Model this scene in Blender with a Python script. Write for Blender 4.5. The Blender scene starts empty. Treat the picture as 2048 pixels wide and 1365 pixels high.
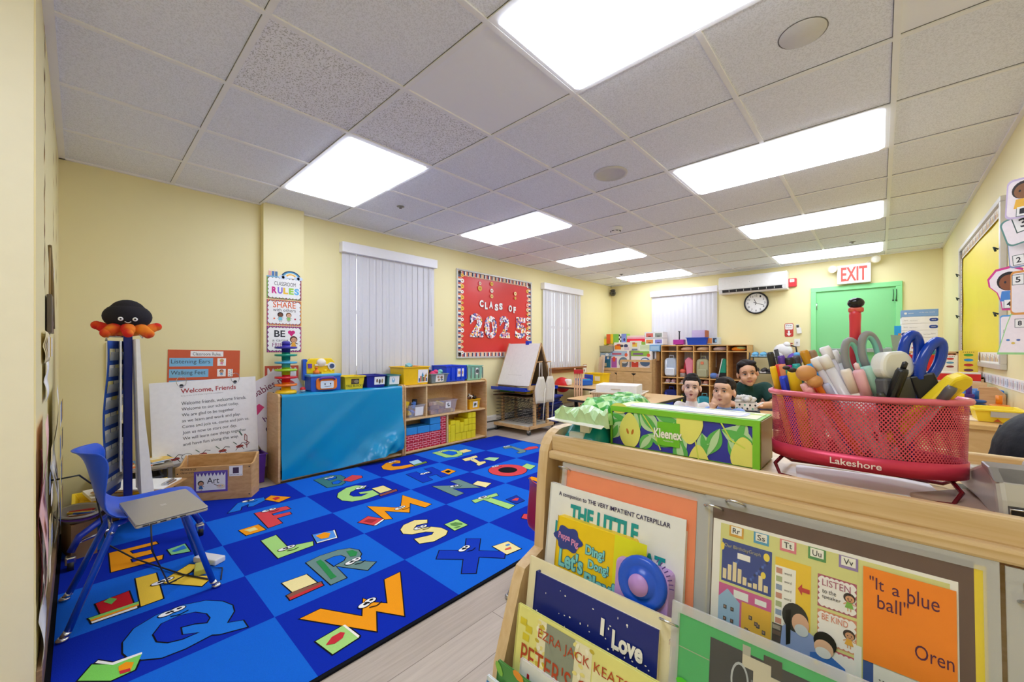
import bpy, bmesh, math, random
from mathutils import Vector, Matrix, Euler
# ---------------------------------------------------------------- camera, world, exposure
S = bpy.context.scene
COL = S.collection
S.view_settings.view_transform = 'Standard'
S.view_settings.look = 'None'
S.view_settings.exposure = 0.0
S.view_settings.gamma = 1.0
S.view_settings.use_curve_mapping = False
FPX, CX, CY, YAW, HC = 798.29, 1034.17, 699.39, .7391, 1.15
cam = bpy.data.cameras.new('camera')
cam.sensor_width = 36
cam.lens = FPX / 2048 * 36
cam.shift_x = (1024 - CX) / 2048
cam.shift_y = (CY - 682.5) / 2048
cam.clip_start = .01
co = bpy.data.objects.new('camera', cam)
COL.objects.link(co)
co.location = (0, 0, HC)
co.rotation_euler = (math.pi / 2, 0, YAW)
S.camera = co
W_ = bpy.data.worlds.new('daylight')
S.world = W_
W_.use_nodes = True
W_.node_tree.nodes['Background'].inputs[0].default_value = (.86, .93, 1, 1)
W_.node_tree.nodes['Background'].inputs[1].default_value = 2.2
PANEL_STRENGTH = 9.6
S.cycles.max_bounces = 14
S.cycles.diffuse_bounces = 9
S.cycles.transparent_max_bounces = 12

# ---------------------------------------------------------------- helpers
PI = math.pi
_c, _s = math.cos(YAW), math.sin(YAW)
def _ray(u, v):
    a = (u - CX) / FPX
    return Vector((_c * a - _s, _s * a + _c, -(v - CY) / FPX))
def PY(u, v, y):            # the point of a sight line at a given distance down the room
    r = _ray(u, v); return r * (y / r.y) + Vector((0, 0, HC))
def PXX(u, v, x):
    r = _ray(u, v); return r * (x / r.x) + Vector((0, 0, HC))
def PZ(u, v, z):
    r = _ray(u, v); return r * ((z - HC) / r.z) + Vector((0, 0, HC))
def lin(h):
    o = []
    for i in (0, 2, 4):
        c = int(h[i:i + 2], 16) / 255
        o.append(c / 12.92 if c <= .04045 else ((c + .055) / 1.055) ** 2.4)
    return tuple(o) + (1,)
MATS = {}
def mat(name, hexc, rough=.5, metal=0, var=.06, scale=30, trans=0, bump=0, emit=0, alpha=1, spec=.5):
    if name in MATS: return MATS[name]
    m = bpy.data.materials.new(name); m.use_nodes = True
    nt = m.node_tree; b = nt.nodes['Principled BSDF']
    c = lin(hexc)
    b.inputs['Roughness'].default_value = rough
    b.inputs['Metallic'].default_value = metal
    b.inputs['Specular IOR Level'].default_value = spec
    if var > 0:
        tc = nt.nodes.new('ShaderNodeTexCoord'); n = nt.nodes.new('ShaderNodeTexNoise')
        n.inputs['Scale'].default_value = scale; n.inputs['Detail'].default_value = 3
        mx = nt.nodes.new('ShaderNodeMix'); mx.data_type = 'RGBA'
        mx.inputs[6].default_value = tuple(min(1, x * (1 - var)) for x in c[:3]) + (1,)
        mx.inputs[7].default_value = tuple(min(1, x * (1 + var)) for x in c[:3]) + (1,)
        nt.links.new(tc.outputs['Object'], n.inputs['Vector'])
        nt.links.new(n.outputs['Fac'], mx.inputs[0])
        nt.links.new(mx.outputs[2], b.inputs['Base Color'])
        if bump:
            bp = nt.nodes.new('ShaderNodeBump'); bp.inputs['Strength'].default_value = bump
            bp.inputs['Distance'].default_value = .004
            nt.links.new(n.outputs['Fac'], bp.inputs['Height'])
            nt.links.new(bp.outputs[0], b.inputs['Normal'])
    else:
        b.inputs['Base Color'].default_value = c
    if trans: b.inputs['Transmission Weight'].default_value = trans; b.inputs['IOR'].default_value = 1.05
    if alpha < 1: b.inputs['Alpha'].default_value = alpha
    if emit:
        b.inputs['Emission Color'].default_value = c; b.inputs['Emission Strength'].default_value = emit
    MATS[name] = m
    return m
def M(h, rough=.5, **k):    # plain colour, keyed by its own value
    return mat('paint_%s_%d' % (h, int(rough * 100)) + ''.join(sorted('%s%s' % z for z in k.items())), h, rough, **k)
def wood(name, a, b, rough=.38, scale=(2, 2, 26), rot=(0, 0, 0)):
    if name in MATS: return MATS[name]
    m = bpy.data.materials.new(name); m.use_nodes = True
    nt = m.node_tree; p = nt.nodes['Principled BSDF']; p.inputs['Roughness'].default_value = rough
    tc = nt.nodes.new('ShaderNodeTexCoord'); mp = nt.nodes.new('ShaderNodeMapping')
    mp.inputs['Scale'].default_value = scale; mp.inputs['Rotation'].default_value = rot
    n = nt.nodes.new('ShaderNodeTexNoise'); n.inputs['Scale'].default_value = 3.2
    n.inputs['Detail'].default_value = 5; n.inputs['Distortion'].default_value = .6
    r = nt.nodes.new('ShaderNodeValToRGB')
    r.color_ramp.elements[0].color = lin(a); r.color_ramp.elements[1].color = lin(b)
    r.color_ramp.elements[0].position = .3; r.color_ramp.elements[1].position = .7
    nt.links.new(tc.outputs['Object'], mp.inputs[0]); nt.links.new(mp.outputs[0], n.inputs['Vector'])
    nt.links.new(n.outputs['Fac'], r.inputs[0]); nt.links.new(r.outputs[0], p.inputs['Base Color'])
    MATS[name] = m
    return m
def setp(o, label=None, cat=None, group=None, kind=None):
    if label: o['label'] = label
    if cat: o['category'] = cat
    if group: o['group'] = group
    if kind: o['kind'] = kind
    return o
def thing(name, label, cat, loc=(0, 0, 0), rz=0, group=None, mtx=None):
    o = bpy.data.objects.new(name, None); COL.objects.link(o); o.empty_display_size = .05
    if mtx is not None: o.matrix_basis = mtx
    else: o.location = loc; o.rotation_euler = (0, 0, rz)
    return setp(o, label, cat, group)
def copy_tree(o, parent=None, name=None):
    c = o.copy(); COL.objects.link(c)
    if parent: c.parent = parent
    for ch in [q for q in bpy.data.objects if q.parent == o]: copy_tree(ch, c)
    return c
FACE = {'-y': 0, '+x': PI / 2, '+y': PI, '-x': -PI / 2}
def wallm(loc, facing='-y', tilt=0, spin=0):
    """sheet space (x right, y up, z out of the sheet) to the world"""
    a = FACE[facing] if isinstance(facing, str) else facing
    return Matrix.Translation(loc) @ Matrix.Rotation(a, 4, 'Z') @ Matrix.Rotation(PI / 2 - tilt, 4, 'X') @ Matrix.Rotation(spin, 4, 'Z')
_glyph = {}
def glyphs(s, bold):
    k = (s, bold)
    if k not in _glyph:
        cu = bpy.data.curves.new('t', 'FONT'); cu.body = s; cu.size = 1; cu.resolution_u = 3; cu.offset = bold
        o = bpy.data.objects.new('t', cu); COL.objects.link(o)
        dg = bpy.context.evaluated_depsgraph_get(); dg.update()
        me = bpy.data.meshes.new_from_object(o.evaluated_get(dg))
        vs = [tuple(v.co[:2]) for v in me.vertices]; fs = [tuple(p.vertices) for p in me.polygons]
        bpy.data.objects.remove(o); bpy.data.curves.remove(cu); bpy.data.meshes.remove(me)
        if not vs: vs = [(0, 0), (1, 1)]
        x0 = min(v[0] for v in vs); x1 = max(v[0] for v in vs); y0 = min(v[1] for v in vs); y1 = max(v[1] for v in vs)
        _glyph[k] = ([((x - x0) / (x1 - x0 or 1), (y - y0) / (y1 - y0 or 1)) for x, y in vs], fs, (x1 - x0) / (y1 - y0 or 1))
    return _glyph[k]
def wmat(o):
    return (wmat(o.parent) if o.parent else Matrix()) @ o.matrix_basis
class MB:
    """collects shapes, then links them as ONE mesh object"""
    def __init__(s, X=None):
        s.v = []; s.f = []; s.m = []; s.sm = []; s.mats = []; s.X = X
    def mi(s, m):
        if m not in s.mats: s.mats.append(m)
        return s.mats.index(m)
    def add(s, vs, fs, m, smooth=False):
        n = len(s.v); k = s.mi(m)
        if s.X is not None: vs = [s.X @ Vector(v) for v in vs]
        s.v += [tuple(v) for v in vs]
        for f in fs: s.f.append(tuple(i + n for i in f)); s.m.append(k); s.sm.append(smooth)
        return s
    def box(s, a, b, m):
        (x0, y0, z0), (x1, y1, z1) = a, b
        return s.add([(x0, y0, z0), (x1, y0, z0), (x1, y1, z0), (x0, y1, z0), (x0, y0, z1), (x1, y0, z1), (x1, y1, z1), (x0, y1, z1)],
                     [(3, 2, 1, 0), (4, 5, 6, 7), (0, 1, 5, 4), (1, 2, 6, 5), (2, 3, 7, 6), (3, 0, 4, 7)], m)
    def prism(s, pts, z0, z1, m, ax='z', smooth=False):
        def q(p, z): return (p[0], p[1], z) if ax == 'z' else ((p[0], z, p[1]) if ax == 'y' else (z, p[0], p[1]))
        n = len(pts)
        ar = sum(pts[i][0] * pts[(i + 1) % n][1] - pts[(i + 1) % n][0] * pts[i][1] for i in range(n))
        if (ar < 0) != (ax == 'y'): pts = pts[::-1]
        vs = [q(p, z0) for p in pts] + [q(p, z1) for p in pts]
        s.add(vs, [tuple(range(n))[::-1], tuple(range(n, 2 * n))], m)
        k = s.mi(m); b = len(s.v) - 2 * n
        for i in range(n):
            j = (i + 1) % n; s.f.append((b + i, b + j, b + n + j, b + n + i)); s.m.append(k); s.sm.append(smooth)
        return s
    def lathe(s, prof, m, at=(0, 0, 0), n=20, axis=None, sx=1, sy=1, cap=True):
        R = Matrix.Translation(at)
        if axis is not None: R = R @ Vector((0, 0, 1)).rotation_difference(Vector(axis)).to_matrix().to_4x4()
        vs = []
        for r, z in prof:
            for i in range(n):
                a = 2 * PI * i / n; vs.append(R @ Vector((r * sx * math.cos(a), r * sy * math.sin(a), z)))
        fs = []
        for k in range(len(prof) - 1):
            for i in range(n):
                j = (i + 1) % n; fs.append((k * n + i, k * n + j, (k + 1) * n + j, (k + 1) * n + i))
        s.add(vs, fs, m, True)
        if cap:
            b = len(s.v) - len(vs); k = s.mi(m)
            if prof[0][0] > 1e-5: s.f.append(tuple(b + i for i in range(n))[::-1]); s.m.append(k); s.sm.append(False)
            if prof[-1][0] > 1e-5: s.f.append(tuple(b + (len(prof) - 1) * n + i for i in range(n))); s.m.append(k); s.sm.append(False)
        return s
    def cyl(s, p, q, r, m, r2=None, n=14):
        p, q = Vector(p), Vector(q); d = q - p
        return s.lathe([(r, 0), (r if r2 is None else r2, d.length)], m, p, n, d)
    def tube(s, pts, r, m, n=8, closed=False, cap=True):
        pts = [Vector(p) for p in pts]; N = len(pts)
        rs = r if isinstance(r, (list, tuple)) else [r] * N
        vs = []; ref = None
        for i in range(N):
            if closed: d = pts[(i + 1) % N] - pts[i - 1]
            else: d = pts[min(i + 1, N - 1)] - pts[max(i - 1, 0)]
            if d.length < 1e-9: d = Vector((0, 0, 1))
            d.normalize()
            if ref is None: ref = d.orthogonal().normalized()
            ref = (ref - d * ref.dot(d))
            if ref.length < 1e-6: ref = d.orthogonal()
            ref.normalize(); w = d.cross(ref)
            for k in range(n):
                a = 2 * PI * k / n; vs.append(pts[i] + (ref * math.cos(a) + w * math.sin(a)) * rs[i])
        fs = []
        for i in range(N if closed else N - 1):
            i2 = (i + 1) % N
            for k in range(n):
                k2 = (k + 1) % n; fs.append((i * n + k, i * n + k2, i2 * n + k2, i2 * n + k))
        if cap and not closed: fs += [tuple(range(n))[::-1], tuple(range((N - 1) * n, N * n))]
        return s.add(vs, fs, m, True)
    def ball(s, c, r, m, n=14, k=9, R=None):
        rx, ry, rz = r if isinstance(r, (list, tuple)) else (r, r, r)
        c = Vector(c); vs = []; fs = []
        for i in range(1, k):
            t = PI * i / k
            for j in range(n):
                a = 2 * PI * j / n
                p = Vector((rx * math.sin(t) * math.cos(a), ry * math.sin(t) * math.sin(a), rz * math.cos(t)))
                vs.append(c + (R @ p if R is not None else p))
        for i in range(k - 2):
            for j in range(n): fs.append((i * n + j, (i + 1) * n + j, (i + 1) * n + (j + 1) % n, i * n + (j + 1) % n))
        t = Vector((0, 0, rz)); t = R @ t if R is not None else t
        vs += [c + t, c - t]; a, b = len(vs) - 2, len(vs) - 1
        for j in range(n):
            fs.append((a, j, (j + 1) % n)); fs.append((b, (k - 2) * n + (j + 1) % n, (k - 2) * n + j))
        return s.add(vs, fs, m, True)
    # flat art in sheet space
    def poly(s, pts, m, z=0):
        n = len(pts); ar = sum(pts[i][0] * pts[(i + 1) % n][1] - pts[(i + 1) % n][0] * pts[i][1] for i in range(n))
        if ar < 0: pts = pts[::-1]
        return s.add([(p[0], p[1], z) for p in pts], [tuple(range(n))], m)
    def rect(s, x, y, w, h, m, z=0): return s.poly([(x, y), (x + w, y), (x + w, y + h), (x, y + h)], m, z)
    def ell(s, cx, cy, rx, ry, m, z=0, n=20, a0=0, a1=2 * PI, rot=0):
        k = n if abs(a1 - a0 - 2 * PI) < 1e-6 else n + 1
        P = []
        for i in range(k):
            a = a0 + (a1 - a0) * i / n; x, y = rx * math.cos(a), ry * math.sin(a)
            P.append((cx + x * math.cos(rot) - y * math.sin(rot), cy + x * math.sin(rot) + y * math.cos(rot)))
        return s.poly(P, m, z)
    def line(s, pts, w, m, z=0):
        for (x0, y0), (x1, y1) in zip(pts, pts[1:]):
            d = math.hypot(x1 - x0, y1 - y0) or 1; nx, ny = -(y1 - y0) / d * w / 2, (x1 - x0) / d * w / 2
            s.poly([(x0 + nx, y0 + ny), (x0 - nx, y0 - ny), (x1 - nx, y1 - ny), (x1 + nx, y1 + ny)], m, z)
        return s
    def text(s, t, x, y, w, h, m, z=0, bold=0, keep=False):
        """text stretched to the box x, y, w, h (keep: own width, w is then the most it may be)"""
        vs, fs, asp = glyphs(t, bold)
        if keep: w = min(w, h * asp)
        return s.add([(x + a * w, y + b * h, z) for a, b in vs], fs, m)
    def scallop(s, x, y, w, h, m, z=0, nx=9, ny=6, r=.5):
        P = []
        for (ax, ay, bx, by, n) in ((x, y, x + w, y, nx), (x + w, y, x + w, y + h, ny), (x + w, y + h, x, y + h, nx), (x, y + h, x, y, ny)):
            L = math.hypot(bx - ax, by - ay); dx, dy = (bx - ax) / L, (by - ay) / L
            for i in range(n):
                for k in range(5):
                    t = (i + k / 5) * L / n; b = math.sin(PI * k / 5) * L / n * r
                    P.append((ax + dx * t + dy * b, ay + dy * t - dx * b))
        return s.poly(P, m, z)
    def obj(s, name, parent=None, label=None, cat=None, group=None, kind=None, bev=0, mtx=None, loc=None, rz=0, sub=0, solid=0, seg=2):
        me = bpy.data.meshes.new(name); me.from_pydata(s.v, [], s.f)
        for m in s.mats: me.materials.append(m)
        me.polygons.foreach_set('material_index', s.m); me.polygons.foreach_set('use_smooth', s.sm); me.update()
        o = bpy.data.objects.new(name, me); COL.objects.link(o)
        if parent is not None: o.parent = parent
        if mtx is not None: o.matrix_basis = (wmat(parent).inverted() @ mtx) if parent is not None else mtx
        if loc is not None: o.location = loc; o.rotation_euler = (0, 0, rz)
        if solid:
            d = o.modifiers.new('solid', 'SOLIDIFY'); d.thickness = solid; d.offset = 0
        if bev:
            d = o.modifiers.new('bevel', 'BEVEL'); d.width = bev; d.segments = seg; d.limit_method = 'ANGLE'; d.angle_limit = .6
        if sub:
            d = o.modifiers.new('sub', 'SUBSURF'); d.levels = d.render_levels = sub
        return setp(o, label, cat, group, kind)
def frame4(b, w, h, t, z0, z1, m):
    b.box((0, 0, z0), (w, t, z1), m).box((0, h - t, z0), (w, h, z1), m).box((0, t, z0), (t, h - t, z1), m).box((w - t, t, z0), (w, h - t, z1), m)
    return b
def rbox(cx, cy, w, h, r, n=5):
    P = []
    for sx, sy, a0 in ((1, 1, 0), (-1, 1, PI / 2), (-1, -1, PI), (1, -1, 1.5 * PI)):
        for i in range(n + 1):
            a = a0 + PI / 2 * i / n
            P.append((cx + sx * (w / 2 - r) + r * math.cos(a), cy + sy * (h / 2 - r) + r * math.sin(a)))
    return P
def sheet(name, label, cat, w, h, m, mtx, t=.002, group=None, r=0):
    """a thin panel, origin at its lower left corner; returns thing-less MB to draw on"""
    b = MB()
    if r: b.prism(rbox(w / 2, h / 2, w, h, r), -t, 0, m)
    else: b.box((0, 0, -t), (w, h, 0), m)
    return b
# colours used everywhere
WHITE = M('f2f1ee', .55); BLACK = M('17171a', .5); INK = M('2a2a30', .7); RED = M('c8202a', .4); BLUE = M('1546b8', .4)
YEL = M('f2cf16', .4); GRN = M('62b53c', .5); ORG = M('ee7a1c', .5); PINK = M('e86a92', .5); PURP = M('6a3fa6', .45)
TEAL = M('1f9aa0', .45); PAPER = M('f4f3f1', .75); GREY = M('8f9296', .5); SKINP = M('e3b08c', .6); BRN = M('6b4429', .6)
CHROME = mat('chrome', 'c9cacc', .22, 1, var=.03); DKM = mat('dark_metal', '24252a', .45, .3, var=.05)
MAPLE = wood('maple', 'd9b27a', 'e9cb9a'); MAPLE2 = wood('maple_across', 'd6ae76', 'e8c892', scale=(26, 2, 2))
MAPLEY = wood('maple_along', 'd6ae76', 'e8c892', scale=(2, 26, 26)); BIRCH = wood('birch', 'c99f66', 'dcb683', scale=(3, 3, 14))
MAPX = wood('maple_long', 'cfa469', 'e2bd84', scale=(2, 30, 60), rough=.35)
rnd = random.Random(7)
# ---------------------------------------------------------------- the setting
XW, XR, YA, YB, ZC = -4.165, .59, -.095, 7.5, 2.4708
wallm_ = mat('yellow_wall_paint', 'eee3ae', .5, var=.025, scale=3, bump=.05)
lit_jambm = mat('yellow_wall_paint_lit', 'f1ebd2', .5, var=.03, scale=14, bump=.25)  # wall paint made paler, the jamb's brighter light put into its colour
def floor_mat():
    m = bpy.data.materials.new('greige_plank_floor'); m.use_nodes = True; nt = m.node_tree; p = nt.nodes['Principled BSDF']
    p.inputs['Roughness'].default_value = .42
    tc = nt.nodes.new('ShaderNodeTexCoord'); mp = nt.nodes.new('ShaderNodeMapping'); mp.inputs['Rotation'].default_value = (0, 0, PI / 2)
    br = nt.nodes.new('ShaderNodeTexBrick'); br.inputs['Scale'].default_value = 1; br.inputs['Brick Width'].default_value = 1.22
    br.inputs['Row Height'].default_value = .18; br.inputs['Mortar Size'].default_value = .0016; br.offset = .37
    br.inputs['Color1'].default_value = lin('b4a799'); br.inputs['Color2'].default_value = lin('c9bdaf'); br.inputs['Mortar'].default_value = lin('85776b')
    n = nt.nodes.new('ShaderNodeTexNoise'); mp2 = nt.nodes.new('ShaderNodeMapping'); mp2.inputs['Scale'].default_value = (22, 1.3, 1)
    n.inputs['Scale'].default_value = 3; n.inputs['Detail'].default_value = 6; n.inputs['Distortion'].default_value = .8
    mx = nt.nodes.new('ShaderNodeMix'); mx.data_type = 'RGBA'; mx.blend_type = 'MULTIPLY'; mx.inputs[0].default_value = .5
    r = nt.nodes.new('ShaderNodeValToRGB'); r.color_ramp.elements[0].color = (.66, .63, .61, 1); r.color_ramp.elements[0].position = .3; r.color_ramp.elements[1].position = .65
    nt.links.new(tc.outputs['Object'], mp.inputs[0]); nt.links.new(mp.outputs[0], br.inputs['Vector'])
    nt.links.new(tc.outputs['Object'], mp2.inputs[0]); nt.links.new(mp2.outputs[0], n.inputs['Vector'])
    nt.links.new(n.outputs['Fac'], r.inputs[0]); nt.links.new(br.outputs['Color'], mx.inputs[6]); nt.links.new(r.outputs[0], mx.inputs[7])
    nt.links.new(mx.outputs[2], p.inputs['Base Color'])
    return m
MB().box((-4.5, -1.5, -.1), (.9, 7.8, 0), floor_mat()).obj('floor', kind='structure')
def tile_mat(name, col, speck, dark, scale):
    m = bpy.data.materials.new(name); m.use_nodes = True; nt = m.node_tree; p = nt.nodes['Principled BSDF']
    p.inputs['Roughness'].default_value = .9; p.inputs['Specular IOR Level'].default_value = .1
    tc = nt.nodes.new('ShaderNodeTexCoord'); n = nt.nodes.new('ShaderNodeTexNoise'); n.inputs['Scale'].default_value = scale; n.inputs['Detail'].default_value = 2
    r = nt.nodes.new('ShaderNodeValToRGB'); r.color_ramp.elements[0].position = speck; r.color_ramp.elements[1].position = speck + .12
    r.color_ramp.elements[0].color = lin(dark); r.color_ramp.elements[1].color = lin(col)
    nt.links.new(tc.outputs['Object'], n.inputs['Vector']); nt.links.new(n.outputs['Fac'], r.inputs[0]); nt.links.new(r.outputs[0], p.inputs['Base Color'])
    return m
TILE = tile_mat('mineral_ceiling_tile', 'eff2f9', .40, 'dee1e7', 190)
TILE_P = tile_mat('pinhole_ceiling_tile', 'f3f4f8', .36, 'bdbdbb', 150)
TILE_F = M('f1f2f6', .8, var=.01)
GX = [-3.608 + .6096 * j for j in range(-1, 8)]; GY = [.497 + .6096 * i for i in range(-4, 13)]
cb = MB(); g = MB()
xs = [XW - .3] + [x for x in GX if XW < x < XR] + [XR + .3]; ys = [-1.5] + [y for y in GY if -1.5 < y < YB] + [YB + .3]
for a in range(len(xs) - 1):
    for b in range(len(ys) - 1):
        mm = TILE
        cxm, cym = (xs[a] + xs[a + 1]) / 2, (ys[b] + ys[b + 1]) / 2
        j = int(math.floor((cxm + 3.608) / .6096)); i = int(math.floor((cym - .497) / .6096))
        if (i, j) in ((0, 2), (1, 2)): mm = TILE_P
        if (i, j) in ((1, 3), (2, 6)): mm = TILE_F
        cb.add([(xs[a], ys[b], ZC), (xs[a], ys[b + 1], ZC), (xs[a + 1], ys[b + 1], ZC), (xs[a + 1], ys[b], ZC)], [(0, 1, 2, 3)], mm)
cb.box((XW - .3, -1.5, ZC + .02), (XR + .3, YB + .3, ZC + .1), TILE)
cb.obj('ceiling', kind='structure')
TBAR = M('f0f0f0', .5, var=.02)
PAN = [(1, 0, 'rectangular ceiling light panel nearest the window wall pillar'), (1, 4, 'biggest looking ceiling light panel, overhead at the top of the picture'),
       (4, 4, 'long ceiling light panel in the right row, second from the camera'), (4, 0, 'ceiling light panel above the red class board'),
       (7, 4, 'ceiling light panel in the right row, third from the camera'), (7, 0, 'ceiling light panel in the left row, third from the camera'),
       (10, 4, 'ceiling light panel in front of the exit sign'), (10, 0, 'small far ceiling light panel nearest the corner camera'), (-2, 4, 'added unseen ceiling light panel behind the camera over the doorway')]  # last panel is an added, unseen lamp to brighten the foreground
def spans(j):
    y = -1.5; o = []
    for i, k, _ in sorted(PAN):
        if k + 1 == j: o.append((y, .497 + .6096 * i)); y = .497 + .6096 * (i + 1)
    return o + [(y, YB)]
for x in xs[1:-1]:
    for ya, yb in spans(round((x + 3.608) / .6096)): g.box((x - .012, ya, ZC - .008), (x + .012, yb, ZC + .01), TBAR)
for y in ys[1:-1]: g.box((XW, y - .012, ZC - .0075), (XR, y + .012, ZC + .01), TBAR)
for x0, y0, x1, y1 in ((XW, YA, XW + .022, YB), (XR - .022, -1.5, XR, YB), (XW, YB - .022, XR, YB), (XW, YA, -2.03, YA + .03)):
    g.box((x0, y0, ZC - .012), (x1, y1, ZC + .01), TBAR)
g.obj('trim_1', kind='structure')
shade_gap = MB(); SHADE_GAP = M('6a6866', .9)  # dark strips paint the shadow gaps beside the T-bars
for x in xs[1:-1]:
    for ya, yb in spans(round((x + 3.608) / .6096)): shade_gap.box((x - .0142, ya, ZC - .002), (x - .0122, yb, ZC + .001), SHADE_GAP)
for y in ys[1:-1]: shade_gap.box((XW, y - .0142, ZC - .002), (XR, y - .0122, ZC + .001), SHADE_GAP)
shade_gap.obj('trim_shade', kind='structure')
LENS = mat('ceiling_light_lens', 'e6eeff', .4, var=0, emit=PANEL_STRENGTH)
for i, j, lab in PAN:
    x0, y0 = -3.608 + .6096 * j, .497 + .6096 * i
    t = thing('ceiling_light', lab, 'ceiling light', (x0 + .6096, y0 + .3048, ZC - .003), group='ceiling light panels')
    f = MB(); d = .024
    f.X = Matrix.Translation((-.6, -.296, 0)); frame4(f, 1.2, .592, d, -.004, .002, TBAR)
    f.obj('frame', t)
    MB().prism([(-.577, .0015), (-.577, -.006), (-.545, -.02), (.545, -.02), (.577, -.006), (.577, .0015)], -.273, .273, LENS, 'y').obj('diffuser', t)
# walls: boxes round the window openings
def wall_x(name, x0, x1, y0, y1, ops, m):
    b = MB(); y = y0
    for a, c, z0, z1 in ops:
        b.box((x0, y, 0), (x1, a, 2.56), m); b.box((x0, a, 0), (x1, c, z0), m); b.box((x0, a, z1), (x1, c, 2.56), m); y = c
    b.box((x0, y, 0), (x1, y1, 2.56), m); return b.obj(name, kind='structure')
W1, W2 = (1.88, 2.95, .92, 2.2), (5.22, 6.24, .88, 2.2)
wall_x('wall_window_side', XW - .16, XW, YA - .2, YB + .16, (W1, W2), wallm_)
MB().box((XR, -1.5, 0), (XR + .16, YB + .16, 2.56), wallm_).obj('wall_right', kind='structure')
b = MB(); b.box((XW - .16, YB, 0), (-3.24, YB + .16, 2.56), wallm_); b.box((-2.15, YB, 0), (XR + .16, YB + .16, 2.56), wallm_)
b.box((-3.24, YB, 0), (-2.15, YB + .16, .95), wallm_); b.box((-3.24, YB, 2.2), (-2.15, YB + .16, 2.56), wallm_)
b.obj('wall_back', kind='structure')
MB().box((XW, YA - .22, 0), (-2.03, YA, 2.56), wallm_).box((-2.0305, YA - .22, 0), (-2.027, YA - .004, 2.47), lit_jambm).obj('wall_left', kind='structure')
MB().box((-4.4, -1.5, 0), (.75, -1.34, 2.56), wallm_).box((-2.5, -1.4, 0), (-2.34, YA - .2, 2.56), wallm_).obj('wall_hall', kind='structure')
MB().box((XW, 1.11, 0), (-4.08, 1.449, 2.47), wallm_).obj('wall_pillar', kind='structure')
BASEB = wood('brown_baseboard', '7d6048', '9a7b5e', scale=(3, 20, 20))
MB().box((XW, YA, 0), (-2.03, YA + .014, .1), BASEB).obj('baseboard_left', kind='structure', bev=.003)
MB().box((-4.08, .0, 0), (-4.068, 0, .1), BASEB) if 0 else None
MB().box((XW, .0, 0), (XW + .014, 1.1, .1), BASEB).box((-4.08, 1.11, 0), (-4.068, 1.45, .1), BASEB).obj('baseboard_window_side', kind='structure')
MB().box((-1.5, YB - .014, 0), (-.8, YB, .1), BASEB).obj('baseboard_back', kind='structure')
# windows with glass, white frames
FR = M('e9e8e6', .4, var=.02)
GLASS = mat('window_glass', 'ffffff', .02, var=0, alpha=.12)
def window(n, m, w, h):
    b = MB(); t = .05; frame4(b, w, h, t, -.13, -.08, FR); b.box((t, h / 2 - .02, -.13), (w - t, h / 2 + .02, -.08), FR)
    o = b.obj('window_%d' % n, kind='structure', mtx=m)
    MB().box((t, t, -.108), (w - t, h - t, -.104), GLASS).obj('window_pane', o)
window(1, wallm((XW, W1[0], W1[2]), '+x'), W1[1] - W1[0], W1[3] - W1[2])
window(2, wallm((XW, W2[0], W2[2]), '+x'), W2[1] - W2[0], W2[3] - W2[2])
window(3, wallm((-3.24, YB, .95), '-y'), 1.09, 1.25)
SLAT = mat('white_vinyl_slat', 'd6d5d9', .45, var=.02); VAL = mat('white_valance', 'f0eff1', .45, var=.02)
def blind(label, m, w, h, gaps, d=.05):
    t = thing('vertical_blind', label, 'window blind', mtx=m)
    MB().box((-.02, h - .105, -.0), (w + .02, h, d + .03), VAL).obj('valance', t, bev=.004)
    s = MB(); n = round(w / .078); st = w / n
    for i in range(n):
        cx = (i + .5) * st; wd = .089 * (.86 if i in gaps else 1.02); a = -.16 if i in gaps else -.1
        dx, dz = wd / 2 * math.cos(a), wd / 2 * math.sin(a)
        P = [(cx - dx, 0, d * .6 - dz), (cx, 0, d * .6 + .006), (cx + dx, 0, d * .6 + dz)]
        vs = [Vector(p) for p in P] + [Vector(p) + Vector((0, h - .1, 0)) for p in P]
        vs += [v + Vector((0, 0, -.0015)) for v in vs]
        s.add(vs, [(0, 1, 4, 3), (1, 2, 5, 4), (7, 6, 9, 10), (8, 7, 10, 11), (0, 3, 9, 6), (2, 8, 11, 5)], SLAT)
    s.obj('slats', t)
    MB().tube([(w - .06, h - .12, d + .01), (w - .058, h * .42, d + .014)], .004, VAL).obj('wand', t)
blind('white vertical blind with valance behind the toy shelf, nearest the pillar', wallm((XW + .002, 1.84, .84), '+x'), 1.15, 1.425, (1, 2, 7, 9, 13))
blind('white vertical blind between the red board and the corner camera', wallm((XW + .002, 5.17, .83), '+x'), 1.12, 1.425, (3, 6, 9, 12))
blind('white vertical blind on the back wall above the cubbies', wallm((-3.27, YB - .002, .84), '-y'), 1.16, 1.42, (1, 7, 9, 11))
SILL = wood('brown_sill', '8a5a34', 'a9764a', scale=(20, 2, 20))
MB().box((XW, 5.2, .81), (-4.07, 6.4, .84), SILL).box((XW, 5.24, .745), (-4.13, 6.36, .81), SILL).obj('trim_3', kind='structure', bev=.004)
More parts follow.
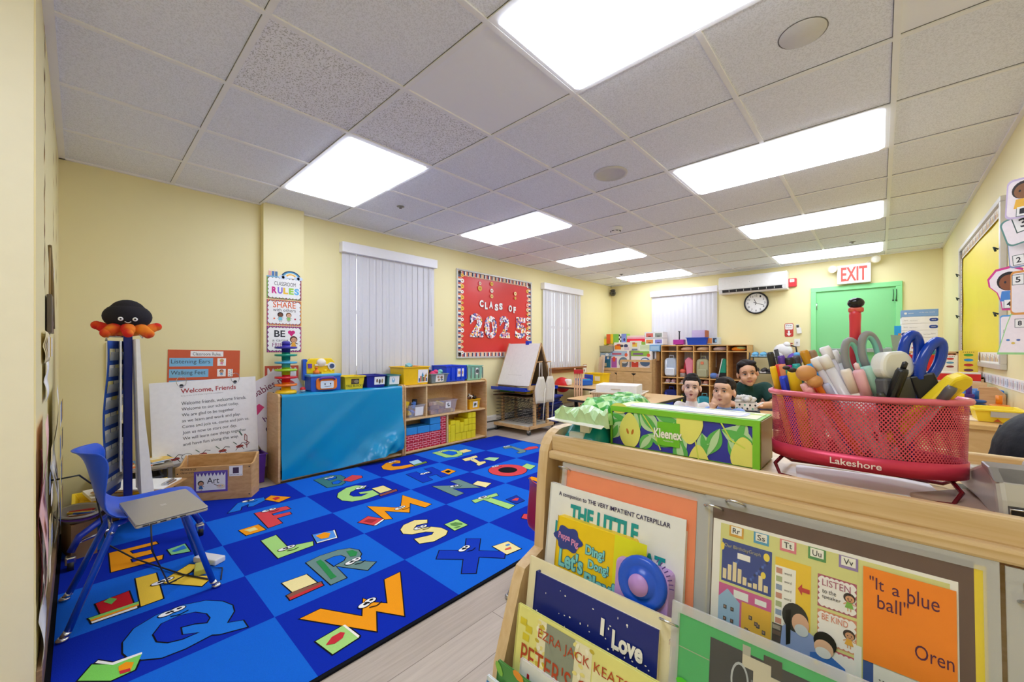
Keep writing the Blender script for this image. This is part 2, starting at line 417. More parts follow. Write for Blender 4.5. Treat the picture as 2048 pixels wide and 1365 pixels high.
# green exit door in its frame
GD = mat('green_door_paint', '86d68f', .4, var=.03, scale=3); GF = mat('green_frame_paint', '8fe39a', .35, var=.03, scale=3)
b = MB(); x0, x1, zt = -.785, .215, 2.078
b.box((x0, YB - .03, 0), (x0 + .065, YB, zt - .065), GF).box((x1 - .065, YB - .03, 0), (x1, YB, zt - .065), GF).box((x0, YB - .03, zt - .065), (x1, YB, zt), GF)
fr = b.obj('door_1', kind='structure', bev=.004)
MB().box((x0 + .065, YB - .006, .01), (x1 - .065, YB - .001, zt - .065), GD).obj('door_leaf', fr)
MB().box((x0 + .1, YB - .075, 1.11), (x1 - .1, YB - .03, 1.165), M('a9b4b0', .35, metal=.7)).box((x0 + .11, YB - .03, 1.1), (x0 + .17, YB - .006, 1.18), M('a9b4b0', .35, metal=.7)).box((x1 - .17, YB - .03, 1.1), (x1 - .11, YB - .006, 1.18), M('a9b4b0', .35, metal=.7)).obj('panic_bar', fr, label='grey push bar', bev=.006)
for z in (1.75, .3): MB().cyl((x0 + .07, YB - .012, z), (x0 + .07, YB - .012, z + .1), .008, CHROME).obj('hinge', fr)
kk = MB()
for q in (0, .03): kk.tube([(x1 - .09 + q, YB - .035, 1.97), (x1 - .088 + q, YB - .037, 1.9), (x1 - .092 + q, YB - .036, 1.83)], .004, M('1d4a2a', .5)); kk.ball((x1 - .092 + q, YB - .036, 1.82), .011, M('1d4a2a', .5))
kk.obj('hanging_cord', fr, label='dark green cords')
# marks on the left wall: rust stains with a shape of their own
st = MB(); ST = M('8a5a2c', .8); ST2 = M('c79a52', .8)
for i in range(26):
    x = -3.98 + (i % 3) * .33 + rnd.uniform(-.05, .05); z = 2.35 - i * .04 + rnd.uniform(-.03, .03)
    if i % 3 == 2: x = -2.9 + rnd.uniform(-.03, .03)
    w = rnd.uniform(.012, .03)
    st.poly([(x - w * .5, z), (x + w * .1, z - w * 1.5), (x + w * .5, z + w * .2), (x + w * .1, z + w * 1.9)], ST if i % 2 else ST2)
st = None
SB = MB()
for i in range(34):
    x = (.1, .14, .95, 1.32, .12)[i % 5] + rnd.uniform(-.02, .02); z = 2.42 - (i / 34) * 1.05 + rnd.uniform(-.04, .04); w = rnd.uniform(.012, .024)
    SB.poly([(x - w, z), (x, z - w * 2.2), (x + w, z), (x, z + w * 2.6)], ST if i % 3 else ST2, .0006)
SB.obj('trim_4', kind='structure', mtx=wallm((-2.4, YA, 0), '+y'))
# ---------------------------------------------------------------- on the window wall
def doodle(b, x, y, h, hair, dress, skin='d9a27c', z=.001):
    """small printed child: h tall, feet at x, y"""
    b.rect(x - h * .09, y, h * .05, h * .2, M(skin, .7), z).rect(x + h * .04, y, h * .05, h * .2, M(skin, .7), z)
    b.poly([(x - h * .2, y + h * .18), (x + h * .2, y + h * .18), (x + h * .1, y + h * .52), (x - h * .1, y + h * .52)], M(dress, .7), z + .0003)
    b.line([(x - h * .08, y + h * .48), (x - h * .26, y + h * .34)], h * .06, M(skin, .7), z).line([(x + h * .08, y + h * .48), (x + h * .28, y + h * .4)], h * .06, M(skin, .7), z)
    b.ell(x, y + h * .74, h * .27, h * .27, M(hair, .7), z + .0002).ell(x + h * .02, y + h * .69, h * .2, h * .19, M(skin, .7), z + .0006)
    for q in (-.06, .1): b.ell(x + h * q, y + h * .7, h * .025, h * .035, INK, z + .0009, 8)
    b.line([(x - h * .04, y + h * .6), (x + h * .02, y + h * .58), (x + h * .08, y + h * .6)], h * .02, INK, z + .0009)
def zig(b, x, y, w, h, c1, c2, z, n=12):
    b.rect(x, y, w, h, M(c1, .7), z)
    for i in range(n):
        a = w * i / n; k = w / n
        b.poly([(x + a, y), (x + a + k * .5, y), (x + a + k * .5 + .0, y + h), (x + a, y + h)], M(c2, .7), z + .0002)
def rule_poster(label, m, w, h, c1, c2, draw, top=False):
    b = sheet('', '', '', w, h, M(c1, .7), m)
    zig(b, 0, 0, w, h, c1, c2, .0003, 16)
    b.scallop(w * .05, h * .07, w * .9, h * .86, M('3a3340', .7), .0007, 9, 5, .3).scallop(w * .06, h * .085, w * .88, h * .83, WHITE, .001, 9, 5, .3)
    draw(b)
    return b.obj('poster', label=label, cat='poster', group='classroom rule posters on the pillar', mtx=m)
def d_rules(b):
    b.text('CLASSROOM', .06, .125, .18, .035, INK, .0014)
    for i, (ch, c) in enumerate(zip('RULES', ('d01f86', '8b6fd0', 'f0c23a', '9bd04a', '63b7e6'))): b.text(ch, .04 + i * .047, .05, .042, .06, M(c, .6), .0014, .05)
    for i, c in enumerate(('274a6d', '4fa2c9', 'efe3c0', 'f1b22f', 'f3f0ea')):
        r = .085 - i * .012; b.ell(.2, .2, r, r * .82, M(c, .7), .0012 + i * .0003, 20, 0, PI)
    for x in (.12, .145, .25, .275): b.ell(x, .205, .025, .017, M('cfdff0', .7), .003)
    for i, c in enumerate(('e3a7a0', '4a76b5', '5d7fa0')):
        b.rect(.015 + i * .026, .2, .02, .05, M(c, .7), .0012).poly([(.015 + i * .026, .25), (.035 + i * .026, .25), (.025 + i * .026, .275)], M('efe0c8', .7), .0012)
    b.rect(.0, .195, .2, .012, M('7fb2d0', .7), .0022)
rule_poster('classroom rules poster with rainbow top, uppermost on the pillar', wallm((-4.078, 1.135, 1.612), '+x'), .29, .205, 'a52a62', '7fb24a', d_rules)
def d_share(b):
    b.text('SHARE', .05, .16, .19, .055, M('e0662f', .7), .0014, .01).text('with others', .05, .125, .19, .03, INK, .0014)
    doodle(b, .11, .03, .09, '241a18', '7fc7d6', '7a4a30'); doodle(b, .18, .03, .088, '7a5230', '8fc46a', 'e8b892')
    for x, c in ((.06, 'e0662f'), (.235, 'c03048')): b.ell(x, .06, .008, .008, M(c, .7), .0014, 8)
rule_poster('orange bordered sharing poster, second of the three on the pillar', wallm((-4.078, 1.135, 1.373), '+x'), .29, .232, 'e39a3c', 'b0507a', d_share)
def d_be(b):
    b.text('BE', .06, .14, .09, .06, INK, .0014, .02)
    b.ell(.19, .185, .017, .017, M('d41f78', .6), .0014).ell(.217, .185, .017, .017, M('d41f78', .6), .0014).poly([(.174, .181), (.233, .181), (.203, .145)], M('d41f78', .6), .0016)
    b.text('a caring', .045, .09, .13, .03, INK, .0014).text('FRIEND', .045, .05, .15, .035, M('8c2f6a', .7), .0014); doodle(b, .222, .03, .12, '5a3520', 'e9a83a')
rule_poster('pink striped caring friend poster behind the toy tower', wallm((-4.078, 1.135, 1.125), '+x'), .29, .24, 'c85f92', '7a3f6f', d_be)
b = sheet('', '', '', .28, .2, M('c8553c', .7), None); b.rect(.02, .02, .24, .16, WHITE, .0004)
for i in range(6): b.poly([(.03 + i * .036, .18), (.066 + i * .036, .18), (.048 + i * .036, .145)], M('d0603f', .7), .0008)
b.obj('poster', label='small red bordered card on the pillar, lowest, behind the handwritten chart', cat='poster', mtx=wallm((-4.078, 1.12, .8), '+x'))
# red class board
BX, BY0, BY1, BZ0, BZ1 = XW, 3.363, 4.897, 1.03, 2.227
t = thing('bulletin_board', 'red class of 2025 bulletin board with pencil border between the two blinds', 'bulletin board', mtx=wallm((XW + .001, BY0, BZ0), '+x'))
w, h = BY1 - BY0, BZ1 - BZ0
AL = M('c9c7c0', .4, metal=.3)
f = MB()
frame4(f, w, h, .022, 0, .024, AL)
f.obj('frame', t, bev=.003)
REDP = mat('red_board_paper', 'd8342f', .28, var=.08, scale=2.5, bump=.35)
pb = MB(); N = 14
for i in range(N + 1):
    for j in range(11):
        x, y = .02 + (w - .04) * i / N, .02 + (h - .04) * j / 10
        pb.v.append((x, y, .004 + .004 * math.sin(x * 7 + y * 4) * math.sin(y * 5 - x * 3 + 1)))
pb.mats = [REDP]
for i in range(N):
    for j in range(10): a = i * 11 + j; pb.f.append((a, a + 11, a + 12, a + 1)); pb.m.append(0); pb.sm.append(True)
pb.obj('red_paper', t)
bd = None; cs = ('f0b98a', '2f3a5a', 'e9e4da', 'd86a55', '3b4a7a', 'f6f2ea', 'e07a4c', '56607a', 'f3e3c4')
def pencils(x, y, L, dirx, n):
    for i in range(n):
        c = M(cs[i % len(cs)], .7); q = L / n
        if dirx == 'u': bd.rect(x + i * q, y, q * .92, .05, c, .0135).poly([(x + i * q, y + .05), (x + i * q + q * .92, y + .05), (x + i * q + q * .46, y + .068)], M('f3d9b8', .7), .0135)
        if dirx == 'd': bd.rect(x + i * q, y + .018, q * .92, .05, c, .0135).poly([(x + i * q, y + .018), (x + i * q + q * .92, y + .018), (x + i * q + q * .46, y)], M('f3d9b8', .7), .0135)
        if dirx == 'r': bd.rect(x, y + i * q, .05, q * .92, c, .0135).poly([(x + .05, y + i * q), (x + .05, y + i * q + q * .92), (x + .068, y + i * q + q * .46)], M('f3d9b8', .7), .0135)
        if dirx == 'l': bd.rect(x + .018, y + i * q, .05, q * .92, c, .0135).poly([(x + .018, y + i * q), (x + .018, y + i * q + q * .92), (x, y + i * q + q * .46)], M('f3d9b8', .7), .0135)
for a_ in ((.024, .024, w - .048, 'u', 60), (.024, h - .092, w - .048, 'd', 60), (.024, .03, h - .06, 'r', 46), (w - .092, .03, h - .06, 'l', 46)):
    bd = MB(); pencils(*a_); bd.obj('border_strip', t, label='pencil pattern border strip')
def tagd(x, y, r, c, k=0): MB().ell(x, y, r, r, M(c, .6), .0145 + k, 14).ell(x, y, r * .55, r * .3, M('b98a3a', .6), .0152 + k, 10).obj('round_tag', t)
for i in range(15):
    for x in (.1, w - .1):
        r = rnd.choice((.018, .024, .03)); c = rnd.choice(('f6f4f0', 'f1c44e', 'f6f4f0', 'e9d8a0', 'f4a8a0'))
        tagd(x, .08 + i * (h - .16) / 14, r, c, .0004 * (i % 3))
for x, y, r, c in ((.42, h - .15, .025, 'f3d8d0'), (.42, h - .22, .038, 'e0b84a'), (.65, h - .13, .03, 'f0c850'), (.65, h - .23, .03, 'f6f0ec'), (.65, h - .31, .03, 'e8c878'), (1.15, h - .22, .03, 'f3dc9a'), (1.15, h - .29, .022, 'e0b84a')):
    tagd(x, y, r, c)
for ch, x, y in zip('CLASSOF', (.41, .51, .595, .705, .795, 1.0, 1.105), (.715, .69, .71, .685, .705, .69, .675)):
    wd = .055 if ch in 'LF' else .075
    MB().text(ch, x, y, wd, .1, WHITE, .016, .06).text(ch, x + .004, y - .004, wd, .1, M('8a1f1c', .7), .0155, .06).obj('title_letter', t)  # dark red offset copy paints a shadow behind each letter
def mosaic():
    m = bpy.data.materials.new('torn_paper_mosaic'); m.use_nodes = True; nt = m.node_tree; p = nt.nodes['Principled BSDF']
    tc = nt.nodes.new('ShaderNodeTexCoord'); v = nt.nodes.new('ShaderNodeTexVoronoi'); v.inputs['Scale'].default_value = 42
    r = nt.nodes.new('ShaderNodeValToRGB'); r.color_ramp.interpolation = 'CONSTANT'
    for i, c in enumerate(('f4f2f0', '2a2740', 'f0c04a', 'f6f0f0', '5a6cb0', 'e8805a', 'f4f4f4', '7a4a90', 'e9a0b0')):
        e = r.color_ramp.elements[i] if i < 2 else r.color_ramp.elements.new(i / 9)
        e.position = i / 9; e.color = lin(c)
    sp = nt.nodes.new('ShaderNodeSeparateColor')
    nt.links.new(tc.outputs['Object'], v.inputs['Vector']); nt.links.new(v.outputs['Color'], sp.inputs[0]); nt.links.new(sp.outputs[0], r.inputs[0]); nt.links.new(r.outputs[0], p.inputs['Base Color'])
    return m
MOS = mosaic()
for ch, x, wd in zip('2025', (.235, .505, .81, 1.15), (.25, .25, .22, .25)):
    vs, fs, _ = glyphs(ch, .055); hh, y0 = .33, (.29 if ch != '0' else .275)
    d = MB(); d.add([(x + a * wd, y0 + c * hh, .012) for a, c in vs], fs, MOS); d.obj('digit', t, solid=.006)
# small things on this wall
b = MB()
b.box((XW, 3.6, .02), (-4.09, 7.1, .035), GREY).box((XW, 3.6, .14), (-4.1, 7.1, .19), M('e6e3dc', .4)).prism([(-4.1, .19), (-4.13, .2), (-4.165, .2), (-4.165, .19)], 3.6, 7.1, M('e6e3dc', .4), 'y').box((-4.105, 3.6, .03), (-4.1, 7.1, .14), M('e0ddd5', .4)).box((XW, 3.6, .118), (-4.096, 7.1, .135), M('33322f', .7))
b.obj('baseboard_heater', label='white baseboard heater along the floor behind the easel', cat='heater', bev=.003)
t = thing('security_camera', 'dark dome camera high in the far left corner', 'camera', (-4.09, 7.42, 2.33))
MB().lathe([(.05, .0), (.05, .02), (.03, .03)], M('5c5a55', .5), (0, 0, .03), 16).obj('mount', t)
MB().ball((0, 0, -.02), .06, M('4a4844', .35)).ball((.03, -.035, -.035), .025, M('0c0c0e', .15)).obj('camera_ball', t)
b = sheet('', '', '', .13, .17, M('d8b27a', .7), None); b.rect(.012, .012, .106, .146, M('f2efe6', .7), .0004).text('...', .03, .1, .07, .012, INK, .0008); b.ell(.04, .05, .02, .025, M('8a8f7a', .7), .0008)
b.obj('notice_card', label='small framed card on the wall right of the brown window sill', cat='card', mtx=wallm((XW + .003, 6.42, .7), '+x'))
b = MB().prism(rbox(0, 0, .075, .115, .006), 0, .006, M('efe9d6', .4)).prism(rbox(0, .025, .035, .03, .01), .006, .008, M('e2dbc4', .4)).prism(rbox(0, -.025, .035, .03, .01), .006, .008, M('e2dbc4', .4))
b.obj('wall_outlet', label='cream wall outlet between the toy shelf and the easel', cat='outlet', mtx=wallm((XW + .001, 3.75, .42), '+x'))
# orange rules poster on the wall behind the welcome chart
m = wallm((XW + .003, .462, .62), '+x', 0, -.02)
b = sheet('', '', '', .48, .53, M('cf5a33', .55), m)
b.rect(.14, .475, .22, .045, PAPER, .0005).text('Classroom Rules.', .155, .484, .19, .026, INK, .001)
for y, s_, wd in ((.395, 'Listening Ears', .28), (.305, 'Walking Feet', .25), (.215, 'Inside Voices', .27)):
    b.rect(.01, y, wd, .068, M('7fbbe0', .6), .0005).text(s_, .02, y + .014, wd - .03, .042, M('3f4a55', .7), .001)
    b.rect(.32, y + .002, .06, .064, PAPER, .0005)
    doodle(b, .35, y + .006, .055, 'd9b04a' if y > .35 else '7a5230', 'e58aa8' if y > .35 else '6aa0d8')
b.rect(.395, .305, .035, .064, PAPER, .0005)
for q in range(6): b.ell(.405 + (q % 2) * .015, .315 + q * .009, .004, .004, M('35549a', .7), .001, 6)
b.obj('rules_poster', label='orange classroom rules poster with blue strips taped on the yellow wall', cat='poster', mtx=m)
# framed black tablet-like frame edge on the wall behind the pocket chart
MB().box((0, 0, 0), (.1, .34, .012), M('d9d3bc', .5)).box((.03, .01, .012), (.1, .33, .03), M('1c1b1d', .5)).obj('wall_tablet', label='narrow black tablet like panel on the wall just left of the blue pocket chart', cat='tablet', mtx=wallm((XW + .002, .13, .86), '+x'), bev=.002)
# ---------------------------------------------------------------- things on the left wall
def lw(x, z, dy=.002): return wallm((x, YA + dy, z), '+y')
def curl(name, label, cat, x, z, w, h, m, amp, draw=None, group=None, k=10):
    """a paper that bellies off the left wall"""
    b = MB(); vs = []
    for i in range(k + 1):
        q = i / k
        for j in (0, 1): vs.append((w * j, h * q, amp * abs(math.sin(PI * (q * 1.5 + .2))) * (1 - .4 * j) + .001))
    b.add(vs, [(2 * i, 2 * i + 1, 2 * i + 3, 2 * i + 2) for i in range(k)], m, True)
    if draw: draw(b)
    return b.obj(name, label=label, cat=cat, group=group, mtx=lw(x, z), solid=.001)
t = thing('hanging_plaque', 'dark grey wooden plaque hanging from twine on the left wall', 'plaque', mtx=lw(-2.55, 1.22, .004))
MB().box((0, 0, 0), (.2, .16, .015), wood('grey_plaque_wood', '4f463c', '6e6356')).obj('board', t, bev=.003)
MB().text('home', .03, .08, .14, .04, M('9d958a', .8), .0156).ell(.1, .04, .03, .012, M('9d958a', .8), .0156).obj('lettering', t, label='faded lettering')
MB().tube([(.02, .16, .008), (.1, .38, .006), (.18, .16, .008)], .003, M('a58a5c', .9)).tube([(.1, .38, .006), (.11, .2, .012), (.13, .02, .014)], .006, M('7d6840', .9)).obj('twine', t)
curl('paper_sheet', 'white curling paper taped high on the left wall beside the twine', 'paper', -2.9, 1.28, .2, .3, M('efeae0', .7), .012)
curl('paper_sheet', 'yellow and white printed strip below the plaque on the left wall', 'paper', -2.3, 1.1, .45, .12, M('e9dcae', .7), .008, lambda b: [b.rect(.05 + i * .12, .02, .07, .08, M(c, .7), .014) for i, c in enumerate(('f5f2ea', 'c9a658', 'e2e4ec'))])
curl('paper_sheet', 'plain white note taped on the left wall below the printed strip', 'paper', -2.35, .95, .26, .15, PAPER, .01)
curl('paper_chart', 'pink edged hanging chart with photos low on the left wall', 'chart', -2.06, .3, .34, .6, M('e6b9b4', .7), .02, lambda b: [b.rect(.05 + (i % 2) * .14, .05 + i * .075, .1, .06, M(c, .7), .024) for i, c in enumerate(('e6dcc0', '9aa2b8', 'd8c080', 'f2eee6', '6f7a96', 'e3d5a0'))])
curl('paper_chart', 'white photo chart curling off the left wall near the corner', 'chart', -2.75, .28, .5, .68, M('e8e4da', .7), .03, lambda b: [b.rect(.04 + (i % 3) * .15, .06 + (i // 3) * .15, .12, .1, M(c, .7), .034) for i, c in enumerate(('5a6a90', 'd8b84a', '8a6a50', 'e8d890', '4a5f8a', 'b89a58', '7c8fb0', 'e0c070', '5c5048', 'd9d2c0', '4f6390', 'c9a24a'))])
curl('paper_strip', 'pale strip chart reaching down to the brown baseboard of the left wall', 'paper', -2.05, .1, .3, .3, M('e4e2df', .7), .014)
curl('dark_red_cloth', 'dark red cloth hanging behind the pink chart at the doorway edge', 'cloth', -2.032, .32, .03, .5, M('5a1220', .8), .012)
RUGART = """d8474d|-3.215,0.82 -3.188,1.013 -3.116,1.017 -3.115,0.895 -3.073,0.896 -3.056,0.992 -3.011,0.989 -3.007,0.898 -2.898,0.896 -2.884,0.813
a6d67c|-2.724,0.729 -2.739,0.812 -2.53,0.808 -2.488,0.932 -2.435,0.915 -2.426,0.73
6c8a86|-2.266,0.815 -2.283,0.892 -2.275,0.986 -2.246,1.041 -2.191,1.067 -2.136,1.057 -2.1,1.027 -2.086,1.003 -1.998,1.069 -1.955,1.001 -2.117,0.906 -1.967,0.897 -1.965,0.82
H1|-2.211,0.895 -2.217,0.941 -2.203,0.971 -2.163,0.98 -2.137,0.958 -2.126,0.914 -2.12,0.9
2f8a4c~|-2.234,0.854 -2.24,0.879 -2.194,0.881 -2.053,0.868 -2.011,0.868 -2.009,0.838 -2.098,0.845
2f8a4c~|-2.225,1.014 -2.213,1.043 -2.17,1.053 -2.135,1.027 -2.151,1.001
f39a1a|-1.813,0.628 -1.816,0.713 -1.632,0.813 -1.746,0.873 -1.688,0.891 -1.632,0.93 -1.813,1.017 -1.815,1.103 -1.504,0.934 -1.622,0.869 -1.504,0.808
1f74d8|-3.353,0.697 -3.51,0.787 -3.539,0.845 -3.504,0.958 -3.432,0.943 -3.367,0.85 -3.379,0.821 -3.434,0.841 -3.413,0.79 -3.347,0.768
a6d67c|-3.178,1.605 -3.243,1.561 -3.244,1.478 -3.174,1.38 -3.092,1.338 -2.998,1.334 -2.922,1.375 -2.893,1.471 -2.911,1.586 -3.033,1.597 -3.066,1.496 -3.027,1.491 -2.996,1.543 -2.972,1.473 -3.012,1.427 -3.067,1.42 -3.127,1.458 -3.153,1.523 -3.12,1.571
3f7a7a|-3.655,1.378 -3.674,1.535 -3.612,1.592 -3.515,1.591 -3.464,1.552 -3.387,1.533 -3.342,1.483 -3.363,1.376
H0|-3.613,1.459 -3.634,1.518 -3.589,1.545 -3.543,1.522 -3.539,1.463
H0|-3.468,1.458 -3.483,1.515 -3.43,1.522 -3.393,1.475 -3.417,1.442
f39a1a|-3.63,2.21 -3.682,2.181 -3.66,2.07 -3.585,1.978 -3.493,1.945 -3.41,1.977 -3.367,2.075 -3.366,2.204 -3.443,2.214 -3.461,2.107 -3.501,2.055 -3.564,2.066 -3.593,2.115 -3.556,2.165
a6d67c|-3.644,2.612 -3.656,2.793 -3.582,2.86 -3.429,2.861 -3.335,2.783 -3.318,2.704 -3.38,2.598
H1|-3.577,2.693 -3.58,2.792 -3.49,2.82 -3.414,2.775 -3.403,2.702 -3.48,2.683
ead98e|-3.207,2.672 -3.208,2.867 -3.143,2.833 -3.138,2.776 -2.997,2.73 -2.979,2.786 -2.932,2.75 -2.907,2.633 -2.952,2.645 -2.977,2.677 -3.115,2.708 -3.129,2.65
6c8a86|-3.244,3.313 -3.236,3.433 -2.961,3.391 -2.911,3.334 -2.919,3.246 -2.966,3.25 -2.982,3.316 -3.158,3.37 -3.179,3.285
1238b4|-3.197,2.006 -3.195,2.11 -3.081,2.097 -3.071,2.199 -3.215,2.214 -3.208,2.297 -2.883,2.256 -2.89,2.17 -2.989,2.191 -2.999,2.097 -2.89,2.076 -2.887,1.977
6c8a86|-2.756,1.979 -2.6,2.151 -2.746,2.157 -2.732,2.24 -2.434,2.223 -2.589,2.056 -2.439,2.05 -2.43,1.964
f39a1a|-2.752,1.408 -2.578,1.532 -2.565,1.567 -2.757,1.699 -2.441,1.744 -2.425,1.677 -2.578,1.649 -2.43,1.551 -2.584,1.448 -2.428,1.416 -2.45,1.377
ead98e|-2.238,1.565 -2.294,1.502 -2.284,1.416 -2.24,1.366 -2.179,1.347 -2.132,1.379 -2.1,1.455 -2.057,1.49 -2.035,1.457 -2.069,1.355 -1.997,1.343 -1.957,1.418 -1.971,1.515 -2.007,1.556 -2.07,1.554 -2.134,1.519 -2.162,1.441 -2.196,1.433 -2.222,1.472 -2.198,1.537
a6d67c|-2.277,1.991 -2.249,2.223 -2.202,2.199 -2.212,2.124 -1.975,2.139 -1.96,2.061 -2.222,2.06 -2.22,1.976
1238b4|-1.84,1.568 -1.779,1.623 -1.68,1.52 -1.563,1.615 -1.517,1.561 -1.629,1.475 -1.522,1.358 -1.573,1.309 -1.672,1.404 -1.783,1.307 -1.845,1.373 -1.739,1.47
f39a1a|-2.294,2.662 -2.309,2.725 -2.105,2.75 -2.029,2.699 -2.052,2.601 -2.127,2.649
d8474d|-1.791,2.009 -1.823,2.07 -1.766,2.122 -1.671,2.094 -1.633,2.009 -1.712,2.032
f39a1a|-3.185,0.113 -3.172,0.306 -3.127,0.31 -3.133,0.191 -3.077,0.2 -3.059,0.279 -3,0.278 -3.008,0.186 -2.954,0.189 -2.937,0.312 -2.88,0.303 -2.903,0.11
f0c742|-2.735,0.189 -2.725,0.263 -2.422,0.258 -2.419,0.184
f0c742|-2.612,0.278 -2.707,0.393 -2.665,0.425 -2.58,0.362 -2.501,0.433 -2.455,0.435 -2.411,0.397 -2.582,0.275
1f74d8|-2.097,0.111 -2.174,0.115 -2.249,0.151 -2.291,0.221 -2.294,0.309 -2.258,0.386 -2.194,0.436 -2.13,0.458 -2.075,0.452 -2.009,0.413 -1.978,0.463 -1.919,0.464 -1.951,0.378 -1.971,0.357 -1.954,0.272 -1.96,0.206 -2.002,0.155 -2.058,0.121
H1D|-2.143,0.2 -2.201,0.231 -2.211,0.287 -2.19,0.336 -2.142,0.366 -2.099,0.37 -2.074,0.357 -2.101,0.323 -2.117,0.278 -2.055,0.274 -2.026,0.316 -2.026,0.273 -2.043,0.233 -2.081,0.205
efe0a0|-2.154,0.665 -2.146,0.774 -2.035,0.781 -2.039,0.673
8a5a48|-2.029,0.645 -2.037,0.676 -2.025,0.798 -2.006,0.794 -2.004,0.646
c9333c|-2.004,0.646 -2.006,0.794 -1.986,0.793 -1.981,0.645
a6d67c|-1.627,0.62 -1.637,0.731 -1.523,0.745 -1.511,0.637
c8323c~|-1.576,0.638 -1.603,0.672 -1.605,0.708 -1.588,0.718 -1.566,0.699 -1.558,0.664
efe9e0|-1.637,0.731 -1.636,0.74 -1.529,0.75 -1.523,0.741
f39a1a|-2.982,0.676 -2.989,0.784 -2.87,0.793 -2.866,0.688
e8d88a~|-2.958,0.698 -2.958,0.755 -2.904,0.761 -2.9,0.716
4f8fe0|-2.578,0.964 -2.544,1.075 -2.432,1.045 -2.45,0.942
f39a1a~|-2.543,0.97 -2.555,1.025 -2.516,1.047 -2.465,1.015 -2.479,0.977
f2f0ea|-2.544,1.075 -2.544,1.084 -2.427,1.05 -2.446,0.941 -2.458,0.945 -2.438,1.048
f39a1a|-3.449,0.948 -3.508,1.005 -3.359,1.098 -3.311,1.002
c8323c~|-3.431,0.992 -3.439,1.03 -3.395,1.037 -3.374,0.996
d8474d|-3.456,1.539 -3.533,1.663 -3.455,1.712 -3.404,1.693 -3.37,1.576
ead98e|-3.074,1.613 -3.071,1.71 -2.93,1.709 -2.927,1.605
8a4a48|-2.899,1.58 -2.917,1.739 -2.874,1.723 -2.862,1.574
a9cfe0|-3.527,2.247 -3.534,2.356 -3.409,2.327 -3.404,2.222
6f8a3c|-3.404,2.222 -3.418,2.375 -3.367,2.354 -3.355,2.203
ead98e|-3.497,2.867 -3.499,2.971 -3.39,2.965 -3.389,2.844
a9d6a0|-3.043,2.821 -3.053,2.914 -2.959,2.969 -2.909,2.851
d8474d|-3.002,3.389 -3.036,3.54 -2.988,3.622 -2.92,3.571 -2.951,3.421
f39a1a|-3.026,2.265 -3.05,2.365 -2.935,2.371 -2.901,2.262
17171a~|-2.997,2.29 -3.01,2.341 -2.962,2.337 -2.941,2.285
efdf9c|-2.544,2.237 -2.577,2.32 -2.447,2.357 -2.408,2.258
a6d67c|-2.571,2.876 -2.607,3.003 -2.491,3.001 -2.451,2.875
17349c|-2.098,2.18 -2.098,2.293 -1.981,2.255 -1.984,2.167
d8474d~|-2.055,2.193 -2.064,2.249 -2.041,2.263 -2.017,2.216
d8474d|-2.539,1.235 -2.583,1.326 -2.467,1.374 -2.422,1.283
a83038~|-2.524,1.263 -2.539,1.308 -2.484,1.341 -2.465,1.293
f2f0ea|-2.422,1.283 -2.467,1.374 -2.452,1.372 -2.412,1.294
a6d67c|-2.094,1.6 -2.094,1.701 -1.978,1.695 -1.977,1.588
5f8f4c~|-2.076,1.629 -2.067,1.665 -2.023,1.688 -2.003,1.672 -2.043,1.636 -1.989,1.65 -1.992,1.614 -2.012,1.607 -2,1.64 -2.05,1.618
efdf9c|-1.655,1.608 -1.632,1.711 -1.518,1.698 -1.532,1.597
d8604a~|-1.582,1.63 -1.576,1.672 -1.557,1.662 -1.568,1.625
4f86c8~|-1.612,1.666 -1.609,1.692 -1.592,1.689 -1.595,1.663
c81f2c|-2.595,0.049 -2.615,0.157 -2.47,0.163 -2.48,0.062
6fbf5a~|-2.583,0.074 -2.607,0.095 -2.57,0.116 -2.534,0.097
8fd06a|-2.476,0.026 -2.474,0.181 -2.451,0.18 -2.456,0.031
f39a1a|-2.456,0.031 -2.451,0.18 -2.436,0.179 -2.44,0.033
f2f0ea|-2.436,0.033 -2.435,0.173 -2.416,0.172 -2.419,0.036
7fc48a|-2.994,0.338 -3.01,0.416 -2.873,0.421 -2.902,0.344
2f74c8~|-2.951,0.35 -2.99,0.409 -2.93,0.415 -2.927,0.36
7ccf5c|-2.036,-0.003 -2.103,0.031 -2.047,0.082 -2.04,0.158 -1.956,0.133 -1.953,0.073
f2f0ea|-2.105,0.039 -2.115,0.047 -2.062,0.081 -2.051,0.159 -2.038,0.158 -2.044,0.082
f39a1a~|-2.018,0.095 -2.027,0.115 -2.004,0.134 -1.966,0.124 -1.989,0.094
c8323c~|-1.987,0.095 -1.977,0.122 -1.957,0.123 -1.966,0.096"""
RUGEYES = "-3.195,0.885 -3.196,0.923 -2.511,0.782 -2.51,0.817 -2.088,0.972 -2.096,1.008 -1.696,0.853 -1.705,0.886 -3.508,0.842 -3.506,0.868 -3.606,1.474 -3.609,1.505 -3.154,1.541 -3.167,1.585 -3.644,2.113 -3.651,2.146 -3.09,2.112 -3.089,2.16 -2.625,2.09 -2.618,2.115 -2.544,1.535 -2.55,1.567 -2.173,1.449 -2.17,1.486 -2.26,2.07 -2.257,2.099 -1.753,1.465 -1.76,1.495 -3.243,3.351 -3.237,3.394 -2.769,2.706 -2.767,2.739 -3.611,2.695 -3.128,2.744 -2.595,0.259 -2.603,0.291 -2.267,0.252 -2.271,0.29"
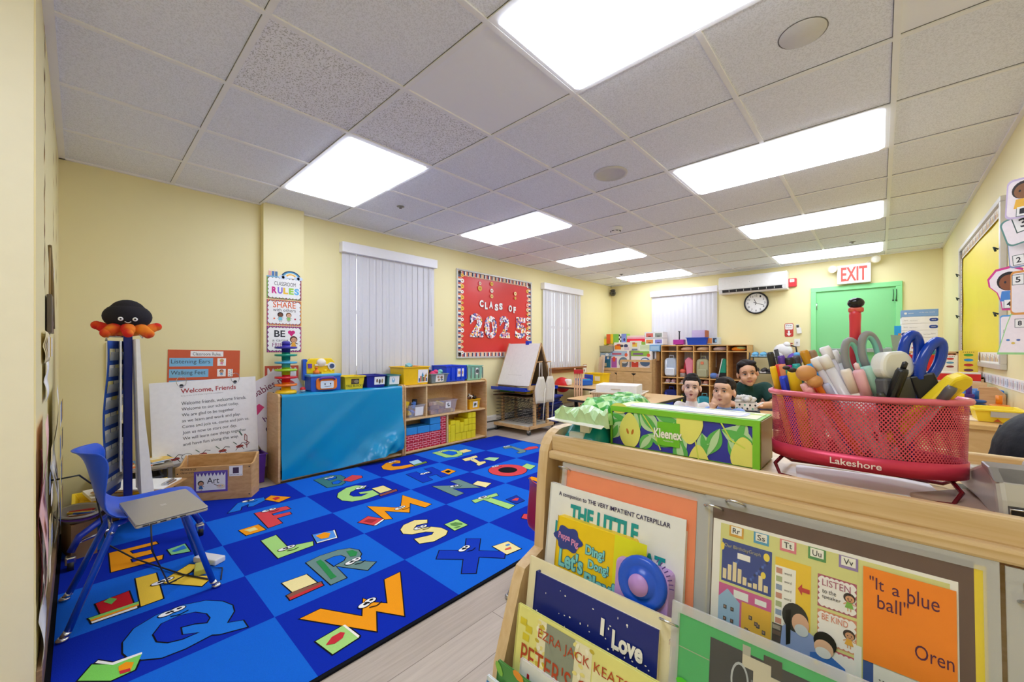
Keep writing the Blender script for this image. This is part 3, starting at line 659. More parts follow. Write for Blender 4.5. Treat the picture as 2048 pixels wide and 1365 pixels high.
# ---------------------------------------------------------------- alphabet rug (one thing, its pattern woven in)
def rugm(h): return mat('rug_' + h, h, .95, var=.16, scale=420, bump=.25, spec=.1)
RB = rugm('0a2aa8'); RL = rugm('1464d2'); RK = rugm('15161c'); RE = rugm('f1f0ee')
RX = [-3.752, -3.285, -2.82, -2.36, -1.905, -1.448]; RY = [-.066, .56, 1.187, 1.815, 2.443, 3.085, 3.715]
b = MB(); zt = .011
P = rbox((RX[0] + RX[-1]) / 2, (RY[0] + RY[-1]) / 2, RX[-1] - RX[0] + .03, RY[-1] - RY[0] + .03, .04)
b.prism(P, .0005, .0095, RK)
for i in range(5):
    for j in range(6):
        b.add([(RX[i], RY[j], zt), (RX[i + 1], RY[j], zt), (RX[i + 1], RY[j + 1], zt), (RX[i], RY[j + 1], zt)], [(0, 1, 2, 3)], RB if (i + j) % 2 else RL)
x0, x1, y0, y1 = RX[0], RX[-1], RY[0], RY[-1]
for a, c in (((x0, y0), (x1, y0)), ((x1, y0), (x1, y1)), ((x1, y1), (x0, y1)), ((x0, y1), (x0, y0))):
    b.add([(a[0], a[1], .0095), (c[0], c[1], .0095), (c[0], c[1], zt), (a[0], a[1], zt)], [(0, 1, 2, 3)], RK)
def grow(pts, d):
    n = len(pts); ar = sum(pts[i][0] * pts[(i + 1) % n][1] - pts[(i + 1) % n][0] * pts[i][1] for i in range(n)); o = []
    sg = 1 if ar > 0 else -1
    for i in range(n):
        p, q, r = (Vector(pts[k % n]) for k in (i - 1, i, i + 1))
        a = (q - p).normalized(); c = (r - q).normalized()
        n1 = Vector((a.y, -a.x)) * sg; n2 = Vector((c.y, -c.x)) * sg; m = n1 + n2
        if m.length < .2: m = n1
        m.normalize(); k = d / max(.45, m.dot(n1)); o.append(tuple(q + m * k))
    return o
for k, ln in enumerate(RUGART.split('\n')):
    col, pts = ln.split('|'); pts = [tuple(map(float, p.split(','))) for p in pts.split()]; z = .0116 + k * .00001
    plain = col.endswith('~'); col = col.rstrip('~')
    mm = {'H0': RL, 'H1': RL, 'H1D': RB}.get(col) or rugm(col)
    if not plain: b.poly(grow(pts, .0055), RK, z + (.0012 if col[0] == 'H' else 0))
    b.poly(pts, mm, z + (.0018 if col[0] == 'H' or plain else .0006))
# the round letter
b.ell(-2.6, 2.722, .186, .186, RK, .0125, 30).ell(-2.6, 2.722, .18, .18, rugm("d8474d"), .013, 30).ell(-2.6, 2.722, .09, .09, RK, .0135, 24)
ey = [tuple(map(float, p.split(','))) for p in RUGEYES.split()]
for x, y in ey: b.ell(x, y, .021, .03, RK, .0142, 12).ell(x, y, .017, .026, RE, .0146, 12).ell(x - .002, y + .006, .007, .01, RK, .015, 8)
for (xa, ya), (xb, yb) in zip(ey[::2], ey[1::2]):
    x, y = (xa + xb) / 2 + .045, (ya + yb) / 2 + .02
    if len(ey) > 2: b.line([(x - .008, y - .03), (x + .004, y), (x - .006, y + .03)], .006, RK, .0144)
b.obj('alphabet_rug', label='blue checkered alphabet rug on the plank floor', cat='rug')
# ---------------------------------------------------------------- on the back wall
t = thing('air_conditioner', 'white wall mounted air conditioner above the clock', 'air conditioner', (-1.55, YB, 2.22))
b = MB(); b.prism([(-.001, -.135), (-.001, .145), (-.17, .145), (-.2, .12), (-.205, -.06), (-.17, -.135)], -.485, .485, M('f1f1f0', .35), 'x')
b.obj('casing', t, bev=.006)
MB().prism([(-.2055, -.075), (-.19, -.118), (-.188, -.117), (-.2035, -.074)], -.43, .43, M('26272b', .6), 'x').obj('air_outlet', t, label='dark louvre slot')
lv = MB()
for i in range(9): lv.box((-.43 + i * .107, -.204, -.112), (-.425 + i * .107, -.19, -.08), M('dcdcda', .4))
lv.obj('louvre', t)
MB().prism(rbox(0, 0, .04, .04, .004), 0, .001, M('fafafa', .5)).text('x', -.008, -.008, .016, .016, GREY, .0012).obj('badge', t, mtx=Matrix.Translation((-1.55 - .02, YB - .207, 2.25)) @ Matrix.Rotation(PI / 2, 4, 'X'))
t = thing('wall_clock', 'round black rimmed wall clock below the air conditioner', 'clock', mtx=wallm((-1.512, YB - .002, 1.912), '-y'))
MB().lathe([(.02, .0), (.175, 0), (.18, .02), (.172, .035), (.158, .035), (.156, .022)], BLACK, n=40, cap=False).obj('rim', t)
MB().lathe([(.158, .0), (.158, .022)], M('f3f3f2', .6), n=40).obj('dial', t)
nb = MB()
for k in range(1, 13):
    a = PI / 2 - k * PI / 6; s_ = str(k); wd = .022 if len(s_) == 1 else .036
    nb.text(s_, .122 * math.cos(a) - wd / 2, .122 * math.sin(a) - .016, wd, .032, INK, .0228)
for k in range(60):
    a = k * PI / 30; nb.line([(.145 * math.cos(a), .145 * math.sin(a)), (.152 * math.cos(a), .152 * math.sin(a))], .003 if k % 5 else .005, INK, .0226)
nb.obj('numerals', t)
MB().line([(-.012, -.03), (.01 * 0, 0), (-.03, .068)], .008, BLACK, .0245).obj('hour_hand', t)
MB().line([(-.036, .013), (0, 0), (.115, -.042)], .006, BLACK, .0255).ell(0, 0, .008, .008, BLACK, .026, 10).obj('minute_hand', t)
t = thing('fire_alarm', 'red fire alarm box right of the air conditioner', 'alarm', mtx=wallm((-1.02, YB - .001, 2.19), '-y'))
MB().prism(rbox(0, 0, .115, .13, .01), 0, .045, RED).obj('box', t, bev=.004)
MB().prism(rbox(0, .03, .06, .045, .004), .045, .047, M('e9e7e3', .5)).text('FIRE', -.022, .024, .044, .014, INK, .0475).obj('face_plate', t, label='white plate')
t = thing('extinguisher_sign', 'red and white arrow sign left of the thermostat', 'sign', mtx=wallm((-1.065, YB - .001, 1.455), '-y'))
MB().prism(rbox(0, 0, .115, .21, .02), 0, .003, M('c23a30', .5)).prism(rbox(0, .052, .1, .09, .015), .003, .0035, WHITE).text('Fire', -.035, .06, .07, .026, INK, .004).text('Extinguisher', -.042, .025, .084, .02, M('b03028', .6), .004).rect(-.012, -.06, .024, .05, WHITE, .004).poly([(-.032, -.055), (.032, -.055), (0, -.095)], WHITE, .0042).obj('sign_plate', t)
t = thing('thermostat', 'white air conditioner remote holder on the back wall left of the green door', 'remote', mtx=wallm((-.935, YB - .001, 1.46), '-y', 0, .12))
MB().prism(rbox(0, -.02, .06, .09, .008), 0, .025, M('eceae6', .5)).obj('holder', t, bev=.004)
MB().prism(rbox(-.01, .05, .042, .06, .005), .004, .02, M('dcdad4', .5)).rect(-.026, .03, .032, .038, M('3c4034', .3), .0205).obj('remote_control', t)
t = thing('light_switch', 'white light switch below the remote holder', 'switch', mtx=wallm((-.96, YB - .001, 1.257), '-y'))
MB().prism(rbox(0, 0, .075, .118, .006), 0, .006, M('f0efec', .4)).obj('plate', t, bev=.002)
MB().box((-.006, -.012, .006), (.006, .012, .016), M('8f8d88', .5)).obj('toggle', t)
t = thing('fire_extinguisher', 'red fire extinguisher on the back wall below the arrow sign', 'fire extinguisher', (-1.05, YB - .075, .72))
MB().lathe([(.0, 0), (.055, 0), (.06, .02), (.06, .36), (.045, .42), (.018, .44), (.018, .47)], RED, n=20).obj('cylinder', t)
MB().box((-.06, -.012, .485), (.03, .012, .497), M('b03028', .4)).box((-.06, -.012, .515), (.045, .012, .53), M('b03028', .4)).box((-.02, -.014, .46), (.02, .014, .52), M('b03028', .4)).obj('lever', t)
MB().tube([(.02, 0, .49), (.085, 0, .47), (.1, 0, .35), (.08, 0, .2)], .011, BLACK).obj('hose', t)
t = thing('exit_sign', 'white exit sign with red letters above the green door', 'exit sign', (-.286, YB - .06, 2.092))
MB().box((-.185, -.03, 0), (.185, .03, .27), M('ece9e4', .45)).obj('housing', t, bev=.008)
x = MB(X=Matrix.Translation((0, -.0305, 0)) @ Matrix.Rotation(PI / 2, 4, 'X'))
x.text('EXIT', -.14, .035, .285, .2, M('ea4a3c', .5), .0006, .025).obj('lettering', t, label='red letters')
for sx in (-1, 1):
    lp = MB(); lp.tube([(sx * .14, 0, .27), (sx * .19, -.01, .3 if sx > 0 else .24)], .012, M('e2d9b8', .5)).lathe([(.03, -.05), (.055, .02), (.055, .035)], M('e2d9b8', .5), (sx * .225, -.03, .31 if sx > 0 else .23), 16, (sx * .3, -1, -.15))
    lp.lathe([(.05, .032), (.03, .042), (.0, .044)], M('f2efe2', .2), (sx * .225, -.03, .31 if sx > 0 else .23), 16, (sx * .3, -1, -.15), cap=False); lp.obj('emergency_lamp', t)
# ceiling fittings
sp = MB().lathe([(.0, -.006), (.1, -.006), (.102, -.012), (.122, -.01), (.125, -.001)], M('cfcdca', .7), n=32, cap=False)
p = PZ(1221, 347, ZC); sp.obj('ceiling_speaker', label='round white ceiling speaker near the middle of the ceiling', cat='speaker', loc=(p.x, p.y, ZC))
p = PZ(1605, 67, ZC); MB().lathe([(0, -.006), (.08, -.006), (.083, -.0005)], M('d6d4d1', .8), n=28, cap=False).lathe([(.083, -.0015), (.087, -.0015)], M('77746f', .8), n=28, cap=False).obj('round_plate', label='flat round cover plate in the ceiling at upper right', cat='cover', loc=(p.x, p.y, ZC))
p = PZ(1231, 456, ZC); t = thing('smoke_detector', 'white smoke detector on the ceiling between two light panels', 'smoke detector', (p.x, p.y, ZC))
MB().lathe([(.075, -.001), (.075, -.015), (.06, -.03), (.045, -.05), (0, -.052)], M('e9e7e2', .5), n=28, cap=False).obj('housing', t)
sl = MB()
for a in range(8): sl.box((.047, -.012, -.043), (.056, .012, -.03), INK) if a == 0 else sl.prism([(.046 * math.cos(a * PI / 4 + q) * r, .046 * math.sin(a * PI / 4 + q) * r) for q, r in ((-.25, 1), (.25, 1), (.25, 1.22), (-.25, 1.22))], -.043, -.032, INK)
sl.obj('vent', t, label='dark slots')
for u, v, lab in ((801, 413, 'small sprinkler cap on the ceiling right of the pillar'), (1705, 484, 'small dark sprinkler on the ceiling in front of the exit sign'), (1243, 549, 'tiny sprinkler on the ceiling near the far corner')):
    p = PZ(u, v, ZC); MB().lathe([(.03, -.001), (.034, -.004), (.012, -.008), (.012, -.02), (0, -.021)], M('8d8a85', .4, metal=.5), n=16, cap=False).obj('sprinkler_head', label=lab, cat='sprinkler', loc=(p.x, p.y, ZC))
# ---------------------------------------------------------------- toy shelves and what stands on them
def tub(b, cx, cy, z0, wx, wy, h, m, taper=.9, t=.004, rim=.012, fill=None, fz=.7):
    """an open box with a rolled rim"""
    def ring(kx, ky, z): return [(cx - kx, cy - ky, z), (cx + kx, cy - ky, z), (cx + kx, cy + ky, z), (cx - kx, cy + ky, z)]
    X, Y = wx / 2, wy / 2
    R = [ring(X * taper, Y * taper, z0), ring(X, Y, z0 + h - .01), ring(X + rim, Y + rim, z0 + h - .01), ring(X + rim, Y + rim, z0 + h), ring(X - t, Y - t, z0 + h), ring(X * taper - t, Y * taper - t, z0 + t)]
    vs = [p for r in R for p in r]; fs = [(3, 2, 1, 0), (20, 21, 22, 23)]
    for k in range(5):
        for i in range(4): j = (i + 1) % 4; fs.append((k * 4 + i, k * 4 + j, k * 4 + 4 + j, k * 4 + 4 + i))
    b.add(vs, fs, m)
    if fill:
        k = taper + (1 - taper) * fz; b.add(ring(X * k - t * 1.2, Y * k - t * 1.2, z0 + h * fz), [(0, 1, 2, 3)], fill)
    return b
def low_shelf(name, label, y0, y1, shelves=True):
    t = thing(name, label, 'shelf', (-3.95, (y0 + y1) / 2, 0)); L = (y1 - y0) / 2
    for s_ in (-1, 1):
        b = MB(); b.prism(rbox(.035, .385, .3, .77, .03), s_ * L - (.02 if s_ > 0 else 0), s_ * L + (0 if s_ > 0 else .02), BIRCH, 'y'); b.obj('side_panel', t, bev=.004)
    MB().box((-.11, -L + .02, .735), (.17, L - .02, .755), MAPLEY).obj('top', t, bev=.003)
    MB().box((-.11, -L + .02, .02), (-.102, L - .02, .735), MAPLEY).obj('back_panel', t)
    MB().box((-.102, -L + .02, .02), (.17, L - .02, .04), MAPLEY).obj('bottom', t, bev=.003)
    if shelves:
        MB().box((-.102, -L + .02, .375), (.17, L - .02, .395), MAPLEY).obj('shelf_board', t, bev=.003)
        for y in (2.64, 3.228): MB().box((-.102, y - .01 - (y0 + y1) / 2, .395), (.165, y + .01 - (y0 + y1) / 2, .735), MAPLE).obj('divider', t, bev=.002)
        MB().box((-.102, 2.935 - .01 - (y0 + y1) / 2, .04), (.165, 2.945 - (y0 + y1) / 2, .375), MAPLE).obj('divider', t, bev=.002)
    return t
low_shelf('toy_shelf', 'light wood low shelf whose front is hidden by blue paper', 1.132, 2.338, False)
low_shelf('toy_shelf', 'open light wood shelf holding toy bins and cardboard bricks', 2.345, 3.555)
BP = mat('turquoise_paper', '0f93c4', .22, var=.05, scale=4)
b = MB(); N, K = 80, 50; y0, y1 = 1.158, 2.318
for i in range(N + 1):
    for j in range(K + 1):
        y = y0 + (y1 - y0) * i / N; q = j / K
        if q < .3: x, z = -4.055 + (.28) * q / .3, .7585
        else:
            z = .757 - (.757 - .035) * (q - .3) / .7; k = (y - y0) / (y1 - y0)
            d = .005 + .004 * math.sin(9 * y + 3 * z) + .05 * max(0, math.sin((y - 1.45) * 3.0 - z * 4.6)) ** 2 * (1 - z) ** 1.3 + .018 * max(0, math.sin((y - 1.7) * 7 - z * 9)) ** 3 * (1 - z)
            if k > .5: d += .1 * (k - .5) / .5 * max(0, 1 - z / .3) * (.55 + .3 * math.sin(22 * y + 19 * z) + .2 * math.sin(47 * y - 31 * z)) * min(1, (1 - k) * 8)
            x = -3.768 + d
            if k > .45: z += .075 * (k - .45) / .55 * max(0, 1 - z / .25)
        b.v.append((x, y, z + (.003 * math.sin(23 * y) if q < .3 and q > .05 else 0)))
b.mats = [BP]
for i in range(N):
    for j in range(K): a = i * (K + 1) + j; b.f.append((a, a + 1, a + K + 2, a + K + 1)); b.m.append(0); b.sm.append(True)
b.obj('paper_cover', label='shiny turquoise paper sheet covering the left toy shelf, crumpled at its lower right', cat='paper')
ZS = .759
# stacking ball tower
t = thing('stacking_tower', 'rainbow stacking tower toy on the left end of the turquoise covered shelf', 'toy', (-3.9, 1.236, ZS))
z = 0
MB().lathe([(.0, 0), (.082, 0), (.086, .012), (.075, .03), (.04, .034), (.036, .06)], M('f2c318', .3), (0, 0, 0), 24).obj('tower_base', t)
for i, c in enumerate(('ef7a1e', 'd8202c', '9fcf1f', '49a9cf', '1f9a7c', '3a32a0')):
    z = .034 + i * .066
    MB().lathe([(.034, 0), (.034, .035), (.07, .032), (.088, .036), (.088, .052), (.07, .05), (.034, .048), (.032, .066)], M(c, .3), (0, 0, z), 24).obj('tier', t)
MB().lathe([(.033, 0), (.033, .028), (.022, .034), (.0, .035)], M('3a32a0', .3), (0, 0, z + .066), 20).obj('tower_cap', t)
t = thing('toy_ball', 'small red and white ball beside the rainbow tower', 'ball', (-3.9, 1.375, ZS + .024))
MB().ball((0, 0, 0), .024, M('d9dadd', .3)).obj('shell', t); MB().ball((0, 0, .004), (.0246, .0246, .021), RED).obj('red_cap', t)
# toy kitchen/workbench with a handle
t = thing('toy_workbench', 'blue and yellow plastic activity bench with orange handled door', 'toy', (-3.93, 1.565, ZS), rz=PI / 2)
PB, PLB = M('1c56c0', .35), M('4fa6de', .35)
MB().prism(rbox(0, .075, .275, .15, .02), -.075, .075, PB, 'y').obj('body', t, bev=.006)
MB().box((-.145, -.08, .135), (.145, .08, .16), PLB).obj('worktop', t, bev=.008)
MB().prism([(-.13, .16), (.13, .16), (.132, .27), (.1, .305), (-.1, .305), (-.132, .27)], .045, .085, YEL, 'y').obj('back_board', t, bev=.008)
MB().prism(rbox(-.14, .2, .04, .2, .015), .05, .095, PB, 'y').obj('blue_edge', t, bev=.004)
MB().prism(rbox(0, .07, .19, .11, .03), -.095, -.074, ORG, 'y').obj('door', t, bev=.006)
MB().prism(rbox(0, .062, .12, .07, .012), -.099, -.094, M('dfe9f3', .3), 'y').ell(0, 0, .001, .001, INK).obj('door_face', t, label='pale smiling face panel')
MB().tube([(-.07, -.1, .11), (-.05, -.108, .128), (.05, -.108, .128), (.07, -.1, .11)], .011, PURP).obj('handle', t)
b = MB()
for x in (-.02, .03): b.ball((x, -.1, .068), (.006, .002, .008), INK, 10, 6)
b.tube([(-.025, -.0995, .05), (.005, -.0995, .044), (.035, -.0995, .05)], .002, INK); b.obj('face_marks', t)
MB().ball((0, .04, .265), (.045, .025, .04), M('ece4d4', .4)).box((-.06, .03, .235), (.06, .047, .25), M('ece4d4', .4)).obj('cloud_face', t)
MB().cyl((.095, .045, .23), (.095, .028, .23), .036, M('e3e6ea', .3), n=20).cyl((.095, .028, .23), (.095, .02, .23), .022, M('3a4f7a', .3), n=18).obj('dial', t)
MB().box((-.12, .035, .215), (-.085, .047, .255), PURP).obj('button_panel', t)
MB().lathe([(.03, 0), (.026, .03), (.01, .035), (.01, .05), (.02, .055), (.0, .07)], ORG, (-.06, 0, .16), 16).obj('orange_figure', t)
MB().box((-.02, -.02, .16), (.1, .03, .178), YEL).cyl((.02, 0, .178), (.02, 0, .2), .014, YEL).cyl((.07, 0, .178), (.07, 0, .198), .014, YEL).obj('yellow_blocks', t)
def bin_(name, label, y0, y1, x1, dx, z0, h, m, taper=.9, draw=None, group=None, fill=None, fz=.7, lab='picture label', t=.004, rim=.01):
    cy = (y0 + y1) / 2; o = thing(name, label, 'bin', (x1 - dx / 2, cy, z0), rz=PI / 2, group=group)
    b = MB(); tub(b, 0, 0, 0, (y1 - y0) / 1 - .02, dx - .02, h, m, taper, t, rim); b.obj('tub', o, bev=.002)
    if fill: q = MB(); k = taper + (1 - taper) * max(0, fz - .2); q.box((-(y1 - y0 - .04) / 2 * k, -(dx - .04) / 2 * k, h * (fz - .2)), ((y1 - y0 - .04) / 2 * k, (dx - .04) / 2 * k, h * fz), fill); q.obj('contents', o)
    if draw:
        lean = math.atan2((dx - .02) / 2 * (1 - taper), h)
        q = MB(X=Matrix.Translation((0, -(dx - .02) / 2 * taper - .0025, 0)) @ Matrix.Rotation(PI / 2 + lean, 4, 'X')); draw(q); q.obj('picture_tag', o, label=lab)
    return o
def tagr(b, x, y, w, h, art=(), base=PAPER):
    b.box((x, y, -.001), (x + w, y + h, .0006), base)
    for (ax, ay, rx, ry, c) in art: b.ell(x + ax * w, y + ay * h, rx * w, ry * h, M(c, .7), .001 + .0002 * len(b.f) % .0006, 12)
YT = M('f0d321', .4); DBT = M('14208c', .4); GT = M('3d7f78', .4)
bin_('toy_bin', 'yellow bin of wooden tree blocks on the turquoise covered shelf', 1.725, 1.945, -3.83, .24, ZS, .128, YT, .86,
     lambda b: (tagr(b, -.035, .05, .08, .05, ((.3, .5, .3, .3, '6b4f33'), (.65, .5, .3, .35, '9a8a6a')), M('3b332b', .7)), b.text('TREE BLOCKS', -.085, .022, .17, .022, M('33502a', .7), .002)), fill=M('b08550', .7), fz=.75)
bin_('toy_bin', 'dark blue bin with white picture card, third along the turquoise covered shelf', 1.95, 2.175, -3.83, .25, ZS, .128, DBT, .9,
     lambda b: tagr(b, -.02, .028, .115, .08, ((.25, .5, .08, .25, '7a5a3a'), (.5, .4, .1, .3, '4a4038'), (.75, .45, .08, .3, 'a58a50')), PAPER), fill=M('3c4670', .7))
bin_('toy_bin', 'dark teal bin with penguin picture card beside the tall yellow bin', 2.18, 2.345, -3.83, .25, ZS, .12, GT, .9,
     lambda b: tagr(b, -.05, .02, .115, .09, ((.4, .5, .16, .3, '8fc0e0'), (.4, .62, .08, .14, 'e8f0f6')), PAPER), fill=M('47605c', .7))
bin_('toy_bin', 'large yellow bin with castle blocks picture on top of the open shelf', 2.35, 2.7, -3.8, .3, ZS, .2, M('f3c51a', .35), .92,
     lambda b: (tagr(b, .02, .02, .13, .145, (), PAPER), [b.rect(.03 + i * .019, .03, .016, .04 + (i * 37 % 5) * .012, M(c, .6), .0014) for i, c in enumerate(('2f5f9a', 'c8502f', '3f9a6a', '7a3f2f', 'd8a03a', '2f5f9a'))],
                b.poly([(.065, .09), (.095, .09), (.08, .14)], M('3f8fb8', .6), .0016), b.poly([(.11, .085), (.14, .085), (.125, .13)], M('b88a2f', .6), .0016)), fill=M('c9a050', .7), fz=.85)
MB().box((-.03, -.03, 0), (.03, .03, .05), M('7fb8c0', .3)).obj('toy_block', label='pale teal block poking out of the large yellow bin', cat='block', mtx=Matrix.Translation((-3.94, 2.5, ZS + .18)) @ Euler((.3, .5, .4)).to_matrix().to_4x4(), bev=.003)
MB().box((-.03, -.02, 0), (.03, .02, .03), M('d88a3a', .4)).obj('toy_block', label='orange block in the large yellow bin', cat='block', mtx=Matrix.Translation((-3.9, 2.57, ZS + .178)) @ Euler((.2, .1, .9)).to_matrix().to_4x4(), bev=.003)
bin_('toy_bin', 'grey wavy rimmed basket with animal picture card between yellow and blue bins', 2.705, 2.965, -3.79, .24, ZS, .11, M('7d8a8c', .45), .84,
     lambda b: tagr(b, -.055, .015, .115, .085, ((.3, .65, .15, .18, 'c9a88a'), (.7, .6, .15, .2, '8a6f5a'), (.4, .25, .15, .15, 'b09a80'), (.75, .25, .15, .15, '6f8aa0')), PAPER))
for (x, y, c, lab) in ((-3.88, 2.79, 'e04a78', 'pink soft toy heap in the grey basket'), (-3.93, 2.74, '2a2d48', 'navy soft toy lying in the grey basket'), (-3.9, 2.87, '7fc9c0', 'mint soft toy in the grey basket')):
    b = MB().ball((0, 0, 0), (.06, .055, .04), M(c, .9)).ball((.03, .02, .03), (.03, .03, .025), M(c, .9)); b.obj('soft_toy', label=lab, cat='toy', loc=(x, y, ZS + .1))
def ribs(o, w, d, h, m):
    b = MB()
    for i in range(5): b.box((-w / 2 + i * w / 4 - .005, -d / 2 - .006, .02), (-w / 2 + i * w / 4 + .005, -d / 2 + .01, h - .02), m)
    b.obj('rib', o)
BB = M('1746d6', .35)
o = bin_('toy_bin', 'large bright blue bin with block picture card, second from the right on the open shelf', 2.95, 3.285, -3.84, .31, ZS, .195, BB, .93,
     lambda b: tagr(b, .02, .055, .1, .1, ((.25, .5, .14, .2, 'c89a6a'), (.55, .55, .12, .25, 'a87848'), (.8, .5, .1, .22, 'd8b080')), PAPER)); ribs(o, .3, .3, .19, BB)
GB = M('8fc9b4', .35)
o = bin_('toy_bin', 'pale green bin with gorilla picture card at the right end of the open shelf', 3.29, 3.57, -3.85, .3, ZS, .185, GB, .93,
     lambda b: tagr(b, .0, .07, .08, .08, ((.5, .5, .3, .35, '6a6f6c'), (.45, .6, .15, .15, '3f4442')), PAPER)); ribs(o, .26, .29, .18, M('7f8f86', .4))
CLR = mat('clear_bin_plastic', 'dfe3ea', .15, var=.02, alpha=.2)
Z2 = .397
bin_('toy_bin', 'clear bin with black and white code card on the left of the middle shelf', 2.4, 2.63, -3.78, .26, Z2, .14, CLR, .88,
     lambda b: (b.box((-.02, .02, 0), (.085, .115, .001), PAPER)), lab='white card')
for i in range(9):
    c = ('f0d020', 'e8913a', '3f6fd0', '6a7fd8', 'f0d020', '2a2d3c', '5a8ae0', '8a9ae8', '333')[i][:6]
    if len(c) < 6: c = '33363f'
    b = MB().box((-.035, -.025, -.015), (.035, .025, .015), M(c, .4)).cyl((-.015, 0, .015), (-.015, 0, .03), .012, M(c, .4)).cyl((.015, 0, .015), (.015, 0, .03), .012, M(c, .4))
    ps = ((-3.88, 2.46), (-3.86, 2.55), (-3.93, 2.52), (-3.86, 2.49), (-3.9, 2.45), (-3.92, 2.57), (-3.87, 2.53), (-3.95, 2.47), (-3.9, 2.56))[i]
    b.obj('toy_brick', label=('yellow', 'orange', 'blue', 'periwinkle', 'bright yellow', 'black', 'mid blue', 'lilac', 'charcoal')[i] + ' plastic brick %s the clear code card bin' % ('low in' if i < 4 else 'heaped on top of'), cat='block',
          mtx=Matrix.Translation((ps[0], ps[1], Z2 + (.04 if i < 4 else .13 + .012 * (i % 3)))) @ Euler((.4 * i, .3 * i, 1.1 * i)).to_matrix().to_4x4(), bev=.002)
bin_('toy_bin', 'long clear bin of wooden blocks in the centre of the middle shelf', 2.675, 3.09, -3.78, .27, Z2, .155, mat('clear_bin_smoky', 'cfc6d2', .15, var=.02, alpha=.28), .88,
     lambda b: tagr(b, .03, .06, .075, .075, ((.4, .6, .2, .15, '8a8a8a'), (.6, .35, .25, .12, '5f5f5f'), (.5, .75, .12, .1, '9a9a9a')), PAPER))
wc = ('c99a62', 'dcb87e', 'b9854a', 'e3c79a', 'd9c24a', '9aa6c8', 'b8925c', '9a4a3a')
for i in range(14):
    c = wc[i % 8]; b = MB().box((-.05, -.02, -.018), (.05, .02, .018), M(c, .6)); zz = Z2 + .03 + (i // 5) * .042
    b.obj('wooden_block', label='wooden block lying among others in the long clear bin', cat='block', group='blocks in the long clear bin',
          mtx=Matrix.Translation((-3.86 - .05 * (i % 2), 2.735 + (i % 5) * .07, zz)) @ Matrix.Rotation(.5 * math.sin(i * 2.3), 4, 'Z') @ Matrix.Rotation(.25 * math.sin(i * 1.7), 4, 'Y'), bev=.002)
bin_('toy_bin', 'small yellow bin of animal figures on the right of the middle shelf', 3.27, 3.465, -3.78, .22, Z2, .125, M('f2b81c', .4), .9,
     lambda b: tagr(b, -.03, .02, .075, .075, ((.5, .55, .3, .2, '4a4a3f'), (.4, .3, .25, .1, '7f9a5a')), PAPER), fill=M('7a5a3f', .8), fz=.8)
for i in range(7):
    c = ('6b3f24', '2b2623', 'efe9e0', '8a5a34', '3a3230', 'b98a52', '1f1c1b')[i]; b = MB()
    b.ball((0, 0, .03), (.028, .013, .015), M(c, .6), 10, 7).ball((.03, 0, .045), (.011, .009, .01), M(c, .6), 8, 6)
    for q in (-.018, .018):
        for s_ in (-.007, .007): b.cyl((q, s_, .025), (q * 1.1, s_, 0), .004, M(c, .6), n=6)
    b.obj('toy_animal', label=('brown', 'black', 'white', 'tan', 'dark grey', 'golden', 'glossy black')[i] + ' toy animal heaped in the small yellow bin', cat='toy',
          mtx=Matrix.Translation((-3.86 - .04 * (i % 2), 3.3 + .022 * i, Z2 + .112 + .012 * (i % 3))) @ Euler((.7 * math.sin(i), .5 * math.cos(i * 2), 1.9 * i)).to_matrix().to_4x4())
# cardboard bricks: each its own block
def brickm(name, c, mort):
    m = bpy.data.materials.new(name); m.use_nodes = True; nt = m.node_tree; p = nt.nodes['Principled BSDF']; p.inputs['Roughness'].default_value = .5
    tc = nt.nodes.new('ShaderNodeTexCoord')
    sx = nt.nodes.new('ShaderNodeSeparateXYZ'); cxx = nt.nodes.new('ShaderNodeCombineXYZ')
    br = nt.nodes.new('ShaderNodeTexBrick'); br.inputs['Scale'].default_value = 1; br.inputs['Brick Width'].default_value = .06; br.inputs['Row Height'].default_value = .024; br.inputs['Mortar Size'].default_value = .0026
    br.inputs['Color1'].default_value = lin(c); br.inputs['Color2'].default_value = lin(c); br.inputs['Mortar'].default_value = lin(mort)
    nt.links.new(tc.outputs['Object'], sx.inputs[0]); nt.links.new(sx.outputs[1], cxx.inputs[0]); nt.links.new(sx.outputs[2], cxx.inputs[1]); nt.links.new(cxx.outputs[0], br.inputs['Vector']); nt.links.new(br.outputs['Color'], p.inputs['Base Color'])
    return m
RBK = brickm('red_brick_card', 'c2152e', 'f4b4ba'); BBK = M('2f8fd8', .45); YBK = M('f0df1e', .45)
def cblock(label, y0, z0, w, h, m, group, dx=.2):
    MB().box((-dx, .001, .001), (0, w - .0015, h - .0015), m).obj('cardboard_block', label=label, cat='block', group=group, loc=(-3.795, y0, z0), bev=.0025)
for r in range(2):
    for i in range(2): cblock('red brick patterned cardboard block, %s row, %s of the two' % (('bottom', 'second')[r], ('left', 'right')[i]), 2.385 + i * .225, .042 + r * .085, .224, .085, RBK, 'red cardboard bricks')
for r in range(4): cblock('red brick patterned cardboard block in the narrow right column, %s from the bottom' % ('first', 'second', 'third', 'fourth')[r], 2.84, .042 + r * .082, .078, .082, RBK, 'red cardboard bricks')
for i, (y, z, w) in enumerate(((2.385, .213, .14), (2.528, .213, .16), (2.692, .213, .146), (2.692, .292, .146))):
    cblock(('left blue cardboard block on the red bricks', 'middle blue cardboard block on the red bricks', 'right blue cardboard block on the red bricks', 'topmost blue cardboard block, on the right one')[i], y, z, w, .078, BBK, 'blue cardboard bricks')
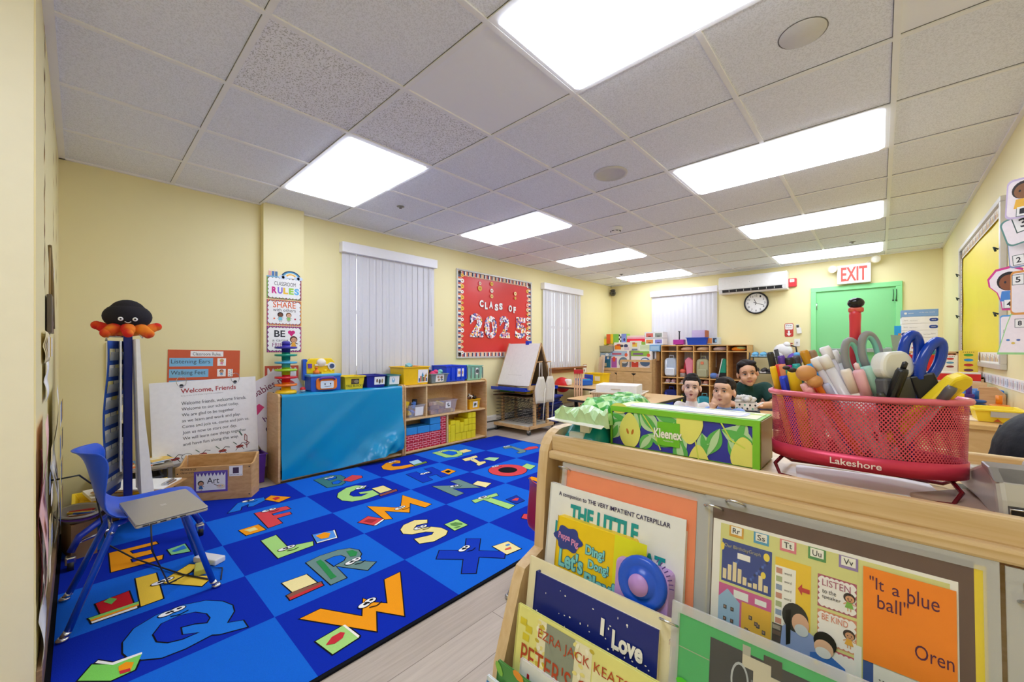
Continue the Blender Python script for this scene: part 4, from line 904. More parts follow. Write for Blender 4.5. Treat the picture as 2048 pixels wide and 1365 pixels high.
for i, (y, z, w, h) in enumerate(((2.955, .042, .03, .12), (2.988, .042, .07, .2), (3.06, .042, .098, .09), (3.06, .134, .07, .15), (3.133, .134, .06, .12), (3.16, .042, .075, .09), (3.238, .042, .07, .09), (3.31, .042, .075, .09),
                               (3.196, .134, .065, .08), (3.263, .134, .06, .08), (3.325, .134, .062, .08), (3.196, .216, .065, .075), (3.263, .216, .06, .075), (3.325, .216, .062, .075), (3.263, .293, .06, .07), (3.325, .293, .062, .07), (2.955, .164, .03, .09), (2.988, .244, .07, .05))):
    cblock('yellow cardboard block in the lower right compartment', y, z, w, h, YBK, 'yellow cardboard blocks')
# ---------------------------------------------------------------- left corner: chair, laptop, charts, box
def kid_chair(label, loc, rz, c, sh=.355, w=.33, full=True):
    """moulded shell chair; it faces +y before rotation"""
    m = mat('chair_shell_' + c, c, .32, var=.04); leg = mat('chair_leg_' + c, c, .25, .1, var=.03)
    t = thing('child_chair', label, 'chair', loc, rz)
    prof = [(.2, .004), (.185, .018), (.12, .004), (0, -.004), (-.08, .0), (-.125, .03), (-.15, .08), (-.165, .15), (-.178, .22), (-.19, .27), (-.212, .305), (-.232, .312)]
    b = MB(); n = 10; vs = []
    for k, (y, z) in enumerate(prof):
        up = max(0, min(1, (z - .03) / .25)); ww = w / 2 * (1 - .06 * up) if y < .1 else w / 2 * (.96 if k == 0 else 1)
        if k >= len(prof) - 2: ww *= .86 if k == len(prof) - 1 else .95
        for i in range(n + 1):
            u = -1 + 2 * i / n
            vs.append((u * ww, y + (.075 * u * u if up > 0 else 0) * up, z + sh + (.028 * abs(u) ** 3 * (1 - up) if k > 1 else 0)))
    b.add(vs, [(k * (n + 1) + i, k * (n + 1) + i + 1, (k + 1) * (n + 1) + i + 1, (k + 1) * (n + 1) + i) for k in range(len(prof) - 1) for i in range(n)], m, True)
    o = b.obj('seat_shell', t, solid=.007, sub=1)
    for sx in (-1, 1):
        for (ya, yb) in ((.13, .225), (-.1, -.235)):
            p = (sx * w * .3, ya, sh - .01); q = (sx * w * .52, yb, .03); pp = Vector(p); qq = Vector(q)
            g = MB().tube([pp + Vector((-sx * .02, -ya * .3, .0)), pp, pp.lerp(qq, .15), qq], .0125, leg, 10); lo = g.obj('leg', t)
            MB().cyl(qq, qq + Vector((sx * .004, .012 * (1 if yb > 0 else -1), -.018)), .0135, CHROME).lathe([(.013, 0), (.02, -.008), (.018, -.0165), (.0, -.0175)], CHROME, qq + Vector((sx * .005, .014 * (1 if yb > 0 else -1), -.0125)), 14).obj('foot_glide', lo, label='chrome glide')
    MB().tube([(-w * .33, .14, sh - .03), (w * .33, .14, sh - .03)], .008, CHROME).tube([(-w * .36, -.11, sh - .04), (w * .36, -.11, sh - .04)], .008, CHROME).obj('stretcher', t)
    return t
kid_chair('bright blue plastic child chair with a laptop on its seat, on the rug corner', (-2.545, .205, .011), 0, '1550c8', .395, .355)
kid_chair('red plastic child chair behind the foreground bookcase', (-1.1, 1.6, 0), .06, 'a3142c', .235, .35)
def laptop():
    t = thing('laptop', 'closed silver laptop lying on the blue chair', 'laptop', mtx=Matrix.Translation((-2.41, .258, .437)) @ Matrix.Rotation(.09, 4, 'Z') @ Matrix.Rotation(.02, 4, 'Y'))
    SIL = mat('laptop_silver', 'b9b5ac', .35, .6, var=.02); D = M('2a2a2c', .4)
    MB().prism(rbox(0, 0, .352, .242, .012), -.012, -.001, SIL).obj('base', t, bev=.003)
    MB().prism(rbox(0, 0, .352, .242, .012), .0005, .007, SIL).obj('lid', t, bev=.002)
    p = MB()
    for i, y in enumerate((-.1, -.075, -.045, -.01, .02)): p.box((.1757, y, -.0085), (.1767, y + .02, -.003), D)
    p.box((-.05, -.1215, -.008), (.02, -.1208, -.003), D); p.obj('port', t)
    e = MB()
    for q in (-.012, -.003, .006): e.poly([(q - .002, -.01), (q + .002, -.01), (q + .006, .01), (q + .002, .01)], M('dedcd6', .3), .0074)
    e.obj('logo', t, label='pale slanted stripes logo')
laptop()
MB().tube([(-2.228, .2, .43), (-2.2, .2, .33), (-2.45, .28, .06), (-2.6, .42, .02), (-2.52, .5, .018), (-2.4, .47, .018)], .003, BLACK).obj('cable', label='black cable hanging from the laptop to the rug', cat='cable')
MB().tube([(-2.95, -.09, .52), (-2.9, -.07, .53), (-2.92, .0, .53), (-3.0, .05, .45), (-3.02, .1, .12), (-2.95, .2, .03), (-2.6, .35, .017), (-2.45, .43, .017)], .004, BLACK).obj('cable', label='black power cord running from the left wall across the rug', cat='cable')
MB().box((-.075, -.03, 0), (.075, .03, .03), M('e6e6e4', .4)).obj('power_adapter', label='white power adapter lying on the rug under the blue chair', cat='adapter', loc=(-2.66, .47, .012), rz=.5, bev=.006)
MB().box((-.05, -.025, 0), (.05, .025, .028), M('b9b84a', .4)).obj('sticky_block', label='small olive block on the rug beside the power adapter', cat='block', loc=(-2.58, .42, .012), rz=-.2, bev=.004)
# pocket chart stand on casters
t = thing('chart_stand', 'blue metal rolling chart stand behind the blue chair', 'stand', (-3.4, .2, 0))
SB_ = mat('stand_blue', '16309c', .3, .1, var=.03)
MB().box((-.02, -.02, .1), (.02, .02, 1.24), SB_).obj('pole', t, bev=.004)
MB().tube([(.3, -.23, .1), (.3, -.2, .17), (.2, -.12, .2), (-.02, 0, .21), (-.2, .1, .2), (-.28, .16, .17), (-.3, .18, .09)], .016, SB_, 10).obj('curved_foot', t)
MB().tube([(.31, .3, .09), (.31, .26, .17), (.2, .16, .2), (0, 0, .2), (-.25, -.2, .18), (-.3, -.24, .09)], .016, SB_, 10).obj('curved_foot', t)
MB().tube([(.02, 0, .2), (.24, -.05, .16), (.3, -.21, .14)], .008, CHROME).obj('brace', t)
for x, y in ((.3, -.23), (.31, .3), (-.3, .18), (-.3, -.24)):
    c = MB().cyl((x, y - .012, .032), (x, y + .012, .032), .031, BLACK, n=18).obj('caster', t)
    MB().box((x - .03, y - .02, .035), (x + .022, y + .02, .08), CHROME).obj('caster_fork', c, bev=.008)
MB().tube([(0, 0, 1.23), (-.03, -.09, 1.23), (-.03, -.09, 1.2)], .007, CHROME).tube([(0, .02, 1.24), (.06, .04, 1.26), (.08, .06, 1.22)], .005, CHROME).obj('top_hook', t)
MB().box((-.012, -.034, .62), (.012, -.014, .7), BLACK).box((-.012, -.034, 1.12), (.012, -.014, 1.17), BLACK).obj('clamp', t)
# blue pocket chart hanging on the stand
t = thing('pocket_chart', 'blue pocket chart with clear pockets of cards hanging on the rolling stand', 'pocket chart', (-3.44, .14, .3))
CB = mat('pocket_chart_cloth', '2550a8', .8, var=.08, scale=200)
b = MB(); vs = []; K = 30
def cpos(q, u):  # q up 0..1, u across
    return (-.01 + .24 * (1 - u), .05 - .085 * (1 - u) + .006 * math.sin(q * 9) - .02 * (1 - q), .9 * q)
for i in range(K + 1):
    for u in (0, .33, .66, 1): vs.append(cpos(i / K, u))
b.add(vs, [(i * 4 + k, i * 4 + k + 1, i * 4 + k + 5, i * 4 + k + 4) for i in range(K) for k in range(3)], CB, True); b.obj('cloth', t, solid=.003)
CP = mat('clear_pocket', 'c9cfd4', .2, var=.02, alpha=.55)
for i in range(9):
    q = .05 + i * .103; p0 = [Vector(cpos(q, u)) + Vector((.002, .006, 0)) for u in (.02, .5, .98)]; p1 = [Vector(cpos(q + .055, u)) + Vector((.003, .012, 0)) for u in (.02, .5, .98)]
    g = MB(); g.add(p0 + p1, [(0, 1, 4, 3), (1, 2, 5, 4)], CP); g.obj('clear_pocket', t, solid=.001)
    g = MB()
    for k in range(3):
        ua, ub = .05 + k * .31, .05 + k * .31 + .27
        a, c = Vector(cpos(q + .01, ua)), Vector(cpos(q + .01, ub)); a2, c2 = Vector(cpos(q + .075, ua)), Vector(cpos(q + .075, ub)); d = Vector((.001, .004, 0))
        g.add([a + d, c + d, c2 + d, a2 + d], [(0, 1, 2, 3)], M(('efe9b8', 'f4f2e6', 'e9dc8a', 'f4f3f0')[(i + k) % 4] if i > 3 else ('d8d6cc', 'efede0')[k % 2], .7))
    g.obj('card_row', t, solid=.001)
# flip chart paper on the same stand
b = MB(); b.prism([(.02, .93), (.036, .93), (.06, .45), (.1, .01), (.045, .0), (.03, .45)], -.02, .27, PAPER, 'x'); [b.prism([(.04 + .012 * k, .0), (.046 + .012 * k, .0), (.034, .5)], -.03 - .006 * k, -.02, PAPER, 'x') for k in range(4)]; vs = []
for i in range(0):
    q = i / 12
    for k, (x, y) in enumerate(((-.02, .05), (.28, .055))): vs.append((x, y + .05 * (1 - q) + .003 * math.sin(q * 5 + k), .93 * q))
b.obj('paper_pad', label='thick white paper pad hanging behind the blue pole', cat='paper pad', loc=(-3.44, .2, .28))
MB().box((0, 0, 0), (.26, .006, .75), M('eef0f2', .5)).obj('white_board', label='narrow white board edge between pocket chart and blue pole', cat='board', loc=(-3.47, .158, .45))
# soft octopus toy on top of the stand
t = thing('plush_octopus', 'black and red plush octopus toy on top of the chart stand', 'soft toy', (-3.4, .2, 1.225), rz=1.52)
FK = mat('black_plush', '1d1a22', .95, var=.2, scale=180, bump=.4)
rg = bpy.data.materials.new('red_orange_plush'); rg.use_nodes = True; _nt = rg.node_tree; _tc = _nt.nodes.new('ShaderNodeTexCoord'); _n = _nt.nodes.new('ShaderNodeTexNoise'); _n.inputs['Scale'].default_value = 9; _r = _nt.nodes.new('ShaderNodeValToRGB')
_r.color_ramp.elements[0].color = lin('d8231a'); _r.color_ramp.elements[1].color = lin('f39a1e'); _r.color_ramp.elements[0].position = .42; _r.color_ramp.elements[1].position = .68
_nt.links.new(_tc.outputs['Object'], _n.inputs['Vector']); _nt.links.new(_n.outputs['Fac'], _r.inputs[0]); _nt.links.new(_r.outputs[0], _nt.nodes['Principled BSDF'].inputs['Base Color']); _nt.nodes['Principled BSDF'].inputs['Roughness'].default_value = .95
b = MB().ball((0, 0, .125), (.112, .105, .082), FK, 24, 14)
b.ball((0, 0, .15), (.085, .08, .078), FK, 20, 12)
b.obj('head', t)
b = MB()
for k in range(8):
    a = k * PI / 4; up = .07 if k in (0, 4) else .022; b.tube([(.05 * math.cos(a), .05 * math.sin(a), .055), (.09 * math.cos(a), .09 * math.sin(a), .045), (.13 * math.cos(a), .13 * math.sin(a), up)], [.034, .034, .024], rg, 12)
    b.ball((.132 * math.cos(a), .132 * math.sin(a), up - .002), .025, rg, 12, 8)
b.ball((0, 0, .045), (.09, .09, .04), rg); b.obj('tentacles', t, label='red and orange tentacles')
b = MB(); E_ = M('f2f2f4', .3)
for q in (-.28, .28):
    p = Vector((math.sin(q) * .112, -math.cos(q) * .104, .105)); b.ball(p, (.012, .006, .012), E_, 12, 8).ball(p + Vector((0, -.005, 0)), (.005, .004, .005), BLACK, 10, 6)
b.tube([(-.014, -.101, .09), (0, -.1, .083), (.014, -.101, .09)], .0022, E_, 6); b.obj('face', t, label='white eyes and smile')
# welcome chart hanging over the wooden box
m = wallm((-4.02, .37, .26), '+x', .02, .03)
t = thing('welcome_chart', 'large white welcome song chart on rings leaning above the wooden box', 'chart', mtx=m)
w, h = .66, .635
b = MB()
for i, d in enumerate((0, .006, .012)): b.box((.01 * i, -.012 * (2 - i), -.02 + d), (w + .03 - .01 * i, h, -.018 + d), PAPER)
b.obj('pages', t)
b = MB().rect(0, 0, w, h, PAPER, 0)
b.text('Welcome, Friends', .18, .535, .36, .042, M('a81d1a', .6), .001, .012).text('Sung to the tune of the beginning compilation', .18, .515, .27, .012, M('b9b6b4', .7), .001)
for i, s_ in enumerate(('Welcome friends, welcome friends.', 'Welcome to our school today.', 'We are glad to be together', 'as we learn and work and play.', 'Come and join us, come and join us.', 'Join us now to start our day.', 'We will learn new things together', 'and have fun along the way.')):
    b.text(s_, .18, .445 - i * .046, (.43, .375, .34, .385, .445, .355, .42, .365)[i], .031, M('33343a', .7), .001)
for i, x in enumerate((.13, .3, .43, .55)):
    y = .04 + .012 * (i == 3); b.ell(x, y, .028, .012, M('a8463c', .7), .001, 12).line([(x - .03, y - .03), (x - .01, y), (x + .02, y + .03), (x + .05, y + .02)], .004, INK, .0014).line([(x + .01, y), (x + .03, y - .03)], .004, INK, .0014).line([(x - .02, y + .02), (x - .045, y + .045)], .006, M('5f7a6a', .7), .0014)
b.ell(.2, .045, .035, .024, M('8a8a8c', .7), .0012, 16).ell(.2, .045, .03, .02, PAPER, .0014, 16)
b.line([(.6, .03), (.605, .13), (.59, .15), (.585, .1), (.62, .07), (.6, .05), (.585, .07)], .005, M('8a3430', .7), .0014).line([(.57, .14), (.55, .18)], .01, M('5f7a6a', .7), .0014)
b.obj('front_page', t, solid=0)
for x in (.185, .535):
    MB().tube([(x + .032 * math.cos(a), h - .03 + .04 * math.sin(a) + .03, .004 + .018 * math.sin(a * .5)) for a in [k * PI / 10 for k in range(20)]], .0022, CHROME, 6, closed=True).obj('ring', t)
    MB().ell(x, h - .035, .014, .014, INK, .0016, 14).obj('hole', t)
MB().box((.0, .18, .002), (.1, .186, .003), M('ffffff', .15)).obj('tape_shine', t, label='glossy tape') if 0 else None
# rough wooden box with the art label
t = thing('art_box', 'plywood book box with purple bordered art label on the rug edge', 'box', (-3.725, .69, .0), rz=.93 - .23)
t.rotation_euler = (0, 0, math.atan2(.41, .275)); w, d, h = .5, .15, .3
b = MB(); PLY = wood('plywood', 'c2935a', 'd9ae78', scale=(4, 4, 12))
b.box((-w / 2, -.008, .012), (w / 2, .006, h - .03), PLY); fo = b.obj('front_board', t, bev=.002)
MB().box((-w / 2 + .015, d - .02, .012), (w / 2, d - .006, h + .03), PLY).obj('back_board', t, bev=.002)
for x in (-w / 2, w / 2 - .014): MB().prism([(.006, .012), (d - .02, .012), (d - .02, h + .03), (.05, h - .03), (.006, h - .03)], x, x + .014, PLY, 'x').obj('side_board', t, bev=.002)
MB().box((-w / 2 + .014, .006, .012), (w / 2 - .014, d - .02, .024), PLY).obj('bottom_board', t)
X = Matrix.Translation((0, -.0085, 0)) @ Matrix.Rotation(PI / 2, 4, 'X')
q = MB(X=X); q.box((-.13, .075, 0), (.09, .235, .001), M('6a52b0', .5)).box((-.115, .09, .001), (.076, .222, .0016), PAPER)
for i in range(8): q.poly([(-.115 + i * .0238, .222), (-.0912 + i * .0238, .222), (-.103 + i * .0238, .195)], M('5b4796', .6), .002)
q.text('Art', -.045, .14, .08, .045, INK, .002); doodle(q, -.085, .09, .075, '2a211c', '3f6fae', z=.002); q.ell(.045, .115, .028, .018, M('efe2c8', .6), .002).line([(0, .135), (.03, .118)], .004, BRN, .0026)
for i, c in enumerate(('d84a3a', '3f7fd0', 'f0c040')): q.ell(.035 + i * .01, .118, .004, .004, M(c, .6), .0026, 8)
q.obj('label_card', t, label='purple bordered art label')
q = MB(X=X); q.box((.1, .185, 0), (.19, .262, .001), PAPER).rect(.125, .205, .04, .045, M('4a3550', .6), .0016).text('.........', .105, .192, .08, .005, INK, .0016); q.obj('small_card', t, label='small white card with dark picture')
q = MB(X=X)
for x, y in ((-.235, .225), (.235, .04), (.235, .25), (-.235, .04)): q.ell(x, y, .005, .005, INK, .0006, 10)
q.text('PROPERTY OF', -.215, .245, .1, .016, INK, .0006).text('classroom', -.215, .225, .09, .014, INK, .0006); q.obj('screw_and_marker_writing', t)
# the low book tray, papers and baskets behind
t = thing('book_table', 'low grey table holding picture books behind the chart stand', 'table', (-3.98, .25, 0))
MB().box((-.17, -.16, .29), (.14, .22, .31), M('a59a86', .6)).obj('table_top', t, bev=.003)
for x in (-.15, .12):
    for y in (-.14, .2): MB().box((x - .012, y - .012, 0), (x + .012, y + .012, .29), M('77706a', .6)).obj('leg', t)
for i, (c, d_) in enumerate((('e0762f', 'orange'), ('5a8fb8', 'blue'), ('e8c25a', 'yellow'))):
    b = MB().box((-.1, -.07, 0), (.1, .07, .006), PAPER).box((-.101, -.071, .006), (.101, .071, .008), M(c, .5)).box((-.05, -.04, .008), (.04, .03, .0085), M('f0e6c8', .6)); b.obj('picture_book', label=d_ + ' covered picture book lying on the low table behind the chart stand', cat='book', loc=(-3.95 - .02 * i, .3 + .04 * i, .312 + .0095 * i), rz=.3 * i - .2)
o = bin_('storage_basket', 'grey plastic basket under the low table left of the wooden box', .16, .42, -3.9, .22, 0.003, .22, M('6e7076', .5), .9)
o = bin_('storage_basket', 'purple bin between the wooden box and the covered shelf', .93, 1.1, -3.92, .2, .003, .25, M('5b2f9a', .4), .85)
t = thing('paper_tray', 'yellow tray stacked with papers behind the blue chair', 'tray', (-3.68, .2, .0))
b = MB(); tub(b, 0, 0, .17, .3, .44, .05, YEL, .92); b.obj('tray', t, bev=.003)
for x in (-.11, .11):
    for y in (-.17, .17): MB().box((x - .01, y - .01, 0), (x + .01, y + .01, .175), M('d9b91a', .5)).obj('leg', t)
MB().box((-.12, -.17, .221), (.12, .1, .24), M('e9e2d2', .7)).obj('paper_stack', label='loose printed papers on the left of the yellow tray', cat='paper', loc=(-3.7, .2, 0), rz=.15)
t = thing('clipboard', 'brown clipboard with white papers on the yellow tray', 'clipboard', mtx=Matrix.Translation((-3.62, .28, .247)) @ Matrix.Rotation(1.0, 4, 'Z') @ Matrix.Rotation(.05, 4, 'Y'))
MB().prism(rbox(0, 0, .4, .26, .012), 0, .004, M('b0814a', .5)).obj('board', t); MB().box((-.19, -.115, .0045), (.17, .115, .012), PAPER).obj('paper', t)
MB().box((.13, -.05, .012), (.17, .05, .024), CHROME).cyl((.15, -.05, .024), (.15, .05, .024), .009, CHROME).obj('clip', t, bev=.003)
t = thing('crayon_tub', 'grey and purple tray of crayons in the left corner by the stand', 'tray', (-3.33, .0, .2), rz=.2)
b = MB().lathe([(.0, 0), (.1, 0), (.13, .035), (.15, .04), (.15, .048), (.122, .045), (.095, .008), (0, .008)], M('9a938c', .5), sy=.62, n=28); b.obj('tub', t)
MB().lathe([(.131, .02), (.136, .032), (.151, .036)], PURP, sy=.62, n=28, cap=False).obj('purple_rim', t)
MB().box((-.1, -.05, -.2), (.1, .05, 0), M('8a6a48', .6)).obj('stand_block', t)
for i, c in enumerate(('f0f0f0', 'c83a3a', 'e8d8d0', 'e8c02a', 'f4f2ee', '2f5fb0', 'e07a9a', '7a4a2a')):
    MB().cyl((-.05, 0, 0), (.045, 0, 0), .0065, M(c, .5)).cyl((.045, 0, 0), (.055, 0, 0), .0065, M(c, .5), .002).obj('crayon', label=('white', 'red', 'cream', 'yellow', 'pale', 'blue', 'pink', 'brown')[i] + ' crayon in the grey and purple tray', cat='crayon', group='crayons in the corner tray', mtx=Matrix.Translation((-3.38 + .016 * i, .0 + .01 * (i % 3), .224 + .008 * (i % 2))) @ Matrix.Rotation(1.1 + .25 * math.sin(i * 2), 4, 'Z'))
MB().box((0, 0, 0), (.17, .24, .12), wood('dark_crate', '6a4d30', '8f6c48')).obj('wooden_crate', label='small brown wooden crate in the corner below the power cord', cat='crate', loc=(-3.95, -.06, .0), bev=.003)
# handwritten chart leaning beside the covered shelf
m = wallm((-4.04, .97, .12), '+x', .08, .55)
t = thing('handwritten_chart', 'white handwritten chart leaning between welcome chart and covered shelf', 'chart', mtx=wallm(tuple(PXX(578, 728, -4.076)), '+x', 0, .5))
b = MB(); b.box((-.56, -.6, -.002), (0, 0, 0), M('e6e3e8', .7))
for x, y, s_, wd, c in ((-.38, -.125, 'babies n', .25, '7a2a4a'), (-.3, -.22, 'thin', .2, '26305a'), (-.42, -.36, 'her', .1, '5a2a6a'), (-.45, -.46, 'over', .14, '26305a'), (-.45, -.55, 'or', .08, '26305a')): b.text(s_, x, y, wd, .06 if y > -.3 else .05, M(c, .7), .001, .004)
b.poly([(-.44, -.27), (-.36, -.24), (-.38, -.19), (-.43, -.2)], M('d8407a', .7), .001).poly([(-.1, -.17), (-.04, -.18), (-.06, -.14)], M('d84a4a', .7), .001); b.obj('sheet', t)
# ---------------------------------------------------------------- easel on casters
t = thing('paint_easel', 'double sided wooden paint easel with white paper and drying rack on casters', 'easel', (-3.78, 4.31, 0))
EW = wood('easel_wood', 'cba06a', 'e2bf8c', scale=(3, 3, 12))
b = MB()
for y in (-.29, .27): b.box((-.33, y - .02, .075), (.33, y + .02, .115), EW)
for x in (-.33, .29): b.box((x, -.29, .075), (x + .04, .29, .115), EW)
b.box((-.3, -.28, .1), (.3, .28, .112), M('e9e2d4', .6)); b.obj('base_frame', t, bev=.003)
for x in (-.31, .31):
    for y in (-.27, .27):
        c = MB().cyl((x, y - .012, .03), (x, y + .012, .03), .03, M('3a3a3c', .4), n=16).obj('caster', t); MB().box((x - .02, y - .018, .03), (x + .02, y + .018, .075), CHROME).obj('caster_fork', c, bev=.006)
for x in (-.3, .3):
    for y in (-.14, .14): MB().box((x - .018, y - .018, .11), (x + .018, y + .018, .66), EW).obj('post', t, bev=.003)
for x in (-.3, .3): MB().prism([(-.27, .6), (.27, .6), (.27, .66), (-.27, .66)], x - .016, x + .016, EW, 'x').obj('side_rail', t, bev=.003)
for s_, nm in ((-1, 'front'), (1, 'rear')):
    X = Matrix.Translation((0, s_ * .255, .64)) @ (Matrix.Rotation(PI if s_ > 0 else 0, 4, 'Z')) @ Matrix.Rotation(PI / 2 - .4, 4, 'X')
    MB(X=X).box((-.3, 0, -.008), (.3, .635, .006), M('8a7358', .6)).box((-.312, 0, -.012), (-.285, .65, .004), EW).box((.285, 0, -.012), (.312, .65, .004), EW).obj('board', t)
    MB(X=X).box((-.29, .01, .006), (.3, .64, .011), M('ebe8e2', .7)).obj('paper', t, label='white paper')
    MB(X=X).line([(-.14, .16), (.12, .16)], .004, M('c9c4bb', .7), .0115).line([(-.1, .5), (-.12, .2)], .003, M('dcd8d0', .7), .0115).obj('crease', t)
    MB(X=Matrix.Translation((0, s_ * .3, .585)) @ Matrix.Rotation(PI if s_ > 0 else 0, 4, 'Z')).box((-.33, -.05, 0), (.31, .06, .012), M('1a3fb4', .35)).box((-.33, -.055, 0), (.31, -.045, .045), M('1a3fb4', .35)).box((-.33, .05, 0), (.31, .06, .04), M('1a3fb4', .35)).obj('paint_tray', t, bev=.004)
MB().box((.04, -.03, 1.215), (.1, .04, 1.27), M('1c3fb8', .4)).obj('clip', t, bev=.005)
MB().tube([(.3, -.1, .97), (.4, -.1, .985)], .009, EW).tube([(.3, .1, .97), (.4, .1, .985)], .009, EW).obj('peg', t)
for k in range(9):
    z = .16 + k * .048; c = M('6b5136', .8) if k > 6 else M('1f2126', .6); b = MB()
    if k > 6: b.box((-.34, -.3, z), (.3, .26, z + .008), c)
    else:
        for i in range(9): b.tube([(-.31 + i * .077, -.27, z), (-.31 + i * .077, .27, z)], .0025, c, 5)
        for i in range(6): b.tube([(-.32, -.26 + i * .104, z), (.32, -.26 + i * .104, z)], .0025, c, 5)
    b.obj('drying_shelf', t)
MB().box((-.25, -.25, .55), (.02, .1, .585), GRN).box((.03, -.25, .55), (.25, .1, .585), M('d8b024', .4)).obj('paint_box', t, label='green and yellow paint boxes')
for i, (y, lab) in enumerate(((-.1, 'cream canvas apron hanging at the front right of the easel'), (.1, 'cream canvas apron hanging at the rear right of the easel'))):
    X = Matrix.Translation((-3.405, 4.31 + y, .42)) @ Matrix.Rotation(PI / 2 * .9, 4, 'Z') @ Matrix.Rotation(PI / 2, 4, 'X')
    b = MB(X=X); AP = M('e6dfd0', .85); n = 8; vs = []
    for k in range(n + 1):
        q = k / n; wd = .095 if q < .55 else .095 - .045 * (q - .55) / .45
        for u in (-1, -.4, .3, 1): vs.append((u * wd, .36 * q, .012 * math.sin(u * 4 + q * 5)))
    b.add(vs, [(k * 4 + i2, k * 4 + i2 + 1, k * 4 + i2 + 5, k * 4 + i2 + 4) for k in range(n) for i2 in range(3)], AP, True)
    b.tube([(-.025, .36, 0), (-.015, .55, .0), (.015, .55, 0), (.025, .36, 0)], .006, AP, 6).tube([(.07, .2, .01), (.05, 0, .015), (.04, -.26, .0)], .005, AP, 6)
    b.obj('apron', label=lab, cat='apron', solid=.004)
b = MB()
for k in range(13): b.box((-.06 + .02 * math.sin(k * 2.1), -.2, .012 + k * .033), (.12 + .03 * math.sin(k * 1.7), .2, .036 + k * .033), M(('1d2f86', '2740a8', '16245f')[k % 3], .6))
b.obj('folded_mats', label='tall pile of folded navy mats behind the easel', cat='mat', loc=tuple(PY(1098, 699, 4.95))[:2] + (0,), rz=.2)
b = MB()
for i in range(4): b.tube([(.0 + i * .035, 0, .0), (.005 + i * .035, .02, .86 - .03 * i)], .012, M('d9ab86', .5), 8)
b.box((-.01, -.01, .78), (.13, .03, .84), RED); b.obj('folded_rack', label='pale wooden poles bundled with a red clip behind the easel', cat='rack', loc=(-3.46, 5.1, 0), rz=.6)
# ---------------------------------------------------------------- two tables
def table(label, x0, x1, y0, y1, z):
    t = thing('activity_table', label, 'table', ((x0 + x1) / 2, (y0 + y1) / 2, 0)); w, d = (x1 - x0) / 2, (y1 - y0) / 2
    MB().prism(rbox(0, 0, 2 * w - .008, 2 * d - .008, .07), z - .028, z, MAPX).obj('table_top', t)
    MB().prism(rbox(0, 0, 2 * w, 2 * d, .075), z - .03, z - .004, M('2d2a29', .5)).obj('edge_band', t, label='dark edge band')
    for sx in (-1, 1):
        for sy in (-1, 1):
            MB().cyl((sx * (w - .1), sy * (d - .1), 0), (sx * (w - .1), sy * (d - .1), z - .03), .022, M('2a2a2c', .4, metal=.2)).obj('leg', t)
    return t
table('low table with dark edge below the brown sill by the window wall', -4.1, -3.2, 5.25, 6.55, .55)
table('low table with dark edge carrying the white box, in front of the wooden cabinet', -2.86, -1.85, 4.0, 5.25, .55)
table('low table where the person and the children are sitting', -1.06, -.42, 3.6, 4.0, .62)
def place(name, label, cat, u, v, y, b, rz=0, group=None, dz=0, **k):
    p = PY(u, v, y); return b.obj(name, label=label, cat=cat, group=group, loc=(p.x, p.y, p.z + dz), rz=rz, **k)
t = thing('toy_case', 'blue toy case with red buttons on the far table by the window wall', 'toy', (-3.72, 5.75, .552), rz=-.5)
MB().box((-.14, -.1, 0), (.14, .1, .09), M('1c62c8', .4)).obj('body', t, bev=.01); MB().box((-.13, -.09, .09), (.13, .06, .105), M('3fa0c8', .4)).box((-.06, -.06, .105), (.08, .03, .112), M('d8566a', .5)).box((-.1, -.102, .02), (.1, -.1, .07), M('9fc8e0', .4)).obj('panel', t); MB().box((-.14, .09, .06), (.1, .13, .17), M('1746b8', .4)).obj('back_lid', t, bev=.008)
o = thing('toy_bin', 'yellow bin behind the blue toy case on the far table', 'bin', (-3.72, 6.2, .552)); b = MB(); tub(b, 0, 0, 0, .36, .24, .18, YEL, .92); b.obj('tub', o); MB().box((.02, -.125, .05), (.12, -.1, .13), M('f3e9c0', .6)).ell(0, 0, .001, .001, INK).obj('picture_tag', o)
t = thing('toy_phone', 'red and white toy dome on the left of the far table', 'toy', (-3.98, 5.5, .552)); MB().ball((0, 0, .0), (.15, .1, .13), M('d8262c', .35), 18, 10).obj('shell', t); MB().box((.07, -.05, 0), (.17, .05, .1), M('f2f0ee', .4)).obj('white_block', t, bev=.02)
t = thing('activity_bin', 'tall red and orange plastic toy standing left of the far table', 'toy', (-3.97, 5.0, .0)); MB().box((-.1, -.06, 0), (.1, .06, .5), M('f08a1c', .4)).obj('orange_part', t, bev=.03); MB().box((-.1, -.06, .5), (.12, .06, .68), M('d8262c', .4)).obj('red_part', t, bev=.04)
t = thing('red_crate', 'red plastic crate under the table with the white box', 'crate', (-2.5, 4.35, 0)); b = MB(); tub(b, 0, 0, 0.003, .5, .36, .38, M('b81f2a', .45), .9); b.obj('tub', t)
t = thing('document_box', 'white lidded file box on the middle table', 'box', (-2.42, 4.55, .552), rz=.25)
b = MB(); tub(b, 0, 0, 0, .6, .44, .075, M('d8cbb8', .45), .88, .005, .02); b.obj('tray', t, label='beige tray under the box')
b = MB()
for i in range(24): b.box((-.27 + i * .0228, -.225, .01), (-.262 + i * .0228, -.205, .055), M('c9bba6', .5))
b.obj('tray_ribs', t); MB().box((-.25, -.17, .02), (.25, .17, .165), M('f3f2ef', .45)).obj('box_body', t, bev=.008); MB().prism(rbox(0, .11, .12, .018, .008), -.1725, -.169, M('cfc4b2', .5), 'y').obj('handle_slot', t)
